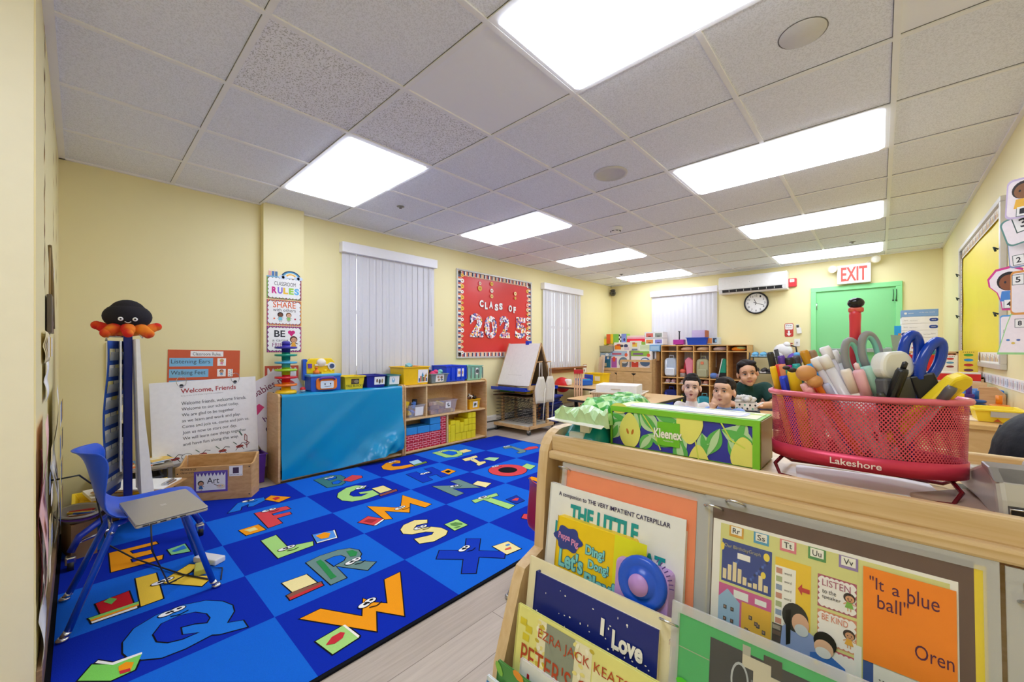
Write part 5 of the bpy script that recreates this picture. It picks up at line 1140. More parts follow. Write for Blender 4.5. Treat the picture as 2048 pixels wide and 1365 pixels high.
# ---------------------------------------------------------------- wooden toy cabinet in the far left corner
t = thing('toy_cabinet', 'light wood cabinet with cut out front in the far left corner', 'cabinet', (-3.62, 7.24, 0)); CW = wood('cabinet_wood', 'd0a873', 'ddb986', scale=(3, 3, 9))
for x in (-.54, .52): MB().prism([(-.22, 0), (.23, 0), (.23, .99), (.0, .99), (-.08, .97), (-.22, .96)], x, x + .02, CW, 'x').obj('side_panel', t, bev=.003)
MB().box((-.52, .21, 0), (.52, .23, .99), CW).obj('back_panel', t); MB().box((-.52, -.2, .745), (.52, .21, .765), CW).obj('tray_floor', t); MB().box((-.52, -.2, .02), (.52, .21, .05), CW).obj('bottom', t)
MB().prism([(-.54, .735), (.54, .735), (.54, .79), (-.54, .79)], -.222, -.202, CW, 'y').prism([(-.54, .79), (-.44, .79), (-.46, .83), (-.46, .965), (-.54, .965)], -.222, -.202, CW, 'y').prism([(-.1, .79), (.54, .79), (.54, .815), (-.1, .815)], -.222, -.202, CW, 'y').prism([(-.1, .915), (.54, .915), (.54, .955), (-.07, .955), (-.1, .93)], -.222, -.202, CW, 'y').box((-.1, -.222, .815), (-.06, -.202, .915), CW).box((.5, -.222, .815), (.54, -.202, .915), CW).obj('cut_out_front', t, bev=.002)
for i, x in enumerate((-.54, -.165, .19)):
    x1 = (-.17, .185, .54)[i]; d = MB().box((x, -.222, .04), (x1, -.204, .728), CW).obj('door', t, bev=.002)
    if i < 2: MB().poly([(x1 - .05, .7), (x1 + (.006 if i == 0 else .055), .7), (x1 + (.006 if i == 0 else .0), .655)], M('1b1613', .8)).obj('handle_notch', d, mtx=Matrix.Translation((-3.62, 7.24 - .2225, 0)) @ Matrix.Rotation(PI / 2, 4, 'X'))
def tbox(label, u0, u1, v0, v1, y, c, dep=.12, art=(), name='toy_box', cat='box', rz=0, text=None):
    """a printed box standing at depth y, its front seen between these sight lines"""
    a, b_ = PY(u0, v1, y), PY(u1, v0, y); w, h = b_.x - a.x, b_.z - a.z
    t = thing(name, label, cat, (a.x, y, min(a.z, b_.z) if h > 0 else a.z), rz)
    MB().box((0, 0, 0), (w, dep, h), M(c, .5)).obj('carton', t, bev=.002)
    if art or text:
        q = MB(X=Matrix.Rotation(PI / 2, 4, 'X'))
        for k, (x, yy, rw, rh, cc, sh) in enumerate(art):
            z = .0012 + k * .0005; mm = M(cc, .5)
            if sh == 'e': q.ell(x * w, yy * h, rw * w / 2, rh * h / 2, mm, z, 16)
            else: q.rect((x - rw / 2) * w, (yy - rh / 2) * h, rw * w, rh * h, mm, z)
        if text: q.text(text[0], text[1] * w, text[2] * h, text[3] * w, text[4] * h, M(text[5], .5), .006)
        q.obj('printed_front', t)
    return t

tbox('teal game box behind the left notch of the corner cabinet', 1205, 1220, 710, 738, 7.1, '1f6f8c', .2, ((.5, .8, .9, .3, '2f6fc0', 'r'), (.3, .3, .5, .25, 'e9dfb8', 'r'), (.75, .8, .3, .2, 'f2f0e8', 'r')))
tbox('white train toy box left of the middle in the corner cabinet', 1221, 1258, 703, 738, 7.12, 'f0ecec', .2, ((.45, .86, .9, .28, 'a9c4e0', 'r'), (.2, .35, .3, .55, 'b05ab0', 'r'), (.2, .55, .16, .3, 'e0502f', 'e'), (.7, .38, .5, .6, '6a7f98', 'e'), (.75, .42, .3, .2, 'e8ecf2', 'e'), (.85, .8, .16, .2, 'e0603f', 'e'), (.35, .85, .5, .1, 'c05a70', 'r')))
tbox('white train toy box at the right in the corner cabinet', 1262, 1303, 703, 738, 7.12, 'f2eeee', .2, ((.45, .86, .9, .28, '8fbf4a', 'r'), (.2, .3, .34, .4, 'd84a3a', 'r'), (.2, .45, .2, .2, 'e9e2ea', 'e'), (.7, .4, .5, .5, '5a7aa8', 'e'), (.68, .5, .3, .16, 'eef2f6', 'e'), (.86, .78, .16, .2, 'e0603f', 'e'), (.35, .85, .5, .1, '7a5a8a', 'r')))
tbox('narrow black and white box at the right end of the corner cabinet', 1305, 1312, 703, 722, 7.2, 'dcdce4', .1, ((.4, .5, .4, .9, '2f3040', 'r'),)); tbox('tan box at the right end of the corner cabinet', 1313, 1319, 704, 722, 7.22, 'b88a4a', .1)
tbox('slim blue grey game box sticking out over the left of the corner cabinet', 1188, 1221, 706, 713, 7.05, '8fa6c4', .25, ((.8, .5, .2, .7, 'dfe6ee', 'e'),))
o = thing('toy_bin', 'grey clear basket on the left of the corner cabinet pile', 'bin', tuple(PY(1213, 704, 7.12)), 0); b = MB(); tub(b, 0, 0, 0, .34, .2, .12, mat('clear_grey_bin', 'b9b8a8', .2, var=.03, alpha=.7), .85, .004, .012, M('8a8068', .7), .6); b.obj('tub', o); MB().ball((.09, -.02, .09), (.06, .05, .05), M('b07a5a', .6)).obj('contents', o)
tbox('white box with orange digger picture on the corner cabinet pile', 1228, 1260, 685, 703, 7.12, 'efe9e6', .15, ((.25, .45, .4, .5, 'ef8a1c', 'r'), (.3, .7, .3, .25, 'c84a2a', 'e'), (.75, .6, .25, .4, '3a3f6a', 'e'), (.5, .6, .2, .3, '4a4a5a', 'e'), (.8, .3, .3, .3, 'd8c8d8', 'r')))
tbox('small clear box of yellow blocks right of the digger box', 1260, 1279, 682, 702, 7.12, 'e6e6dc', .14, ((.5, .6, .5, .4, 'e8c84a', 'r'), (.4, .75, .3, .2, 'd86a4a', 'r'), (.5, .12, .6, .16, '7a86a0', 'r')))
tbox('pale green storage tub on the right of the corner cabinet pile', 1279, 1299, 690, 703, 7.14, 'cfe0b8', .16); tbox('translucent blue storage tub next to the cubbies', 1299, 1320, 690, 703, 7.14, '7fb0de', .16, ((.5, .5, .8, .6, 'a8cbe8', 'r'),))
tbox('rainbow striped box with checker panel on top of the corner cabinet pile', 1213, 1253, 668, 688, 7.2, '8cc04a', .15, ((.1, .5, .2, 1, 'e05a24', 'r'), (.28, .5, .12, 1, 'f0c41a', 'r'), (.5, .5, .3, 1, '7fbf4a', 'r'), (.69, .5, .12, 1, 'f4f4f4', 'r'), (.66, .85, .06, .2, '17171a', 'r'), (.72, .65, .06, .2, '17171a', 'r'), (.66, .45, .06, .2, '17171a', 'r'), (.72, .25, .06, .2, '17171a', 'r'), (.88, .5, .24, 1, '7f8fd8', 'r'), (.9, .4, .1, .3, '3f2f6a', 'e')))
tbox('yellow box at the left of the rainbow striped box', 1208, 1213, 678, 690, 7.2, 'ead02a', .1)
tbox('long red tray box with pink lid beside the rainbow striped box', 1253, 1290, 671, 685, 7.22, 'e8cfc4', .14, ((.5, .25, 1, .5, 'e0203c', 'r'), (.5, .62, 1, .2, 'e89ab0', 'r'))); tbox('green base box under the red tray box', 1279, 1290, 684, 690, 7.2, '8aa63a', .1)
for (u0, u1, v0, v1, a, c, lab) in ((1289, 1326, 664, 677, 'e2e0e0', ('d86a60', '8f9a90'), 'upper white two drawer unit with red and grey windows above the cubbies'), (1289, 1326, 677, 690, 'e6e4e6', ('e0904a', '8f86c8'), 'lower white two drawer unit with orange and violet windows')):
    tbox(lab, u0, u1, v0, v1, 7.22, a, .2, ((.28, .5, .38, .62, c[0], 'r'), (.28, .3, .2, .15, '7a3a34', 'e'), (.76, .5, .36, .62, c[1], 'r'), (.76, .3, .2, .15, '4a4a4a', 'e')), 'drawer_unit', 'drawer unit')
b = MB().box((0, 0, 0), (.06, .02, .66), M('d6bfa8', .7)).box((.05, -.03, 0), (.075, .0, .62), M('c8ad94', .7)).box((.02, .03, 0), (.1, .05, .7), M('e0d0bf', .7))
b.obj('cardboard_sheets', label='folded cardboard sheets leaning on the left side of the corner cabinet', cat='cardboard', mtx=Matrix.Translation((-4.14, 6.86, .35)) @ Matrix.Rotation(.1, 4, 'Y'))
# ---------------------------------------------------------------- cubbies on the back wall
CX0, CX1, CYF = -2.965, -1.555, 7.15; CW2 = wood('cubby_wood', 'cf9c58', 'e0b374', scale=(3, 3, 9)); CXS = [-2.965, -2.684, -2.402, -2.141, -1.871, -1.575]
t = thing('cubby_unit', 'wooden five column cubby unit on the back wall holding backpacks', 'cubby', ((CX0 + CX1) / 2, 7.31, 0)); ox, oy = (CX0 + CX1) / 2, 7.31
for i, x in enumerate(CXS): MB().box((x - ox, CYF - oy, 0), (x - ox + .018, .16, 1.225), CW2).obj('upright', t, bev=.002)
for z, nm in ((1.21, 'top'), (1.107, 'shelf_board'), (.64, 'shelf_board'), (.53, 'shelf_board'), (.03, 'shelf_board')): MB().box((CX0 - ox, CYF - oy + .001, z), (CX1 - ox, .16, z + .016), CW2).obj(nm, t, bev=.002)
MB().box((CX0 - ox, .16, 0), (CX1 - ox, .17, 1.225), wood('cubby_back', '6b4526', '85592f', scale=(3, 3, 9))).obj('back_panel', t)
def blob(name, label, cat, c, r, col, extra=(), group=None, rough=.9):
    b = MB().ball((0, 0, r[2]), r, M(col, rough), 14, 9)
    for (d, rr, cc) in extra: b.ball((d[0], d[1], d[2] + r[2]), rr, M(cc, rough), 12, 8)
    return b.obj(name, label=label, cat=cat, group=group, loc=c)
for i, (c1, c2, lab) in enumerate((('e0c0a8', 'd8b49c', 'peach'), ('e0c4a4', 'c9a88c', 'beige'), ('c9b8b8', 'a89098', 'mauve grey'), ('ef8f1c', 'b9c07a', 'orange and olive'))):
    x = (CXS[i + 1] + CXS[i + 2]) / 2 + .01; blob('folded_cloth', lab + ' folded cloth in the top row of the cubbies', 'cloth', (x, 7.26, 1.124), (.11, .09, .036), c1, (((.03, -.02, .01), (.08, .07, .028), c2), ((-.05, .0, -.01), (.06, .07, .025), c1)))
def backpack(label, x, y, z, w, h, d, c, c2, pocket=True, rz=0):
    t = thing('backpack', label, 'backpack', (x, y, z), rz); m = M(c, .85)
    MB().prism(rbox(0, h / 2, w, h, w * .32), -d / 2, d / 2, m, 'y').obj('body', t, bev=.03, seg=3)
    if pocket: MB().prism(rbox(0, h * .27, w * .78, h * .4, w * .12), -d / 2 - .03, -d / 2 + .02, M(c2, .85), 'y').obj('front_pocket', t, bev=.015)
    MB().tube([(-w * .18, 0, h * .97), (-w * .16, 0, h + .045), (w * .16, 0, h + .045), (w * .18, 0, h * .97)], .009, M(c2, .8)).obj('top_handle', t)
    MB().tube([(-w * .32, -d * .4, h * .9), (-w * .3, -d * .62, h * .6), (-w * .36, -d * .5, h * .1)], .014, M(c2, .8)).obj('strap', t)
    return t
backpack('pale blue backpack in the leftmost middle cubby', -2.81, 7.25, .657, .22, .34, .14, 'b9c8dc', 'dfe6f0')
t = backpack('sage green backpack with orange patch in the middle cubby', -2.26, 7.25, .657, .21, .33, .13, 'b3b392', 'aaa988'); MB().prism(rbox(0, .26, .05, .05, .015), -.075, -.066, M('e0805a', .7), 'y').ell(0, 0, .001, .001, INK).obj('patch', t, label='orange patch')
t = thing('pink_bag', 'pink and red bag leaning in the second middle cubby', 'bag', (-2.5, 7.25, .657), 0); MB().prism([(-.02, 0), (.08, 0), (.09, .3), (.0, .36), (-.06, .3)], -.06, .05, M('e88aa0', .7), 'y').obj('body', t, bev=.02); MB().prism([(-.09, .16), (-.06, .12), (-.02, .3), (-.06, .33)], -.03, .05, M('b01f34', .7), 'y').obj('red_side', t, bev=.01)
t = thing('drink_bottle', 'red topped clear bottle in the second middle cubby', 'bottle', (-2.6, 7.22, .657)); MB().lathe([(.0, 0), (.045, 0), (.048, .06), (.04, .08)], mat('clear_bottle', 'd8d4d2', .1, var=0, alpha=.5), n=18).obj('bottle', t); MB().ball((0, 0, .105), (.052, .052, .045), M('d8604a', .5)).obj('lid', t)
t = thing('green_bag', 'green white and black bag in the fourth middle cubby', 'bag', (-1.99, 7.25, .657)); MB().prism([(.0, .1), (.1, .1), (.1, .33), (.05, .34)], -.05, .05, M('23997a', .7), 'y').obj('green_top', t, bev=.012); MB().prism([(-.02, 0), (.1, 0), (.1, .1), (.0, .1)], -.05, .05, M('17191c', .7), 'y').obj('black_base', t, bev=.01); MB().prism([(-.03, .0), (-.02, 0), (.05, .34), (.035, .34)], -.055, .045, M('e9ece8', .7), 'y').obj('white_stripe', t)
blob('folded_cloth', 'blue patterned cloth beside the green bag in the cubbies', 'cloth', (-2.08, 7.2, .657), (.07, .07, .05), '5a78b8', (((.03, 0, .0), (.05, .05, .04), '8a7aa0'),))
for i, (x, c, lab) in enumerate(((-2.81, 'c9a0a8', 'pink grey shoes'), (-2.54, 'b08a7a', 'brown pink shoes'), (-2.26, 'c8927c', 'terracotta shoes'))):
    t = thing('shoe_pair', lab + ' in the narrow cubby row', 'shoes', (x, 7.24, .548))
    for s_ in (-.05, .05): MB().ball((s_, 0, .035), (.042, .09, .035), M(c, .7)).box((s_ - .042, -.09, 0), (s_ + .042, .09, .014), M('ddd6d0', .6)).obj('shoe', t, bev=.006)
backpack('navy backpack in the leftmost bottom cubby', -2.81, 7.25, .048, .23, .38, .16, '16246e', '26389a'); backpack('black backpack with yellow trim in the second bottom cubby', -2.54, 7.26, .048, .2, .33, .14, '1c1d22', 'c9d23a'); backpack('teal printed backpack in the middle bottom cubby', -2.24, 7.24, .048, .23, .3, .16, '2f93a4', '7fc4c8')
ZT = 1.227
t = thing('desk_caddy', 'magenta pen caddy with black post on top of the cubbies', 'caddy', (-2.69, 7.3, ZT)); MB().box((-.095, -.05, .012), (.095, .05, .1), M('b02f9a', .35)).obj('tray', t, bev=.006); MB().cyl((0, 0, .1), (0, 0, .245), .01, DKM).cyl((0, 0, .245), (0, 0, .255), .022, DKM).box((-.05, -.05, 0), (.05, .05, .012), DKM).obj('post', t)
t = thing('storage_tub', 'blue tub with pink folders on top of the cubbies', 'tub', (-2.35, 7.28, ZT)); b = MB(); tub(b, 0, 0, 0, .33, .24, .13, M('1f4fc8', .4), .9, .004, .012); b.obj('tub', t); MB().box((-.12, .02, .05), (.11, .07, .26), M('cdb9d8', .6)).obj('folder', t); MB().box((.12, -.06, .05), (.145, .08, .25), M('b0623f', .6)).obj('book_spine', t)
tbox('patterned toy box at the right end on top of the cubbies', 1407, 1437, 675, 689, 7.25, 'c9d3dc', .16, ((.4, .5, .35, .8, 'e8924a', 'r'), (.15, .4, .2, .5, 'd89a8a', 'e'), (.75, .55, .25, .7, '2f3a52', 'r'), (.82, .5, .12, .5, '7fb0d8', 'e')))
# shoe rack
t = thing('shoe_rack', 'black metal shoe rack between the cubbies and the extinguisher', 'rack', (-1.35, 7.25, 0))
for x in (-.18, .2):
    for y in (-.12, .12): MB().cyl((x, y, 0), (x, y, 1.1), .009, DKM, n=8).obj('upright', t)
for z in (.3, .55, .78, 1.03):
    b = MB()
    for y in (-.12, -.04, .04, .12): b.cyl((-.18, y, z), (.2, y, z), .006, DKM, n=6)
    b.obj('shelf_bars', t)
def shoes(label, x, z, c, c2, clog=False):
    t = thing('shoe_pair', label, 'shoes', (x, 7.2, z))
    for s_ in (-.055, .055):
        m = MB(); m.prism([(s_ - .04, -.1), (s_ + .04, -.1), (s_ + .036, .1), (s_ - .036, .1)], 0, .02, M(c2, .5)); m.ball((s_, -.03, .035), (.045, .085, .038), M(c, .5)); m.ball((s_, .05, .04), (.038, .05, .04), M(c if not clog else '1f6aa0', .5)); m.obj('shoe', t)
shoes('pale blue clogs on the top shelf of the shoe rack', -1.41, 1.037, '6ab4e0', 'a8d4ee', True); shoes('black and white sneakers on the third shelf of the shoe rack', -1.4, .787, '3a3436', 'd9d6d4'); shoes('black sneakers at the right of the third rack shelf', -1.2, .787, '232126', '4a484a')
MB().tube([(0, 0, 0), (-.03, 0, .3), (-.09, 0, .6)], .028, M('2a2724', .6), 10).obj('folded_umbrella', label='dark folded umbrella leaning at the right of the shoe rack', cat='umbrella', loc=(-1.1, 7.2, .55))
MB().ball((0, 0, .12), (.13, .07, .12), M('e6e4e4', .4)).ball((.05, 0, .22), (.05, .05, .05), M('e6e4e4', .4)).ball((-.06, -.02, .05), (.09, .07, .08), M('dddbdc', .4)).obj('plastic_bag', label='white plastic bag hanging by the fire extinguisher', cat='bag', loc=(-1.12, 7.33, 1.0))
MB().ball((0, 0, .1), (.1, .08, .1), M('5b3aa6', .6)).ball((.03, -.02, .17), (.05, .05, .04), M('5aa0d8', .6)).obj('lunch_bag', label='purple and blue lunch bag right of the shoe rack', cat='bag', loc=(-.95, 7.19, .9))
MB().box((-.12, -.12, 0), (.25, .12, .895), CW).obj('side_cabinet', label='light wood low cabinet below the fire extinguisher', cat='cabinet', loc=(-.98, 7.2, 0), bev=.004)
# ---------------------------------------------------------------- along the right wall
y0, y1, z0, z1 = 3.944, 5.784, 1.02, 2.128
t = thing('bulletin_board', 'empty yellow bulletin board with alphabet border on the right wall', 'bulletin board', mtx=wallm((XR - .001, y1, z0), '-x')); w, h = y1 - y0, z1 - z0
f = MB()
frame4(f, w, h, .035, 0, .03, M('cfcbc6', .4, metal=.4))
f.obj('frame', t, bev=.003)
b = MB(); N = 16
for i in range(N + 1):
    for j in range(13): x, y = .03 + (w - .06) * i / N, .03 + (h - .06) * j / 12; b.v.append((x, y, .006 + .005 * math.sin(x * 4 + y * 6) * math.sin(y * 5 - x * 2)))
b.mats = [mat('yellow_board_paper', 'f4df1a', .4, var=.05, scale=3, bump=.3)]
for i in range(N):
    for j in range(12): a = i * 13 + j; b.f.append((a, a + 13, a + 14, a + 1)); b.m.append(0); b.sm.append(True)
b.obj('yellow_paper', t)
BR_ = M('efeade', .7); cc = ('d8a83a', 'b08a50', 'e0c060', '9aa0a4', 'c97a3a')
for (x, y, ww, hh, nx, ny) in ((.035, .035, w - .07, .075, 60, 1), (.035, h - .11, w - .07, .075, 60, 1), (.035, .035, .05, h - .07, 1, 44), (w - .085, .035, .05, h - .07, 1, 44)):
    b = MB().rect(x, y, ww, hh, BR_, .0145)
    for i in range(nx):
        for j in range(ny): b.rect(x + ww * (i + .2) / nx, y + hh * (j + .15) / ny, ww / nx * .5, hh / ny * (.3 + .5 * ((i * 7 + j * 3) % 5) / 5), M(cc[(i * 3 + j) % 5], .7), .0152)
    b.obj('border_strip', t, label='pale border strip with small pencils')
for i, (x, y) in enumerate(((.04, .85), (.05, .62), (.04, .45), (w - .06, .78), (w - .06, .56), (w - .06, .36))): MB().tube([(x, y, .03), (x + .02, y + .01, .05), (x + .01, y - .015, .04)], .006, M('2a3a3a', .5), 6).obj('clip', t)
# number cards
def card(label, u, v, w, h, c, draw, spin=0, shape=None):
    p = PXX(u, v, XR - .06); m = wallm((p.x, p.y, p.z), -.62, 0, spin) @ Matrix.Scale(.56, 4); b = MB()
    P = shape or rbox(0, 0, w, h, min(w, h) * .2)
    b.prism(P, -.002, 0, M(c, .6)); k = .9; b.poly([(x * k, y * k) for x, y in P], M('f0e6ea', .6), .0008); draw(b, w, h)
    return b.obj('number_card', label=label, cat='card', group='number cards on the right wall', mtx=m)
def num(n, x=0, y=0, s=.1):
    def d(b, w, h): b.rect(x - s * .5, y - s * .6, s, s * 1.2, M('35524a', .6), .0012); b.rect(x - s * .44, y - s * .54, s * .88, s * 1.08, WHITE, .0018); b.text(n, x - s * .2, y - s * .32, s * .4, s * .64, INK, .0024, .02)
    return d
def kidcard(n, x, y, skin, hair, dress, extra='d8b84a'):
    def d(b, w, h):
        num(n, x, y, .075)(b, w, h); b.ell(0, h * .2, w * .34, w * .36, M(hair, .6), .0014).ell(0, h * .17, w * .27, w * .3, M(skin, .6), .002); b.poly([(-w * .2, -h * .02), (w * .2, -h * .02), (w * .25, -h * .25), (-w * .25, -h * .25)], M(dress, .6), .0014)
        for q in (-.1, .1): b.ell(q * w, h * .18, w * .035, w * .05, INK, .0026, 8)
        b.ell(w * .15, -h * .1, w * .12, w * .12, M(extra, .6), .002)
    return d
foot = [(-.05, -.2), (.05, -.21), (.075, -.15), (.08, .1), (.1, .2), (.02, .24), (-.1, .22), (-.16, .13), (-.15, .05), (-.09, -.02), (-.06, -.12)]
card('lilac kid card at the top of the number cards, cut off by the picture edge', 2046, 395, .22, .36, 'c9b8d8', kidcard('1', 0, -.12, '8a5a34', '2a1c16', 'f0b83a'), -.05)
card('grey green number 3 card below the lilac kid card', 2042, 458, .24, .26, '5f8f86', num('3', .03, .05, .13), .25)
card('blue grey number 2 card below the number 3 card', 2036, 503, .13, .3, '7f92b8', num('2', 0, -.08, .08), .06)
card('pink foot shaped card with a child picture', 2018, 580, .26, .44, 'd03a8a', kidcard('4', 0, -.14, '8a4f2c', '1d1512', '4a86d0', 'e8c070'), 0, foot)
card('orange number 5 card at the right edge', 2046, 585, .16, .4, 'e09a4a', num('5', -.03, .12, .08))
card('sky blue card half hidden behind the green card', 2014, 662, .1, .32, '5aa0dc', num('6', .0, -.02, .05))
card('pale green number 8 card with cars, lowest of the number cards', 2028, 668, .2, .4, '9ad48a', lambda b, w, h: (num('8', .04, .1, .07)(b, w, h), [b.ell(-.04 + .035 * i, -.06 - .03 * (i % 2), .014, .01, M(c, .6), .002, 10) for i, c in enumerate(('4a7fc0', 'd8b84a', '5a6fa8'))]), 0, [(-.12, -.2), (.1, -.2), (.1, .2), (-.02, .2), (-.05, .1)])
# white border strip low on the right wall
b = sheet('', '', '', 2.0, .07, M('efece8', .6), None)
for i in range(40): b.rect(.01 + i * .05, .008, .034, .05, M(('d9d9e2', 'c8b8c0', 'dde6ec', 'b8bcc8', 'e6d0d0')[i % 5], .7), .0006).rect(.017 + i * .05, .02, .01, .025, M(('8a6a78', '5f6f8f', '9a8a6a')[i % 3], .7), .001)
b.obj('border_strip', label='long white alphabet border strip low on the right wall', cat='border', mtx=wallm((XR - .003, 5.35, .905), '-x'))
# tall end cabinet with the paper boxes
t = thing('wood_cabinet', 'light wood cabinet with rods in the far right corner under the white boxes', 'cabinet', (.335, 5.98, 0))
MB().box((-.235, -.22, 0), (-.215, .22, 1.13), CW).box((.205, -.22, 0), (.225, .22, 1.13), CW).box((-.235, -.22, 1.11), (.225, .22, 1.13), CW).box((-.215, .2, 0), (.205, .22, 1.11), CW).box((-.215, -.2, .5), (.205, .2, .52), CW).obj('carcass', t, bev=.003)
for i in range(7): MB().cyl((-.19 + i * .062, -.19, .52), (-.19 + i * .062, -.19, 1.11), .012, CW, n=8).obj('rod', t)
for i in range(6):
    z = 1.132 + i * .071; w = .262; c = '7fa6d8' if i == 5 else 'f0f0f2'
    lab = ('bottom', 'second', 'third', 'fourth', 'fifth', 'topmost pale blue')[i]
    t = thing('paper_box', lab + (' lid box of the white box stack in the far right corner' if i == 5 else ' white box of the stack in the far right corner'), 'box', (.29, 5.86, z), rz=.02 * math.sin(i * 2), group='white boxes stacked in the far right corner')
    MB().box((-w / 2 - (.004 if i == 5 else 0), -.1, 0), (w / 2 + (.004 if i == 5 else 0), .2, .0695), M(c, .5)).obj('carton', t, bev=.002)
    q = MB(X=Matrix.Translation((0, -.1, 0)) @ Matrix.Rotation(PI / 2, 4, 'X'))
    if i == 5: q.prism(rbox(-.1, .035, .02, .02, .006), 0, .0006, WHITE).text('........', -.08, .03, .04, .008, WHITE, .001).text('on the side, recycle', .0, .032, .11, .012, WHITE, .001)
    elif i == 0: q.text('W.B. MASON', -.06, .02, .11, .024, M('b8202a', .5), .001, .02).text('e3', -.115, .02, .025, .026, M('5a4a3a', .5), .001).text('The copy paper', .06, .024, .06, .012, INK, .001)
    else:
        s_ = -1 if i == 2 else 1; q.prism(rbox(s_ * .1, .034, .062, .034, .016), 0, .0008, M('1d3f94', .5)).text('apply', s_ * .1 - .016, .028, .032, .012, WHITE, .0014).text('Spirit', -s_ * .1 - .015, .026, .03, .016, M('9a9a9e', .5), .001).text('Paper Products', -s_ * .05 - .02, .024, .055, .01, M('8a8a8e', .5), .001)
    q.obj('printed_label', t)
b = MB().box((0, 0, 0), (.13, .02, .26), M('1f9ad0', .5)).box((.03, -.012, 0), (.14, -.001, .18), M('c88f4a', .6)); b.obj('picture_books', label='blue and tan picture books standing left of the white box stack', cat='book', loc=(.105, 5.84, 1.14))
MB().prism([(-.03, 0), (.02, 0), (.035, .16), (-.05, .17)], -.01, .01, M('8fa08a', .6), 'y').obj('paper_figure', label='grey green card standing left of the white box stack', cat='card', loc=(.125, 5.78, 1.135))
# shelf with red bin and crayon boxes
t = thing('wood_shelf', 'light wood shelf below the yellow board holding red bin and crayon boxes', 'shelf', (.36, 5.05, 0))
MB().box((-.22, -.42, 0), (-.2, .42, .94), CW).box((.2, -.42, 0), (.22, .42, .94), CW).box((-.22, -.42, .92), (.22, .42, .94), CW).box((-.2, .4, 0), (.2, .42, .92), CW).box((-.2, -.4, .48), (.2, .4, .5), CW).obj('carcass', t, bev=.003)
t = thing('red_bin', 'red plastic bin on the shelf below the yellow board', 'bin', (.31, 5.28, .942)); b = MB(); tub(b, 0, 0, 0, .3, .26, .16, M('d8201c', .4), .92); b.obj('tub', t); MB().box((-.1, -.07, .1), (.08, .07, .17), PAPER).box((-.05, -.08, .17), (.1, .05, .2), M('2f8f9a', .5)).box((-.02, -.085, .14), (.12, .02, .165), M('8fb82f', .5)).obj('contents', t)
def crayon_box(label, x, y, c, dots, w=.1, h=.2, rz=0):
    t = thing('crayon_box', label, 'box', (x, y, .942), rz); MB().box((-w / 2, -.03, 0), (w / 2, .03, h), M(c, .5)).obj('carton', t, bev=.002)
    q = MB(X=Matrix.Translation((0, -.03, 0)) @ Matrix.Rotation(PI / 2, 4, 'X'))
    for i, d in enumerate(dots): q.ell(0, h * (.82 - i * .2), w * .26, h * .055, M(d, .5), .001, 14)
    q.text('......', -w * .3, h * .92, w * .6, h * .03, INK, .001); q.obj('printed_front', t)
crayon_box('yellow box with green blue red and purple ovals under the yellow board', .515, 4.78, 'ecd34a', ('4fa02f', '1f8fd0', 'c8322a', '6a3050'), .1, .2, -.05)
crayon_box('white box with red and blue dots beside the yellow oval box', .42, 4.85, 'eef0f0', ('c8322a', '5a9ac8', '8a3a3a'), .085, .16)
# low storage unit with toys, nearer the camera
t = thing('low_storage_unit', 'low light wood unit along the right wall with toys on top', 'cabinet', (.24, 3.75, 0))
MB().box((-.34, -.62, .735), (.33, .62, .76), MAPX).obj('top', t, bev=.004); MB().box((-.33, -.6, 0), (-.31, .6, .735), CW).obj('side_panel', t); MB().box((.3, -.6, 0), (.32, .6, .735), CW).obj('side_panel', t); MB().box((-.31, -.6, .02), (.3, -.58, .735), CW).obj('front_panel', t)
MB().box((-.3, -.4, 0), (.3, .2, .004), M('e9dccb', .7)).obj('table_mat', label='pale printed mat on the low storage unit', cat='mat', loc=(.2, 3.68, .761))
t = thing('busy_board', 'upright wooden toy panel with round and square holes on the low unit', 'toy', (.3, 4.22, .761)); b = MB(); WB = wood('busy_wood', 'd6ae78', 'e4c394')
b.box((-.2, -.01, 0), (.24, .01, .06), WB).box((-.2, -.01, .11), (.24, .01, .16), WB).box((-.2, -.01, .06), (-.1, .01, .11), WB).box((-.03, -.01, .06), (.06, .01, .11), WB).box((.16, -.01, .06), (.24, .01, .11), WB); b.obj('panel', t, bev=.002)
MB().tube([(-.065 + .035 * math.cos(a * PI / 8), -.012, .085 + .025 * math.sin(a * PI / 8)) for a in range(16)], .006, M('c8a05a', .5), 6, closed=True).obj('round_hole_rim', t)
MB().box((.07, .02, .05), (.15, .05, .11), M('3f78c0', .4)).obj('blue_mirror', t)
t = thing('fire_truck_box', 'red and white long toy box behind the wooden toy panel', 'box', (.33, 4.4, .761)); MB().box((-.2, -.05, 0), (.2, .05, .22), M('e9e2da', .5)).obj('carton', t, bev=.002); MB(X=Matrix.Translation((0, -.0505, 0)) @ Matrix.Rotation(PI / 2, 4, 'X')).rect(-.2, .16, .4, .05, M('d8261f', .5), .0006).ell(.02, .1, .1, .04, M('d85a50', .5), .0008).rect(-.18, .08, .08, .05, M('f0a02a', .5), .0008).obj('printed_front', t)
t = thing('stacking_pegs', 'red yellow and purple stacking peg toy on the low unit', 'toy', (.36, 3.55, .765)); MB().box((-.06, -.04, 0), (.06, .04, .015), M('b98a52', .6)).obj('base', t, bev=.002)
for i, (x, c) in enumerate(((-.04, 'b81f2f'), (-.015, 'f0c41a'), (.025, '4a2480'))):
    b = MB()
    for k in range(5): b.box((x - .02, -.03, .016 + k * .022), (x + .02, .03, .034 + k * .022), M(c, .35)).cyl((x, 0, .034 + k * .022), (x, 0, .038 + k * .022), .013, M(c, .35), n=10)
    b.cyl((x, 0, .12), (x, 0, .17), .013, M(c, .35), n=12); b.obj('peg_stack', t, bev=.003)
t = thing('peg_toy', 'blue and orange stacking peg toy right of the purple one', 'toy', (.47, 3.62, .765))
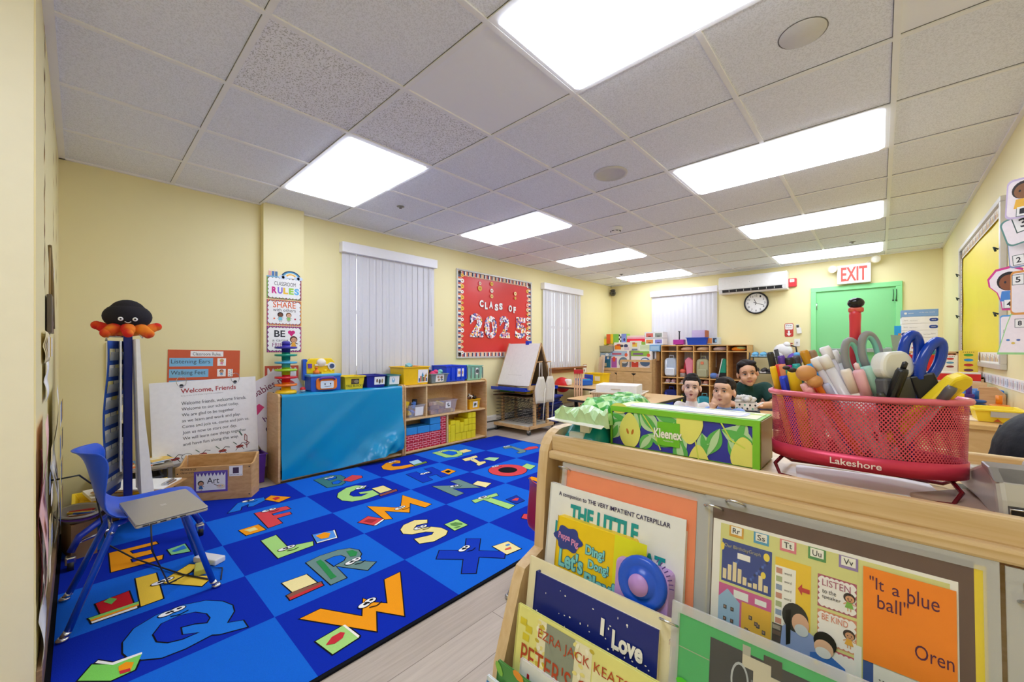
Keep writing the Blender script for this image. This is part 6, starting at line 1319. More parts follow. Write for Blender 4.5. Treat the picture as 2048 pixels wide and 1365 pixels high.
for x, c, k in ((-.05, '1f5fb0', 4), (.04, 'f08a1c', 3)):
    b = MB()
    for i in range(k): b.lathe([(.0, 0), (.04, 0), (.045, .008), (.04, .017), (0, .017)], M(c, .35), (x, 0, i * .022), 14)
    b.cyl((x, 0, k * .022), (x, 0, k * .022 + .05), .014, M(c, .35)); b.obj('peg_stack', t)
t = thing('yellow_tub', 'yellow tub with grey label at the front of the low unit', 'tub', (.46, 3.36, .762)); b = MB(); tub(b, 0, 0, 0, .17, .2, .07, M('f2d93a', .4), .84, .004, .012); b.obj('tub', t, bev=.002)
q = MB(X=Matrix.Translation((0, -.095, 0)) @ Matrix.Rotation(PI / 2 + .2, 4, 'X')); q.box((-.03, .03, 0), (.07, .065, .001), M('b9bcc4', .5)).poly([(-.02, .005), (.01, .005), (-.005, .022)], M('b8502a', .6), .001); q.obj('label_strip', t, label='grey label')
MB().prism([(-.06, 0), (.06, 0), (.06, .11), (.02, .155), (-.05, .15), (-.06, .1)], -.009, .009, wood('puzzle_wood', 'b98a58', 'd0a574'), 'y').obj('wooden_animal', label='wooden animal puzzle standing at the right of the low unit', cat='toy', loc=(.5, 3.78, .765), rz=-.4, bev=.003)
MB().box((-.08, -.05, 0), (.08, .05, .12), M('e89a3a', .5)).box((-.085, -.055, .07), (.085, .055, .125), M('2f7ac8', .4)).obj('blue_lid_box', label='blue and orange box behind the peg toys', cat='box', loc=(.49, 3.98, .765), bev=.004)
# ---------------------------------------------------------------- people
def remesh(b, name, vox, parent, it=4, **k):
    o = b.obj(name, parent)
    r = o.modifiers.new('r', 'REMESH'); r.mode = 'VOXEL'; r.voxel_size = vox; r.use_smooth_shade = True
    if it: s_ = o.modifiers.new('s', 'SMOOTH'); s_.iterations = it; s_.factor = .5
    dg = bpy.context.evaluated_depsgraph_get(); dg.update()
    me = bpy.data.meshes.new_from_object(o.evaluated_get(dg)); me.name = name
    old = o.data; o.modifiers.clear(); o.data = me; bpy.data.meshes.remove(old)
    if not me.materials: me.materials.append(b.mats[0])
    me.polygons.foreach_set('use_smooth', [True] * len(me.polygons))
    return setp(o, **k)
def hairm(h): return mat('hair_' + h, h, .6, var=.35, scale=60, bump=.3, spec=.25)
def limb(b, pts, rs, m):
    b.tube(pts, rs, m, 14)
    for p, r in zip(pts, rs): b.ball(p, r * .99, m, 12, 8)
def hand(b, w, d, up, m, s=1):
    """palm, four bent fingers, thumb from the side of the palm"""
    w, d, up = Vector(w), Vector(d).normalized(), Vector(up).normalized(); sd = d.cross(up).normalized()
    pc = w + d * .035 * s; b.tube([w - d * .01, w + d * .03 * s, w + d * .065 * s], [.02 * s, .024 * s, .022 * s], m, 10)
    for i, L in enumerate((.052, .06, .056, .044)):
        o = w + d * .062 * s + sd * (i - 1.5) * .0165 * s; a = o + d * L * .5 * s - up * .006 * s; e = a + d * L * .42 * s - up * .02 * s
        b.tube([o - d * .01, o, a, e], [.0085 * s, .0085 * s, .008 * s, .0068 * s], m, 8)
    o = w + d * .018 * s - sd * .02 * s; b.tube([o, o + d * .02 * s - sd * .018 * s, o + d * .045 * s - sd * .024 * s - up * .006], [.011 * s, .0095 * s, .0075 * s], m, 8)
def person(label, loc, yaw, J, skin, hair, top, bottom, hs, H, hairfn, vox=.005, sleeve=.55, look=(0, 0, 0), mouth=('b0605a', .018, .004), shoes='3a3a44', collar=None, lids=False, group=None):
    t = thing('person', label, 'person', loc, yaw)
    sk = mat('skin_' + skin, skin, .5, var=.03, scale=12); P = {k: Vector(v) for k, v in J.items() if k != 'w'}
    R = Euler(look).to_matrix(); hc = P['head']; T = Matrix.Translation(hc) @ R.to_4x4() @ Matrix.Scale(hs, 4)
    b = MB(); w = J.get('w', .1)
    limb(b, [P['pelvis'], P['belly'], P['chest'], P['neck']], [w * .95, w * .86, w, w * .45], sk)
    b.tube([P['neck'] - Vector((0, 0, w * .3)), P['neck'], hc + R @ Vector((0, .012, -.06)) * hs], [w * .6, .046 * hs * 1.05, .046 * hs], sk, 14)
    for s_ in 'lr':
        limb(b, [P['sh' + s_], P['el' + s_], P['wr' + s_]], [w * .46, w * .34, w * .24], sk); limb(b, [P['chest'] + (P['sh' + s_] - P['chest']) * .3, P['sh' + s_]], [w * .6, w * .46], sk)
        d = P['wr' + s_] - P['el' + s_]; hand(b, P['wr' + s_], J.get('hd' + s_, d), J.get('hu' + s_, (0, 0, 1)), sk, w / .12)
        limb(b, [P['hi' + s_], P['kn' + s_], P['an' + s_]], [w * .68, w * .48, w * .3], sk); b.tube([P['an' + s_], P['an' + s_] + Vector((0, -w * 1.1, -w * .3))], [w * .3, w * .28], sk, 10)
    h = MB(X=T)
    h.ball((0, .012, .035), (.077, .094, .086), sk, 22, 14).ball((0, -.022, -.035), (.064, .066, .074), sk, 20, 12).ball((0, -.05, -.088), (.03, .03, .024), sk).ball((0, -.045, .045), (.062, .05, .045), sk)
    for s_ in (-1, 1): h.ball((s_ * .036, -.052, -.035), (.03, .03, .032), sk).ball((s_ * .079, .008, -.012), (.011, .022, .031), sk, R=Matrix.Rotation(s_ * .35, 3, 'Z')).ball((s_ * .03, -.073, .028), (.024, .014, .009), sk)
    h.tube([(0, -.08, .015), (0, -.091, -.012), (0, -.1, -.026)], [.008, .011, .014], sk, 8).ball((-.011, -.092, -.028), .008, sk, 8, 6).ball((.011, -.092, -.028), .008, sk, 8, 6)
    n0 = len(b.v); b.v += h.v; b.f += [tuple(i + n0 for i in f) for f in h.f]; b.m += [0] * len(h.f); b.sm += h.sm
    remesh(b, 'body', vox, t)
    W = M('e9e7e4', .3); IR = M('20130e', .2)
    for s_ in (-1, 1):
        e = MB(X=T); e.ball((s_ * .031, -.0745, .005), (.0125, .0095, .0068 if not lids else .002), W, 14, 9); eo = e.obj('eye', t)
        MB(X=T).ball((s_ * .031 + .001, -.0828, .005), (.0064, .0035, .0066 if not lids else .002), IR, 12, 8).obj('iris', eo)
        MB(X=T).tube([(s_ * .045, -.078, .01), (s_ * .031, -.0865, .0145), (s_ * .017, -.082, .008)], .002, M('2a1a14', .6), 6).obj('eyelid', eo)
        MB(X=T).tube([(s_ * .05, -.08, .026), (s_ * .034, -.09, .033), (s_ * .016, -.09, .029)], [.002, .0034, .0026], M('2c1f1a', .8), 6).obj('eyebrow', t)
    mc, mw, mo = mouth
    MB(X=T).tube([(-mw, -.082, -.06), (-mw * .4, -.0895, -.0575 + mo * .3), (0, -.09, -.0585 + mo * .3), (mw * .4, -.0895, -.0575 + mo * .3), (mw, -.082, -.06)], [.002, .0042, .0038, .0042, .002], M(mc, .5), 8).tube([(-mw * .9, -.082, -.061), (0, -.0895, -.066 - mo), (mw * .9, -.082, -.061)], [.002, .0048, .002], M(mc, .5), 8).obj('lips', t)
    g = MB(X=T); hairfn(g, hairm(hair)); remesh(g, 'hair', .0045 * hs + .0005, t, 2)
    # clothing follows the body
    c = MB(); m = mat('cloth_' + top, top, .85, var=.07, scale=60, bump=.2); k = 1.12
    limb(c, [P['pelvis'] + Vector((0, 0, -w * .1)), P['belly'], P['chest'], P['neck'] - Vector((0, 0, w * .28))], [w * 1.04, w * .99, w * 1.1, w * .62], m)
    for s_ in 'lr':
        limb(c, [P['chest'] + (P['sh' + s_] - P['chest']) * .3, P['sh' + s_]], [w * .68, w * .54], m); q = P['sh' + s_].lerp(P['el' + s_], min(1, sleeve)); pts = [P['sh' + s_], q]; rs = [w * .53, w * .47]
        if sleeve > 1: pts.append(P['el' + s_].lerp(P['wr' + s_], sleeve - 1)); rs.append(w * .33)
        c.tube(pts, rs, m, 14); c.ball(P['sh' + s_], w * .53, m)
        if sleeve > 1: c.ball(q, w * .47, m)
    remesh(c, 'shirt', vox, t, 3)
    c = MB(); m = mat('cloth_' + bottom, bottom, .85, var=.07, scale=60)
    c.ball(P['pelvis'], (w * 1.05, w * .95, w * .8), m)
    for s_ in 'lr': limb(c, [P['hi' + s_], P['kn' + s_], P['kn' + s_].lerp(P['an' + s_], .85)], [w * .76, w * .56, w * .42], m)
    remesh(c, 'trousers', vox, t, 3)
    for s_ in 'lr':
        a = P['an' + s_]; MB().ball((a.x, a.y - w * .5, w * .3), (w * .36, w * .9, w * .3), M(shoes, .6)).obj('shoe', t)
    if collar: MB().lathe([(w * .46, 0), (w * .56, .006), (w * .5, .016)], M(collar, .8), P['neck'] - Vector((0, 0, w * .16)), 20, cap=False).obj('collar', t)
    return t
def short_hair(g, m):
    g.ball((0, .02, .05), (.0815, .0945, .0795), m, 22, 14).ball((0, .05, -.005), (.079, .066, .07), m, 18, 12).ball((0, -.036, .096), (.056, .042, .028), m, 16, 10).ball((0, -.06, .078), (.05, .024, .02), m, 14, 8)
    for s_ in (-1, 1): g.ball((s_ * .067, -.01, .045), (.013, .028, .028), m, 10, 8)
def tuft_hair(g, m):
    short_hair(g, m)
    g.ball((0, -.005, .108), (.056, .062, .036), m, 16, 10).ball((.012, -.03, .125), (.03, .03, .02), m, 12, 8)
def tied_hair(g, m):
    g.ball((0, .02, .048), (.0815, .097, .082), m, 22, 14).ball((0, .055, .0), (.079, .06, .07), m, 18, 12).ball((0, .125, -.0), (.036, .036, .036), m)
    for s_ in (-1, 1): g.ball((s_ * .04, -.03, .092), (.042, .044, .028), m, 12, 8).ball((s_ * .073, -.01, .04), (.012, .028, .036), m, 10, 8)
def long_hair(g, m):
    g.ball((0, .02, .05), (.088, .1, .083), m, 22, 14).ball((0, .06, -.05), (.088, .06, .12), m, 18, 12).ball((0, -.05, .085), (.062, .05, .034), m)
    for s_ in (-1, 1): g.tube([(s_ * .06, -.045, .08), (s_ * .084, -.03, .0), (s_ * .082, -.02, -.1), (s_ * .075, 0, -.15)], [.022, .02, .022, .012], m, 10)
def kidJ(hz, w=.083, lean=0, wrl=None, wrr=None, ell=None, elr=None):
    s_ = hz - .165
    return dict(w=w, head=(0, -.03 - lean, hz), neck=(0, 0 - lean * .6, s_ + .045), chest=(0, .02 - lean * .3, s_ - .06), belly=(0, .04, s_ - .17), pelvis=(0, .06, .345),
                shl=(.105, .01 - lean * .5, s_ - .005), shr=(-.105, .01 - lean * .5, s_ - .005), ell=ell or (.14, -.06, s_ - .14), elr=elr or (-.14, -.06, s_ - .14), wrl=wrl or (.07, -.19, .6), wrr=wrr or (-.07, -.19, .6),
                hil=(.055, .05, .34), hir=(-.055, .05, .34), knl=(.07, -.16, .35), knr=(-.07, -.16, .35), anl=(.07, -.17, .05), anr=(-.07, -.17, .05))
J = dict(w=.122, head=(.02, -.1, .93), neck=(0, -.03, .825), chest=(0, .04, .7), belly=(0, .1, .53), pelvis=(0, .15, .42), shl=(.165, .02, .785), shr=(-.17, .02, .8), ell=(.24, -.1, .655), elr=(-.24, -.1, .655), wrl=(.12, -.26, .66), wrr=(-.1, -.26, .66),
         hil=(.09, .13, .415), hir=(-.09, .13, .415), knl=(.12, -.27, .44), knr=(-.12, -.27, .44), anl=(.12, -.28, .07), anr=(-.12, -.28, .07))
AW = PY(1484, 746, 4.14); person('adult with tied back dark hair in a dark green t-shirt leaning on the table', (AW.x, AW.y + .1, 0), .23, J, 'dfae8c', '1d1512', '123f38', '2b3040', 1.0, 1.6, tied_hair, .0055, .75, (.1, -.16, .12), ('b0665c', .022, .001))
A1 = PY(1381, 778, 3.62); J = kidJ(.815); person('child with upright dark hair in a white shirt and orange smock', (A1.x, A1.y + .03, 0), .33, J, 'efc9ae', '1a1412', 'ece9e6', '39424f', .9, 1, tuft_hair, .0048, 1.6, (0, .03, -.05), ('a8504a', .013, .004), collar='dcd8d4')
A2 = PY(1446, 785, 3.36); J = kidJ(.822, .088, wrl=(.06, -.17, .455), wrr=(-.085, -.09, .69), elr=(-.16, -.1, .56)); J['hdr'] = (.35, -.05, 1); J['hur'] = (0, -1, .2)
person('child in a blue shirt turning round with a hand at the chin', (A2.x, A2.y + .03, 0), .3, J, 'e4b696', '231a16', '8fa8e0', '39424f', .93, 1, short_hair, .0048, .9, (-.05, .0, -.42), ('b06a60', .016, .001))
A3 = PY(1526, 789, 4.8); J = kidJ(.69, .083, .05, wrl=(.05, -.16, .45), wrr=(-.05, -.16, .45)); person('child with long dark hair looking down behind the red caddy', (A3.x, A3.y + .08, 0), .15, J, 'e6b89a', '221613', '5a5560', '39424f', .86, 1, long_hair, .0048, 1.2, (.45, 0, .12), ('b0625a', .014, .001), lids=True)
J = dict(w=.088, head=(0, -.02, .885), neck=(0, .0, .755), chest=(0, .01, .66), belly=(0, .0, .55), pelvis=(0, .0, .46), shl=(.11, 0, .7), shr=(-.11, 0, .7), ell=(.15, .02, .56), elr=(-.15, .02, .56), wrl=(.14, -.05, .44), wrr=(-.14, -.05, .44), hil=(.055, 0, .44), hir=(-.055, 0, .44), knl=(.06, -.01, .25), knr=(-.06, -.01, .25), anl=(.06, .0, .06), anr=(-.06, .0, .06))
def big_hair(g, m):
    long_hair(g, m); g.ball((0, .03, .03), (.105, .115, .11), m, 22, 14).ball((0, .06, -.09), (.1, .075, .13), m, 18, 12)
person('child with thick black hair standing behind the staplers at the right edge', (.29, 1.42, 0), PI, J, 'dcae8c', '131318', '4a4d5a', '39424f', 1.0, 1, big_hair, .005, .6, (0, 0, 0))
MB().prism([(-.1, 0), (.1, 0), (.08, .16), (-.08, .16)], -.008, .008, M('f0935a', .8), 'y').obj('smock_bib', label='orange smock bib held at the chest of the white shirted child', cat='bib', mtx=Matrix.Translation((A1.x + .045, A1.y - .12, .5)) @ Matrix.Rotation(.33, 4, 'Z'), bev=.003)
for a, rz, lab, c, sh, w_ in ((AW, .23, 'blue child chair under the adult in green', '1a4fae', .305, .34), (A1, .33, 'red child chair under the child in the white shirt', '9c1f2c', .262, .3), (A2, .3, 'blue child chair under the child in the blue shirt', '2452a8', .258, .3), (A3, .15, 'green child chair under the child looking down', '2a7f4a', .262, .3)):
    d = .26 if a is AW else (.12 if a is not A3 else .15); kid_chair(lab, (a.x - d * math.sin(rz), a.y + d * math.cos(rz), 0), PI + rz, c, sh, w_)
t = thing('open_carton', 'open animal print carton with crumpled paper on the table by the person in green', 'carton', tuple(PY(1492, 699, 3.82))[:2] + (.621,), rz=.25)
CT = MB(); tub(CT, 0, 0, .02, .16, .13, .06, M('eae4dc', .6), 1.0, .003, .001); q = MB(X=Matrix.Translation((0, -.0655, .02)) @ Matrix.Rotation(PI / 2, 4, 'X')); CT.obj('carton', t)
for i in range(8): q.ell(-.068 + i * .019, .014 + .03 * (i % 2), .007, .009, INK if i % 3 else M('6fae9a', .6), .001, 10)
q.rect(-.02, .01, .04, .04, WHITE, .0006); q.obj('printed_front', t); MB().box((-.1, -.09, 0), (.1, .09, .018), M('1d1d20', .5)).obj('black_tray', t, bev=.004)
b = MB()
for i in range(12): b.ball((-.06 + .016 * (i % 8), -.03 + .02 * (i % 4), .09 + .016 * (i % 3)), (.03, .022, .02), M('d8d4ce', .8), 7, 5, R=Matrix.Rotation(i, 3, 'X'))
b.obj('crumpled_paper', t); MB().tube([tuple(PY(1508, 818, 3.78)), tuple(PY(1526, 806, 3.72))], .006, PAPER).obj('paint_brush', label='white stick leaning beside the open carton', cat='brush')
# ---------------------------------------------------------------- foreground bookcase (double sided book display)
FX0, FX1, FY = -.482, .43, .63
FW = wood('display_wood', 'c8a878', 'dac099', scale=(2, 24, 40), rough=.35); FWV = wood('display_wood_end', 'cbaa7c', 'dcc29c', scale=(24, 24, 2), rough=.35)
t = thing('book_display', 'light wood book display case in the foreground with angled tiers', 'bookcase', ((FX0 + FX1) / 2, .8, 0)); ox, oy = (FX0 + FX1) / 2, .8
prof = [(.43, 0), (1.03, 0), (1.03, .55), (.99, .94)]
for i in range(7): a = i * PI / 12; prof.append((.93 + .06 * math.cos(a), .935 + .055 * math.sin(a)))
for i in range(7): a = PI / 2 + i * PI / 12; prof.append((.672 + .055 * math.cos(a), .935 + .055 * math.sin(a)))
prof += [(.612, .9), (.603, .765), (.55, .748), (.538, .725), (.492, .6), (.47, .45), (.44, .3)]
for x in (FX0 - .022, FX1): MB().prism([(y - oy, z) for y, z in prof], x - ox, x + .022 - ox, FWV, 'x').obj('end_panel', t, bev=.006, seg=3)
MB().box((FX0 - ox, FY - oy, .951), (FX1 - ox, FY + .014 - oy, .981), FW).obj('top_rail', t, bev=.003)
MB().box((FX0 - ox, FY - .011 - oy, .936), (FX1 - ox, FY + .012 - oy, .952), FW).obj('front_lip', t, bev=.004)
MB().box((FX0 - ox, FY + .014 - oy, .95), (FX1 - ox, .98 - oy, .964), FW).obj('top_tray', t)
MB().box((FX0 - ox, .98 - oy, .94), (FX1 - ox, .994 - oy, .981), FW).obj('rear_rail', t, bev=.003)
def lean(y, z, a, x0=0): return Matrix.Translation((x0, y, z)) @ Matrix.Rotation(PI / 2 - a, 4, 'X')
for k, (y, z) in enumerate(((.6, .62), (.54, .42), (.49, .22), (.45, .05))):
    MB().box((FX0 - ox, y - .03 - oy, z), (FX1 - ox, y + .06 - oy, z + .012), FW).obj('tier_ledge', t, bev=.002)
    MB(X=Matrix.Translation((-ox, -oy, 0))).add([(FX0, y + .012, z + .012), (FX1, y + .012, z + .012), (FX1, y + .062, z + .3), (FX0, y + .062, z + .3), (FX0, y + .02, z + .012), (FX1, y + .02, z + .012), (FX1, y + .07, z + .3), (FX0, y + .07, z + .3)], [(0, 1, 2, 3), (7, 6, 5, 4), (3, 2, 6, 7), (0, 4, 5, 1), (0, 3, 7, 4), (1, 5, 6, 2)], FW).obj('tier_back', t)
def plane_at(u0, v0, u1, y, a):
    """a leaning sheet whose top edge runs along x at depth y between two sight lines; returns matrix with origin at its top left corner and its width"""
    p, q = PY(u0, v0, y), PY(u1, v0, y); return p, q.x - p.x
def book(label, u0, v0, u1, y, a, h, th, cover, draw=None, pages=True, name='picture_book', r=0, group=None, cat='book'):
    p, w = plane_at(u0, v0, u1, y, a); m = Matrix.Translation(p) @ Matrix.Rotation(PI / 2 - a, 4, 'X')
    t = thing(name, label, cat, group=group, mtx=m); c = M(cover, .32)
    if pages: MB().box((.003, -h + .003, -th + .002), (w - .002, -.003, -.002), M('efeadd', .8)).obj('pages', t)
    b = MB()
    for z in ((-.002, 0), (-th, -th + .002)):
        if r: b.prism(rbox(w / 2, -h / 2, w, h, r), z[0], z[1], c)
        else: b.box((0, -h, z[0]), (w, 0, z[1]), c)
    b.box((-.001, -h, -th), (.002, 0, 0), c); b.obj('cover', t)
    if draw: q = MB(); draw(q, w, h); q.obj('cover_art', t)
    return t
def X_(u, v, y, p): return PY(u, v, y).x - p.x
# clear pouches with papers, in the top tier
POUCH = mat('clear_pouch', 'e9ebee', .08, var=0, alpha=.03); POUCHE = mat('clear_pouch_edge', 'dfe2e6', .12, var=0, alpha=.45)
def pouch(label, u0, v0, u1, y, a, h, inner, mg, draw, rings=()):
    p, w = plane_at(u0, v0, u1, y, a); t = thing('page_pouch', label, 'pouch', mtx=Matrix.Translation(p) @ Matrix.Rotation(PI / 2 - a, 4, 'X'))
    MB().prism(rbox(w / 2, -h / 2, w, h, .012), .0022, .0027, POUCH).obj('clear_sleeve', t)
    e = MB()
    for r_ in ((0, -.012, w, 0), (0, -h, .011, -.012), (w - .011, -h, w, -.012)): e.box((r_[0], r_[1], -.0015), (r_[2], r_[3], .002), POUCHE)
    e.obj('sealed_edge', t)
    q = MB(); l, r_, tp = mg; q.box((l, -h + .01, -.001), (w - r_, -tp, .0004), M(inner, .6)); draw(q, w, h); q.obj('page', t)
    for x, y_ in rings: MB().tube([(x + .011 * math.cos(k * PI / 9) * 1.1, y_ + .005 * math.sin(k * PI / 9), .003 + .011 * math.sin(k * PI / 9)) for k in range(18)], .0016, CHROME, 7, closed=True).obj('ring', t)
    return t
pouch('clear pouch with an orange sheet hanging behind the white book, topmost left', 1127, 924, 1412, .624, .12, .22, 'f08a5c', (.006, .012, .008), lambda q, w, h: None, ((.006, -.012),))
def photo_page(q, w, h):
    z = .0008; W1 = w - .045
    q.rect(.012, -h + .01, w - .04, h - .04, M('f1efec', .5), z); x0, x1, y1, y0 = .022, w - .034, -.034, -h + .01; Wd, Hd = x1 - x0, y1 - y0
    R = lambda a, b, c, d, col, k=0: q.rect(x0 + a * Wd, y1 - (b + d) * Hd, c * Wd, d * Hd, M(col, .5), z + .0004 + k * .0002)
    EL = lambda a, b, c, d, col, k=0: q.ell(x0 + a * Wd, y1 - b * Hd, c * Wd, d * Hd, M(col, .5), z + .0004 + k * .0002, 18)
    R(0, 0, 1, 1, 'd8d88c'); R(.012, .12, .27, .33, '203c92', 1)
    for i in range(26): R(.02 + (i * 37 % 25) / 100, .16 + (i * 53 % 26) / 100, .012, .02, ('3556b4', '16285f', '4a6cc8')[i % 3], 2)
    q.text('Our BirthdayGraph', x0 + .025 * Wd, y1 - .185 * Hd, .2 * Wd, .035 * Hd, M('e9dc8a', .5), z + .0014); R(.1, .2, .07, .045, 'f2f0ee', 3)
    for i, k in enumerate((.08, .12, .15, .11, .06, .03, .04, .11, .05)): R(.02 + i * .028, .43 - k, .021, k, 'e6d6b0', 3)
    EL(.255, .17, .016, .03, 'f0d84a', 3); EL(.24, .31, .013, .025, 'f0d84a', 3); EL(.015, .18, .01, .03, 'f0d84a', 3)
    R(.0, .47, .285, .42, 'd05a9c', 1); R(.0, .58, .12, .31, '9cc0e4', 2); q.poly([(x0, y1 - .58 * Hd), (x0 + .05 * Wd, y1 - .5 * Hd), (x0 + .12 * Wd, y1 - .58 * Hd)], M('9cc0e4', .5), z + .001); R(.13, .56, .155, .33, 'eab62a', 2); R(.085, .49, .08, .06, 'eef0f4', 3); R(.2, .5, .06, .04, 'eef0f4', 3)
    for i in range(14):
        a, b = (.03 + (i % 2) * .04, .63 + (i // 2) * .09) if i < 4 else (.15 + (i * 29 % 12) / 100, .62 + (i * 17 % 24) / 100)
        R(a, b, .018, .03, '3a3436', 4); R(a + .003, b + .004, .01, .018, 'c9a08a', 5)
    EL(.262, .85, .022, .035, '5a6a4a', 4); R(.258, .86, .007, .05, '5a4a3a', 4)
    for i, (s_, c) in enumerate((('Rr', 'd8a02a'), ('Ss', '4a9cc8'), ('Tt', 'e07a8a'), ('Uu', '4a8f4a'), ('Vv', '8f7ab4'))):
        a = .05 + i * .135; R(a, -.0, .08, .085, c, 2); R(a + .01, .005, .06, .06, 'f2f1ea', 3); q.text(s_, x0 + (a + .02) * Wd, y1 - .055 * Hd, .04 * Wd, .04 * Hd, INK, z + .0016)
    R(.3, .14, .17, .55, 'efc71a', 1); R(.3, .2, .1, .5, 'f3f2ef', 2)
    for i in range(8): R(.305, .215 + i * .06, .03, .04, ('c88a7a', 'a8b48a', '8a9cc0')[i % 3], 3); q.text('word', x0 + .345 * Wd, y1 - (.25 + i * .06) * Hd, .035 * Wd, .018 * Hd, INK, z + .0012)
    q.poly([(x0 + .41 * Wd, y1 - .32 * Hd), (x0 + .43 * Wd, y1 - .28 * Hd), (x0 + .43 * Wd, y1 - .305 * Hd), (x0 + .465 * Wd, y1 - .305 * Hd), (x0 + .465 * Wd, y1 - .335 * Hd), (x0 + .43 * Wd, y1 - .335 * Hd), (x0 + .43 * Wd, y1 - .36 * Hd)], M('c8322a', .5), z + .0012)
    for k, (b, c) in enumerate(((.17, 'b0506a'), (.41, 'd88a6a'), (.65, 'c8506a'))):
        R(.5, b, .165, .22, c, 1); q.scallop(x0 + .51 * Wd, y1 - (b + .205) * Hd, .145 * Wd, .19 * Hd, M('f3f0f2', .5), z + .001, 7, 5, .3)
        if k < 2: doodle(q, x0 + .635 * Wd, y1 - (b + .19) * Hd, .12 * Hd, '33211a', ('7ab04a', 'e0a83a')[k], z=z + .0013)
    q.text('LISTEN', x0 + .52 * Wd, y1 - .24 * Hd, .12 * Wd, .045 * Hd, M('a85a7a', .5), z + .0016).text('to the', x0 + .52 * Wd, y1 - .29 * Hd, .06 * Wd, .03 * Hd, INK, z + .0016).text('speaker', x0 + .52 * Wd, y1 - .33 * Hd, .08 * Wd, .03 * Hd, INK, z + .0016).text('BE KIND', x0 + .52 * Wd, y1 - .47 * Hd, .11 * Wd, .04 * Hd, M('d8846a', .5), z + .0016)
    # the two printed people with masks
    R(.29, .62, .05, .4, '3a2f2c', 4)
    for i in range(9): R(.292, .63 + i * .04, .04, .03, ('c8bcae', '8a6a5a', '5a4640')[i % 3], 5)
    P = lambda pts, col, k: q.poly([(x0 + a * Wd, y1 - b * Hd) for a, b in pts], M(col, .5), z + .0004 + k * .0002)
    P([(.34, .62), (.4, .55), (.5, .62), (.54, .95), (.36, 1), (.33, .8)], '8aa0d8', 6); P([(.4, .95), (.56, .86), (.7, 1), (.36, 1)], '26242a', 5); EL(.4, .53, .062, .1, '23201f', 7); EL(.425, .56, .04, .07, 'd8ac94', 8); EL(.43, .6, .032, .04, 'c3ccd8', 9); P([(.355, .5), (.38, .48), (.38, .72), (.36, .74)], '1c1a1a', 8)
    P([(.47, .72), (.54, .68), (.62, .74), (.64, .9), (.6, 1), (.47, 1)], '3f74c8', 9); EL(.535, .62, .05, .07, '1f1c1c', 10); EL(.53, .66, .042, .055, 'e2b89c', 11); EL(.528, .69, .034, .035, 'dfe2e6', 12); EL(.51, .82, .045, .07, '23408f', 13)
    for a, b in ((.5, .77), (.535, .8), (.49, .84), (.525, .86)): EL(a, b, .012, .018, ('e8c83a', 'd86aa0')[int(a * 200) % 2], 14)
    EL(.455, .85, .03, .03, 'dcb096', 14); EL(.57, .87, .03, .03, 'dcb096', 14)
    R(.655, .56, .03, .42, 'eceef0', 2); R(.69, .52, .04, .45, '1d4a9c', 2)
    R(.73, .6, .3, .4, 'eceae8', 3)
    for i in range(7): q.text('..................', x0 + .75 * Wd, y1 - (.72 + i * .04) * Hd, .24 * Wd, .006 * Hd, INK, z + .002)
    # orange note
    R(.69, .03, .33, .6, 'f58a2c', 8); k = z + .0024; NI = M('5a2a4a', .5)
    q.text('"It', x0 + .715 * Wd, y1 - .16 * Hd, .055 * Wd, .08 * Hd, NI, k).text('a', x0 + .8 * Wd, y1 - .165 * Hd, .028 * Wd, .05 * Hd, NI, k).text('blue', x0 + .855 * Wd, y1 - .185 * Hd, .11 * Wd, .09 * Hd, NI, k).text('ball"', x0 + .745 * Wd, y1 - .275 * Hd, .115 * Wd, .09 * Hd, NI, k).text('Oren', x0 + .88 * Wd, y1 - .5 * Hd, .13 * Wd, .085 * Hd, NI, k)
pouch('clear pouch with brown framed classroom photo and orange note', 1412, 989, 1998, .622, .12, .215, '5d4034', (.006, .016, .006), lambda q, w, h: (photo_page(q, w, h), q.rect(w - .017, -h + .01, .0085, h - .018, M('ecd21a', .5), .0006), q.rect(.005, -h + .01, .0015, h - .02, M('ecd21a', .5), .0012)), ((.012, -.016), (.04, -.003)))
pouch('clear pouch with dark photo at the right edge of the display', 2010, 1132, 2330, .622, .12, .215, '4a4440', (.02, .006, .012), lambda q, w, h: q.rect(.024, -.035, w - .05, .006, M('8f8d92', .4), .001), ((.02, -.03),))
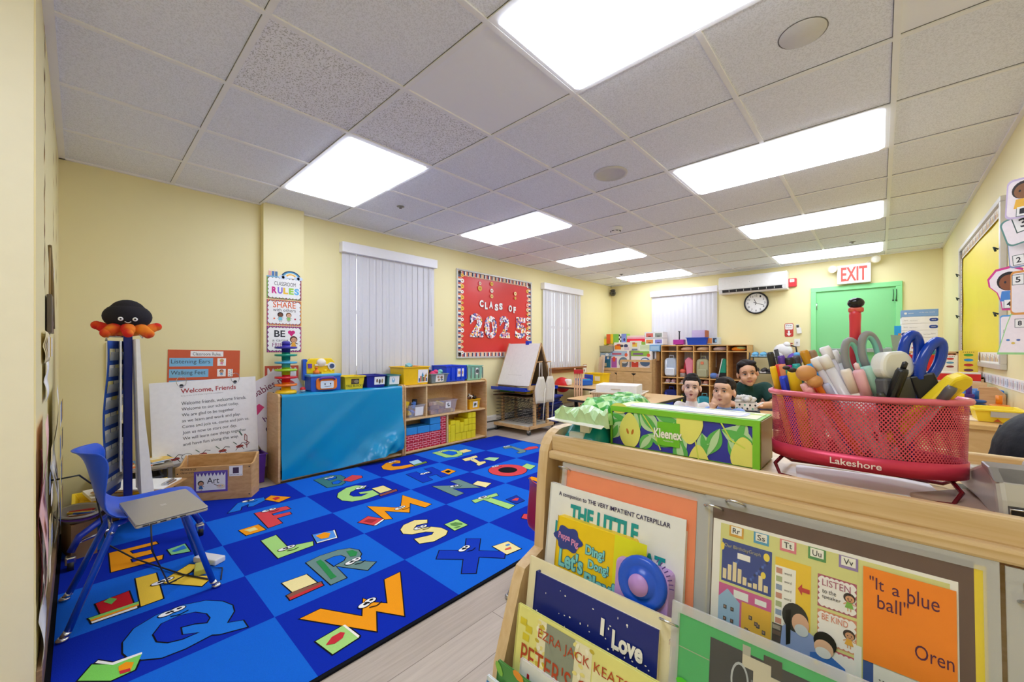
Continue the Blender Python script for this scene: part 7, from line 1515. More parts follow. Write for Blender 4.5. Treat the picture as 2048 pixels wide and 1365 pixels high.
# white picture book and yellow sound book
def d_butter(q, w, h):
    TT = M('179a9e', .4); IN2 = M('2b2358', .5)
    q.text('A companion to THE VERY IMPATIENT CATERPILLAR', w * .08, -h * .082, w * .83, h * .038, IN2, .001, .012).text('THE LITTLE', w * .19, -h * .225, w * .52, h * .115, TT, .001, .045).text('BUTTERFLY THAT', w * .07, -h * .36, w * .82, h * .105, TT, .001, .045).text('COULD', w * .3, -h * .5, w * .4, h * .11, TT, .001, .045)
book('white picture book with teal block title, top left of the display', 1103, 965, 1373, .612, .14, .255, .009, 'e9ebee', d_butter)
p, w_ = plane_at(1112, 1028, 1270, .592, .16); w_ = .185
def d_ding(q, w, h):
    LB_ = M('7fd0d8', .4); DK = M('2f7f96', .5)
    q.rect(.115, -h, .055, h, M('dfe01e', .4), .0006); q.rect(.0, -h, .002, h, M('caa51a', .5), .0006)
    P = [(.025 + .028 * math.cos(a) * (1 + .13 * math.cos(a * 6)), -.035 + .02 * math.sin(a) * (1 + .13 * math.cos(a * 6))) for a in [k * PI / 20 for k in range(40)]]
    q.poly(P, M('2d3f94', .4), .001).text('Peppa', .005, -.041, .025, .014, M('d88fc4', .4), .0016, .03).text('Pig', .033, -.046, .015, .014, M('d88fc4', .4), .0016, .03)
    for s_, x, y, ww, hh in (('Ding!', .063, -.052, .036, .02), ('Dong!', .07, -.072, .038, .018), ("Let's", .01, -.084, .05, .03), ('Play!', .064, -.106, .058, .03)):
        q.text(s_, x - .001, y - .001, ww + .002, hh + .002, DK, .0012, .07).text(s_, x, y, ww, hh, LB_, .0018, .03)
t = thing('sound_book', 'yellow sound book with lilac and blue speaker module in front of the white book', 'book', mtx=Matrix.Translation(PY(1117, 1030, .592)) @ Matrix.Rotation(PI / 2 - .15, 4, 'X'))
h = .21; MB().prism(rbox(.075, -h / 2, .152, h, .006), -.016, 0, M('f0cc14', .35)).obj('cover', t, bev=.0015)
MB().prism(rbox(.078, -h / 2, .158, h, .006), -.02, -.0165, mat('clear_tray_edge', 'd9dcd4', .1, var=0, alpha=.5)).obj('clear_backing', t)
q = MB(); d_ding(q, .15, h); q.obj('cover_art', t)
LIL = M('c09ae0', .35); MX = .155
MB().prism(rbox(MX + .012, -h / 2 - .014, .086, h - .028, .01), -.018, .010, LIL).obj('sound_module', t, bev=.003)
MB().lathe([(.0385, .0), (.0385, .004), (.034, .009), (.026, .0065), (.021, .0065), (.019, .011), (.0, .012)], M('1756d8', .25), (MX + .015, -.052, .010), 30).obj('speaker_button', t, label='round blue button')
MB().lathe([(.0155, .0), (.0155, .0022), (.0, .0028)], M('b98fdc', .35), (MX + .014, -.053, .0212), 24).obj('button_centre', t)
MB().prism(rbox(MX + .016, -.115, .05, .03, .003), .01, .014, M('1756d8', .3)).obj('play_button', t, bev=.001)
q = MB()
for i in range(8): a = .15 + i * .13; q.box((0, 0, 0), (0, 0, 0), LIL) if 0 else q.line([(MX + .015 + .041 * math.cos(a), -.052 + .041 * math.sin(a)), (MX + .015 + .048 * math.cos(a), -.052 + .048 * math.sin(a))], .0016, M('5a3f86', .5), .0104)
q.obj('speaker_slot', t)
# second tier: cream folder and the night book
book('cream folder standing behind the dark blue book, second tier', 1062, 1112, 1346, .553, .15, .25, .004, 'ece3c0', None, False, 'paper_folder', .002, cat='folder')
def d_love(q, w, h):
    r2 = random.Random(3)
    for i in range(70): x, y = r2.uniform(.02, .97) * w, -r2.uniform(.03, .7) * h; q.ell(x, y, r2.choice((.0008, .0012, .0016)), r2.choice((.001, .0014, .0018)), WHITE, .001, 8)
    q.ell(w * .22, -h * .62, w * .26, h * .16, M('d8a04a', .5), .0012, 26).ell(w * .48, -h * .47, w * .062, h * .08, M('d89a3a', .5), .0013, 18).ell(w * .49, -h * .49, w * .036, h * .052, M('4a2a1a', .5), .0018, 16)
    q.text('I', w * .6, -h * .2, w * .028, h * .11, WHITE, .0022, .04).text('Love', w * .69, -h * .245, w * .22, h * .12, WHITE, .0022, .04).text('You,', w * .63, -h * .41, w * .24, h * .13, WHITE, .0022, .04)
book('dark blue starry book with white letters, second tier', 1073, 1143, 1318, .541, .15, .22, .012, '16267e', d_love)
def d_peter(q, w, h):
    TR = M('b5451f', .5); pts = ('c9b43a', 'e6dc8a', 'f2efd8')
    r2 = random.Random(5)
    for (a, b_, c, d) in ((.18, .02, .07, .3), (.47, .02, .12, .55), (.59, .2, .3, .4)):
        q.rect(w * a, -h * (b_ + d), w * c, h * d, M('e9e4c4', .6), .0004)
        for i in range(26): q.ell(w * (a + c * r2.random()), -h * (b_ + d * r2.random()), w * .018, h * .012, M(pts[i % 3], .6), .0006 + .00002 * i, 8, rot=i)
    q.rect(w * .25, -h * .62, w * .22, h * .6, M('8f9686', .6), .0007); q.rect(w * .16, -h * .5, w * .5, h * .12, M('7f8878', .6), .00065); q.rect(w * .6, -h * .32, w * .16, h * .2, M('e8e6b4', .6), .0012)
    for i, (a, b_) in enumerate(((.03, .07), (.08, .1), (.06, .16), (.82, .1), (.86, .2))): q.rect(w * a, -h * (b_ + .045), w * .055, h * .045, M('d8c830', .6), .0008)
    q.text('EZRA JACK KEATS', w * .19, -h * .15, w * .64, h * .075, TR, .0016, -.005).text('PETER\'S', w * .06, -h * .36, w * .4, h * .14, TR, .0016, .0).text('CHAIR', w * .5, -h * .36, w * .33, h * .14, TR, .0016, .0)
book('pale yellow collage book with rust red title, third tier', 1038, 1208, 1322, .51, .15, .24, .006, 'e6e38a', d_peter)
book('small white book with red letters in front of the yellow collage book', 1042, 1318, 1262, .492, .15, .16, .006, 'ecebec', lambda q, w, h: q.text('I am', w * .08, -h * .22, w * .36, h * .13, M('b8202c', .5), .001).text('a bear', w * .5, -h * .22, w * .4, h * .13, M('b8202c', .5), .001) if 0 else q.text('I am', w * .08, -h * .24, w * .4, h * .15, M('b8202c', .5), .001))
def d_leaf(q, w, h):
    r2 = random.Random(9)
    for i in range(60): q.ell(w * r2.random(), -h * r2.random() * .6, .012, .006, M(('3f8a3a', '7fb84a', '2f6a34', 'b8d88a', 'e0902a')[i % 5 if i % 9 else 4], .6), .0005 + .00002 * i, 8, rot=i * 1.3)
book('green jungle leaf book at the bottom left of the display', 997, 1322, 1240, .472, .15, .2, .005, '4a8a44', d_leaf)
book('pale blue edged book lowest at the bottom left of the display', 975, 1352, 1200, .458, .15, .18, .005, 'dfe6ec', lambda q, w, h: q.rect(0, -.012, w, .006, M('4a8ac8', .5), .001))
def d_green(q, w, h):
    q.rect(.05, -h + .01, w - .1, h - .035, M('2e3034', .4), .0008); r2 = random.Random(11)
    for i in range(70): q.rect(.06 + (w - .13) * r2.random(), -.035 - .13 * r2.random(), .008 + .035 * r2.random(), .005 + .02 * r2.random(), M(('6f7478', '4a4d52', 'a8a89c', '3a352f', 'c9c4b0', '55585e')[i % 6], .4), .0012 + .00001 * i)
    q.ell(.12, -.16, .08, .05, M('3f4852', .4), .0022, 24).ell(.085, -.06, .01, .022, M('b9c0c6', .4), .0022, 18).ell(.085, -.06, .008, .019, M('33363a', .4), .0024, 18)
    for i in range(60): q.ell(.018 + (i * 37 % 100) / 100 * .16, -.095 - (i * 53 % 100) / 100 * .1, .008, .005, M(('4fd030', '2f9a24', '7fe04a')[i % 3], .5), .003 + .00001 * i, 8, rot=i)
pouch('clear pouch with green bordered photo page, second tier on the right', 1346, 1200, 2120, .553, .14, .24, '3fb265', (.008, .008, .012), d_green, ((-.003, -.03),))
MB().box((0, -.003, 0), (.3, .003, .006), mat('clear_rail', 'e2cfc4', .1, var=0, alpha=.6)).obj('clear_rail', label='clear plastic rail across the green pouch', cat='rail', loc=(-.215, .548, .745))
# ---------------------------------------------------------------- on top of the display
ZT = .9645
def d_box():
    t = thing('tissue_box', 'green tissue box with pear and leaf pattern on the display top', 'tissue box', (-.392, .705, ZT)); w, d, h = .255, .088, .0755
    GR_ = M('7cc832', .4); MB().box((0, 0, 0), (w, d, h), GR_).obj('carton', t, bev=.0012)
    q = MB(X=Matrix.Rotation(PI / 2, 4, 'X')); q.rect(.004, .002, w - .014, h - .009, M('2f36a8', .4), .0006)
    LG1, LG2, YP, PY_ = M('5cb85a', .4), M('b9dfae', .4), M('e6e678', .4), M('cfe05a', .4)
    def leaf(x, y, L, W2, r, m, z):
        P = [(L * k / 10 * math.cos(r) - W2 * math.sin(PI * k / 10) * s_ * math.sin(r) + x, L * k / 10 * math.sin(r) + W2 * math.sin(PI * k / 10) * s_ * math.cos(r) + y) for s_, rng in ((1, range(0, 11)), (-1, range(9, 0, -1))) for k in rng]
        P = [(min(max(a, .004), w - .01), min(max(b, .002), h - .007)) for a, b in P]; q.poly(P, m, z)
    def pear(x, y, s_, z, r=0):
        P = []
        for k in range(28):
            a = k * 2 * PI / 28; rr = 1 - .32 * max(0, math.sin(a)) ** 1.2; px_, py_ = math.cos(a) * .72 * rr * s_, math.sin(a) * 1.12 * s_; P.append((min(max(x + px_ * math.cos(r) - py_ * math.sin(r), .004), w - .01), min(max(y + px_ * math.sin(r) + py_ * math.cos(r), .002), h - .007)))
        q.poly(P, YP, z)
    for i, (x, y, L, W2, r) in enumerate(((.0, .06, .04, .012, -.3), (.0, .03, .03, .012, .6), (.004, .012, .03, .012, 1.2), (.05, .075, .045, .01, -1.4), (.06, .07, .05, .016, -.8), (.075, .03, .05, .012, -.3), (.09, .066, .05, .016, -.25), (.1, .02, .045, .01, 1), (.12, .05, .05, .014, -1.1), (.13, .03, .05, .013, -1.4), (.17, .045, .04, .012, -1.4), (.18, .01, .05, .012, 1.2), (.2, .055, .05, .016, -.3), (.21, .04, .045, .013, -.9), (.235, .075, .05, .012, -1.9), (.06, .0, .04, .012, .9), (.155, .0, .04, .012, .8))):
        leaf(x, y, L, W2, r, LG1 if i % 2 else LG2, .001 + i * .00003); leaf(x, y, L, W2 * .45, r, LG2 if i % 2 else LG1, .0016 + i * .00003)
    pear(.04, .032, .03, .0022); pear(.15, .058, .031, .0022, PI); pear(.235, .014, .03, .0022, .1); pear(.165, .0, .022, .0022); q.ell(.018, .072, .018, .01, YP, .0022)
    q.rect(.0, .066, w, .0095, GR_, .003); q.rect(0, 0, .004, .066, GR_, .003)
    q.rect(w - .01, 0, .01, .066, GR_, .003)
    for x in (.036, .046): q.ell(x, .03, .0022, .0055, M('c8782a', .5), .0026, 12, rot=.3 if x < .04 else -.3)
    for pts in (((.066, .066), (.085, .04), (.1, .005)), ((.2, .066), (.215, .04), (.235, .03)), ((.16, .03), (.165, .0))): q.line(pts, .0022, PY_, .0025)
    q.rect(.094, .014, .04, .042, M('6cc22c', .4), .0031).text('Kleenex', .088, .027, .05, .017, WHITE, .0036, .03).text('TRUSTED CARE', .105, .022, .018, .002, WHITE, .0036); q.obj('printed_front', t, label='printed pear pattern front')
    q = MB(X=Matrix.Translation((0, 0, h))); q.rect(.006, .006, w - .012, d - .012, M('dfe8b4', .4), .0006).poly(rbox(w / 2, d / 2, w - .05, d - .028, .02), M('c9cdea', .4), .001).poly(rbox(w / 2, d / 2, w - .062, d - .038, .016), M('f2f1f3', .5), .0014)
    for x, y, c in ((.03, .07, 'c0d84a'), (.07, .078, '9fd07a'), (.2, .014, 'd8e06a'), (.235, .06, 'c0d84a'), (.12, .075, 'b0b4e0')): q.ell(x, y, .018, .006, M(c, .5), .0008)
    q.line([(.05, d - .02), (w - .02, d - .026)], .0022, M('4a4a46', .6), .0018).text('facial tissues soft and strong', .1, .03, .09, .006, M('6a72b4', .5), .0018); q.obj('printed_top', t)
    MB().box((w, .002, .002), (w + .0012, d - .002, h - .002), M('8f7a4a', .3)).obj('side_panel', t, label='tan side panel')
d_box()
def wipes(label, loc, rz, w, d, h, c, extra=None):
    t = thing('wipes_pack', label, 'wipes', loc, rz); N, K = 16, 10; m = c if not isinstance(c, str) else M(c, .28); b = MB(); top = []; bot = []
    for i in range(N + 1):
        for j in range(K + 1):
            u, v = i / N, j / K; e = min(1, 6 * min(u, 1 - u)) ** .6; f = min(1, 5 * min(v, 1 - v)) ** .5
            x, y = (u - .5) * w, (v - .5) * d * (.86 + .14 * e); z = h * (.16 + .84 * e * f) + .004 * math.sin(23 * u + 9 * v) * e * f; top.append((x, y, z if 0 < i < N else h * .3)); bot.append((x, y, 0 if 0 < i < N else h * .24))
    b.add(top, [(i * (K + 1) + j, (i + 1) * (K + 1) + j, (i + 1) * (K + 1) + j + 1, i * (K + 1) + j + 1) for i in range(N) for j in range(K)], m, True)
    b.add(bot, [(i * (K + 1) + j + 1, (i + 1) * (K + 1) + j + 1, (i + 1) * (K + 1) + j, i * (K + 1) + j) for i in range(N) for j in range(K)], m, True)
    k = len(top); ring = [i * (K + 1) for i in range(N + 1)] + [N * (K + 1) + j for j in range(1, K + 1)] + [i * (K + 1) + K for i in range(N - 1, -1, -1)] + [j for j in range(K - 1, 0, -1)]
    for a in range(len(ring)): p_, q_ = ring[a], ring[(a + 1) % len(ring)]; b.f.append((k + p_, k + q_, q_, p_)); b.m.append(0); b.sm.append(False)
    b.obj('wrapper', t)
    if extra: extra(t)
    return t
def tri_mat():
    m = bpy.data.materials.new('green_triangle_print'); m.use_nodes = True; nt = m.node_tree; p = nt.nodes['Principled BSDF']; p.inputs['Roughness'].default_value = .28
    tc = nt.nodes.new('ShaderNodeTexCoord'); mp = nt.nodes.new('ShaderNodeMapping'); mp.inputs['Scale'].default_value = (46, 46, 46); mp.inputs['Rotation'].default_value = (0, 0, .78)
    v = nt.nodes.new('ShaderNodeTexChecker'); v.inputs['Scale'].default_value = 1; v.inputs['Color1'].default_value = lin('2f9a2a'); v.inputs['Color2'].default_value = lin('a8d88a')
    nt.links.new(tc.outputs['Object'], mp.inputs[0]); nt.links.new(mp.outputs[0], v.inputs['Vector']); nt.links.new(v.outputs['Color'], p.inputs['Base Color'])
    return m
TRI = tri_mat()
def leafy(t):
    b = MB(); n = 22; vs = []; LP = M('b9d8a8', .25)
    for i in range(n + 1):
        u = -1 + 2 * i / n
        for x, y, z in ((.118, .042 * u, .03 + .006 * math.cos(3 * u)), (.138, .05 * u, .03 + .008 * math.sin(9 * u + 2) * math.cos(4 * u)), (.155, .058 * u, .024 + .012 * math.sin(13 * u + 1) * math.sin(5 * u + 2)), (.15, .06 * u, .004 + .003 * math.sin(12 * u))): vs.append((x, y, z))
    b.add(vs, [(i * 4 + j, i * 4 + 4 + j, i * 4 + 5 + j, i * 4 + 1 + j) for i in range(n) for j in range(3)], LP, False); b.obj('open_flap', t, solid=.0012, label='pale crinkled open end')
    MB().add([(.158, -.075, .006), (.163, .05, .002), (.14, .05, .008), (.14, -.06, .012)], [(0, 1, 2, 3)], PAPER).obj('tissue_edge', t, solid=.0012, label='white tissue edge'); MB().box((.12, -.012, -.016), (.134, .008, .008), M('e6e6e2', .5)).obj('sticker', t)
wipes('teal wipes pack lying at the left end of the display top', (-.443, .765, ZT), -PI / 2 + .04, .215, .088, .038, '0c8f98', lambda t: MB().box((.098, -.02, .008), (.107, .012, .022), M('dfe9e8', .5)).obj('label_flap', t, label='white label'))
wipes('green triangle printed wipes pack on top of the teal pack', (-.432, .80, ZT + .0385), -PI / 2 + .04, .25, .09, .043, TRI, leafy)
# red mesh caddy
CXc, CYc, RXc, RYc, ZB, ZR = -.023, .735, .1015, .053, .992, 1.086
MR = mat('red_wire_mesh', 'd24f68', .35, .35, var=.03); MRS = mat('red_metal_band', 'c93355', .32, .3, var=.03)
t = thing('desk_caddy', 'red oval wire mesh caddy full of pens and scissors on the display top', 'caddy', (CXc, CYc, ZB)); hh = ZR - ZB
def ov(a, z, k=0): s_ = 1 + .02 * z / hh; return Vector(((RXc * s_ + k) * math.cos(a), (RYc * s_ + k) * math.sin(a), z))
b = MB(); NA, NZ = 150, 13; z0, z1 = .018, hh - .003; dz = (z1 - z0) / NZ
for j in range(NZ * 2 - 1):
    for i in range(NA):
        a = 2 * PI * (i + (.5 if j % 2 else 0)) / NA; zc = z0 + dz * (j + 1) / 2; da = PI / NA; o = [ov(a - da, zc), ov(a, zc - dz / 2), ov(a + da, zc), ov(a, zc + dz / 2)]; c = ov(a, zc); q = [c + (p_ - c) * .57 for p_ in o]; n = len(b.v); b.v += [tuple(p_) for p_ in o + q]
        for k in range(4): k2 = (k + 1) % 4; b.f.append((n + k, n + k2, n + 4 + k2, n + 4 + k)); b.m.append(0); b.sm.append(True)
b.mats = [MR]; b.obj('mesh_wall', t)
def ovring(z, r, m, k=0): return MB().tube([ov(2 * PI * i / 72, z, k) for i in range(72)], r, m, 10, closed=True)
ovring(hh, .0042, mat('red_rim', 'de6e84', .25, .2, var=.02), .001).obj('rim', t)
b = MB(); vs = []
for i in range(72):
    for z in (0, .02): vs.append(ov(2 * PI * i / 72, z, .0012))
b.add(vs, [(2 * i, 2 * ((i + 1) % 72), 2 * ((i + 1) % 72) + 1, 2 * i + 1) for i in range(72)], MRS, True); b.poly([ov(2 * PI * i / 72, .001)[:2] for i in range(72)], MRS, .001); b.obj('base_band', t, solid=.0012)
b = MB(); vs, fs, _ = glyphs('Lakeshore', .012)
b.add([ov(-PI / 2 - .02 + (x - .5) * .5, .005 + y * .0085, .0026) for x, y in vs], fs, M('f2dfe2', .5)); b.obj('lettering', t, label='white lettering')
for sy in (-1, 1): MB().tube([(-.085, sy * .02, .0), (-.094, sy * .032, -.012), (-.085, sy * .05, -.023), (-.04, sy * .062, -.0245), (.04, sy * .062, -.0245), (.085, sy * .05, -.023), (.094, sy * .032, -.012), (.085, sy * .02, .0)], .0026, mat('dark_red_wire', '6e1420', .25, .5, var=.02), 8).obj('wire_foot', t)
MB().prism(rbox(0, 0, .15, .09, .01), -.027, -.0262, M('f0f0f2', .5)).obj('paper_under', label='white paper sheets under the red caddy', cat='paper', loc=(-.02, .74, ZT + .0275), rz=.15)
# pens and tools in the caddy: each a thing of its own
def stick(name, label, u, v, y, r, c, tip=None, base=None, cap=.3, cat='pen', clip=False, sq=False, capc=None, group='pens in the red caddy', n=12, r2=None):
    top = PY(u, v, y); bx, by = base if base else (top.x * .75 + CXc * .25, top.y * .6 + CYc * .4)
    bot = Vector((bx, by, ZB + .006)); d = top - bot; L = d.length; R = Vector((0, 0, 1)).rotation_difference(d).to_matrix().to_4x4()
    t = thing(name, label, cat, group=group, mtx=Matrix.Translation(bot) @ R); m = M(c, .35) if isinstance(c, str) else c; r2 = r2 or r
    MB().lathe([(.0, 0), (r * .6, .002), (r, .012), (r, L * (1 - cap)), (r * .98, L * (1 - cap))], m, n=n).obj('barrel', t)
    cm = m if not capc else (M(capc, .3) if isinstance(capc, str) else capc)
    MB().lathe([(r2 * 1.08, L * (1 - cap)), (r2 * 1.1, L - .004), (r2 * .9, L), (0, L)], cm, n=n).obj('cap', t)
    if clip: MB().box((-r2 * .35, -r2 * 1.7, L * (1 - cap) + .004), (r2 * .35, -r2 * 1.05, L - .003), cm).obj('clip', t, bev=.001)
    if tip: MB().lathe([(r * .5, L), (r * .5, L + .008), (0, L + .01)], M(tip, .35), n=n).obj('push_button', t)
    return t
PEN = [('yellow marker at the left end of the red caddy', 1546, 733, 0.738, .0048, 'f2c21a'), ('red marker second from the left in the caddy', 1557, 729, 0.740, .005, 'd8362a'), ('salmon marker beside the red one', 1564, 729, 0.736, .0046, 'e0906a'), ('dark green marker beside the salmon one', 1571, 735, 0.738, .005, '2f8f7a'),
       ('purple marker behind the dark green one', 1562, 712, 0.754, .005, '5a35a0'), ('dark grey pen leaning at the far left of the caddy', 1540, 705, 0.752, .0048, '2a2826'), ('magenta marker behind the green one', 1576, 731, 0.747, .0052, 'c0188a'), ('blue capped marker at the left front of the caddy', 1567, 752, 0.731, .006, '1c3fd8'),
       ('thick yellow highlighter at the left front', 1586, 742, 0.730, .0078, 'ecc61a'), ('teal marker behind the yellow highlighter', 1592, 728, 0.745, .0052, '1fa0a0'), ('black marker behind the teal one', 1578, 716, 0.754, .006, '24211f'), ('grey marker with dark cap behind', 1592, 712, 0.770, .0055, '55525a'),
       ('mustard marker standing tall behind', 1607, 702, 0.765, .0058, 'd0901a'), ('tan wooden pen behind the clear markers', 1622, 702, 0.770, .0056, '9a7a5c'), ('sky blue marker left of the clear markers', 1619, 728, 0.735, .0046, '2f9ae0'), ('orange marker leaning in front', 1636, 768, 0.700, .0052, 'f0801c'),
       ('lilac pen leaning in front of the clear markers', 1650, 768, 0.698, .0046, 'b9bce0'), ('pale pink pen low at the front left', 1606, 768, 0.694, .0044, 'eab4bc'), ('red pen low behind the toy topped pen', 1632, 771, 0.705, .0046, 'd83a28')]
for i, (lab, u, v, y, r, c) in enumerate(PEN):
    bs = None
    if u > 1600: bs = (PY(u, v, y).x + .05, y * .5 + CYc * .5)
    stick('marker', lab, u, v, y, r, c, cap=.34, clip=i in (6, 7, 11), base=bs, cat='marker')
CLP = mat('clear_marker_barrel', 'e9e6ee', .2, var=.02, alpha=.75)
for lab, u, v, y, r, cc, dx in (('clear marker with blue ink, leftmost of the clear markers', 1629, 716, .705, .0062, '2f6ab4', .07), ('clear marker with yellow ink in the middle of the clear markers', 1645, 712, .7, .0062, 'e8d81a', .065), ('clear marker with pale cap, tallest of the clear markers', 1648, 694, .72, .0062, 'b9c4d8', .06), ('clear marker with mint ink, rightmost of the clear markers', 1664, 702, .725, .006, '6fc0b4', .055)):
    p = PY(u, v, y); t = stick('marker', lab, u, v, y, r, CLP, base=(p.x + dx, y), cap=.12, capc='f0eef4', cat='marker'); MB().lathe([(0, .05), (r * .8, .05), (r * .8, .078), (0, .078)], M(cc, .4), n=10).obj('ink_band', t)
stick('pen', 'cream pen right of the clear markers', 1690, 739, .7, .0058, 'ece2dc', base=(PY(1690, 739, .7).x + .04, .71), cap=.25)
stick('pen', 'white pen behind the cream one', 1703, 745, .705, .0052, 'e6e0e2', base=(PY(1703, 745, .705).x + .035, .72), cap=.25); stick('pen', 'pale pink pen in the middle of the caddy', 1716, 740, .698, .0058, 'ecb8c8', base=(PY(1716, 740, .698).x + .032, .705), cap=.3, tip='f0d0d8'); stick('pen', 'mint pen right of the pale pink one', 1731, 733, .71, .006, 'a9d8d0', base=(PY(1731, 733, .71).x + .035, .715), cap=.3)
stick('pen', 'black pen with clip in the middle front of the caddy', 1806, 738, .698, .0058, '1b1a1e', base=(PY(1806, 738, .698).x - .035, .705), cap=.42, clip=True, tip='2a282c'); stick('pen', 'black ended clear pen low at the middle front', 1760, 786, .692, .004, '3a3a34', base=(PY(1760, 786, .692).x + .03, .7), cap=.2)
stick('pen', 'silver pen with grey rubber end at the right front', 1906, 774, .70, .005, 'c9cad0', base=(PY(1906, 774, .7).x - .06, .71), cap=.16, capc='5f5a60')
# pen with a brown bear-like topper, red pen with black knob
t = stick('pen', 'pen with round brown topper at the left front', 1617, 775, .694, .005, 'e8a0a8', base=(PY(1617, 775, .694).x + .02, .71), cap=.2)
p = PY(1612, 747, .694); BR2 = M('cf9258', .5); MB().ball((0, 0, 0), (.0125, .0115, .0115), BR2, 16, 10).ball((.01, .0, -.011), (.0095, .009, .009), BR2).obj('pen_topper', label='round brown rubber figure on a pen at the left of the caddy', cat='topper', loc=p); MB().ball((0, 0, .0), (.006, .004, .0035), M('33261f', .6)).ball((-.007, 0, .003), (.005, .004, .003), M('33261f', .6)).obj('topper_bow', label='dark brown bow on the round brown pen topper', cat='topper', loc=p + Vector((-.016, -.002, .004)))
t = thing('novelty_pen', 'tall red pen with a glossy black oval knob rising above the caddy', 'pen', mtx=Matrix.Translation(PY(1712, 800, .735)))
z = PY(1708, 620, .735).z - PY(1708, 800, .735).z; PR = M('d83a48', .3)
MB().lathe([(.0, 0), (.006, .004), (.0063, z - .02), (.0068, z - .008), (.006, z), (0, z)], PR, (-.001, 0, 0), 20).obj('barrel', t); MB().prism(rbox(0, 0, .017, .012, .004), z - .004, z + .003, M('d8604f', .35)).obj('collar', t, bev=.002); MB().ball((0, -.002, z + .009), (.0095, .008, .0075), M('151216', .12), 20, 12).obj('knob', t)
# scissors
def loop(b, c, rx, rz, tilt, r, m, ax):
    P = [c + ax * (rx * math.cos(a) * math.cos(tilt) - rz * math.sin(a) * math.sin(tilt)) + Vector((0, 0, 1)) * (rx * math.cos(a) * math.sin(tilt) + rz * math.sin(a)* math.cos(tilt)) for a in [k * PI / 14 for k in range(28)]]
    b.tube(P, r, m, 10, closed=True)
def scissors(label, u, v, y, m1, m2, ca, cb, ra, rb, ta, tb, piv, r):
    ax = Vector((_c, _s, 0)); t = thing('scissors', label, 'scissors', group='scissors in the red caddy', mtx=Matrix.Translation(PY(*piv)))
    o = PY(*piv)
    for k, (c, rr, ti, m, mi) in enumerate(((ca, ra, ta, m1, m2), (cb, rb, tb, m1, m2))):
        q = PY(*c) - o; b = MB(); loop(b, q, rr[0], rr[1], ti, r, m, ax); h = b.obj('handle', t)
        b = MB(); loop(b, q + Vector((0, -.001, 0)), rr[0] * .8, rr[1] * .86, ti, r * .72, mi, ax); b.obj('grip_lining', h, label='inner grip')
        lo = q + ax * (rr[1] * math.sin(ti)) + Vector((0, 0, -rr[1] * math.cos(ti))); MB().tube([lo, lo * .5 + Vector((0, 0, -.01)), Vector((0, 0, -.03)), Vector(((-1) ** k * .004, 0, -.075))], [r * 1.2, r * 1.1, .006, .004], m, 10).obj('arm', t)
    return t
SG = M('8f9094', .5); ST_ = M('7fc4b8', .5); SBL = M('1440b0', .18)
scissors('grey and teal handled scissors in the middle of the caddy', 0, 0, 0, SG, ST_, (1706, 718, .72), (1741, 706, .728), (.0105, .026), (.0115, .026), .22, .2, (1770, 812, .725), .0046)
scissors('glossy blue handled scissors at the right of the caddy', 0, 0, 0, SBL, SBL, (1822, 706, .735), (1862, 722, .735), (.0105, .024), (.0105, .027), -.1, -.4, (1815, 812, .735), .0058)
# white and grey correction roller, yellow clip
t = thing('glue_roller', 'white topped grey glue roller standing in the caddy', 'glue roller', mtx=Matrix.Translation(PY(1797, 830, .72)) @ Matrix.Rotation(-.1, 4, 'Y') @ Matrix.Rotation(.8, 4, 'Z'))
z = PY(1790, 705, .72).z - PY(1805, 830, .72).z; P = rbox(0, z * .8, .046, z * .44, .014, 8); MB().prism([(x * (1 - .25 * max(0, (y_ - z * .75) / (z * .35))), y_) for x, y_ in P], -.01, .01, M('e6e6e4', .4), 'y').obj('white_cap', t, bev=.004)
MB().prism([(-.024, .0), (.034, 0), (.0235, z * .6), (-.0228, z * .6)], -.0105, .0105, M('5f6066', .45), 'y').obj('grey_body', t, bev=.003)
t = thing('yellow_clip', 'yellow plastic cutter leaning at the right front of the caddy', 'cutter', mtx=Matrix.Translation(PY(1870, 800, .71)) @ Matrix.Rotation(.62, 4, 'Y') @ Matrix.Rotation(.7, 4, 'Z'))
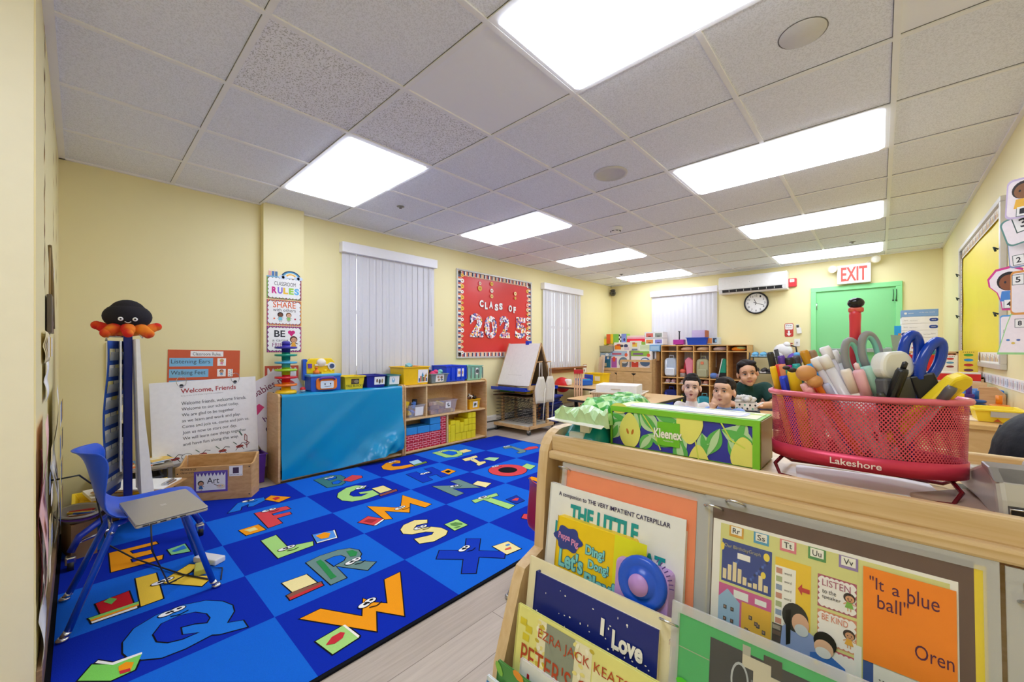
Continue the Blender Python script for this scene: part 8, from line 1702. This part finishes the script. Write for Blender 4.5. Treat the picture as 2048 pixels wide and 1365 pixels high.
MB().prism([(-.009, -.07), (.006, -.07), (.012, .02), (.014, .034), (.008, .041), (-.002, .04), (-.009, .03)], -.007, .007, M('f0d420', .4), 'y').obj('body', t, bev=.003); MB().prism([(-.003, -.06), (.004, -.06), (.006, .024), (-.001, .024)], -.0085, .0085, M('d8b810', .4), 'y').obj('slot', t)
MB().box((-.012, -.004, -.06), (.012, .004, .012), M('1f1e22', .4)).obj('black_case', label='black case between the glue roller and the yellow cutter', cat='case', mtx=Matrix.Translation(PY(1850, 768, .725)) @ Matrix.Rotation(-.3, 4, 'Y'), bev=.002)
# hole punch like staplers at the right
def stapler(label, loc, rz, s=1):
    t = thing('stapler', label, 'stapler', loc, rz); SV = mat('stapler_grey', 'b9b6b6', .3, .35, var=.02)
    P = [(-.015, .0), (-.008, .03), (.0, .05), (.02, .066), (.045, .068), (.09, .05), (.15, .042), (.15, .012), (.06, .008), (.02, .0)]
    MB().prism([(x * s, z * s) for x, z in P], -.02 * s, .02 * s, SV, 'y').obj('body', t, bev=.008 * s, seg=3)
    MB().box((-.01 * s, -.021 * s, 0), (.16 * s, .021 * s, .006 * s), M('2c2b2e', .4)).obj('base', t, bev=.002)
    MB().box((-.0165 * s, -.012 * s, .006 * s), (-.0085 * s, .012 * s, .024 * s), M('1d1c1f', .4)).obj('front_slot', t)
    MB().tube([(-.0175 * s, -.012 * s, .008 * s), (-.0175 * s, .012 * s, .008 * s), (-.0165 * s, .012 * s, .022 * s), (-.0165 * s, -.012 * s, .022 * s)], .0014 * s, CHROME, 6, closed=True).obj('staple_plate', t)
    MB().prism([(.0 * s, .05 * s), (.02 * s, .066 * s), (.045 * s, .069 * s), (.04 * s, .06 * s), (.02 * s, .055 * s)], -.0215 * s, .0215 * s, M('8f8d90', .3, metal=.3), 'y').obj('ridge', t, bev=.002)
    return t
stapler('silver grey stapler facing forward right of the red caddy', (.108, .672, ZT), 1.72, .82); stapler('second silver grey stapler behind at the right picture edge', (.178, .735, ZT + .002), 1.75, .85)
t = thing('notebook', 'thin notebook with metal spine lying between caddy and stapler', 'notebook', (.085, .72, ZT), rz=.9); MB().box((-.05, -.035, 0), (.05, .035, .006), M('a58a7a', .5)).obj('cover', t, bev=.001); MB().cyl((-.05, -.036, .005), (.05, -.036, .005), .004, CHROME).obj('metal_spine', t)
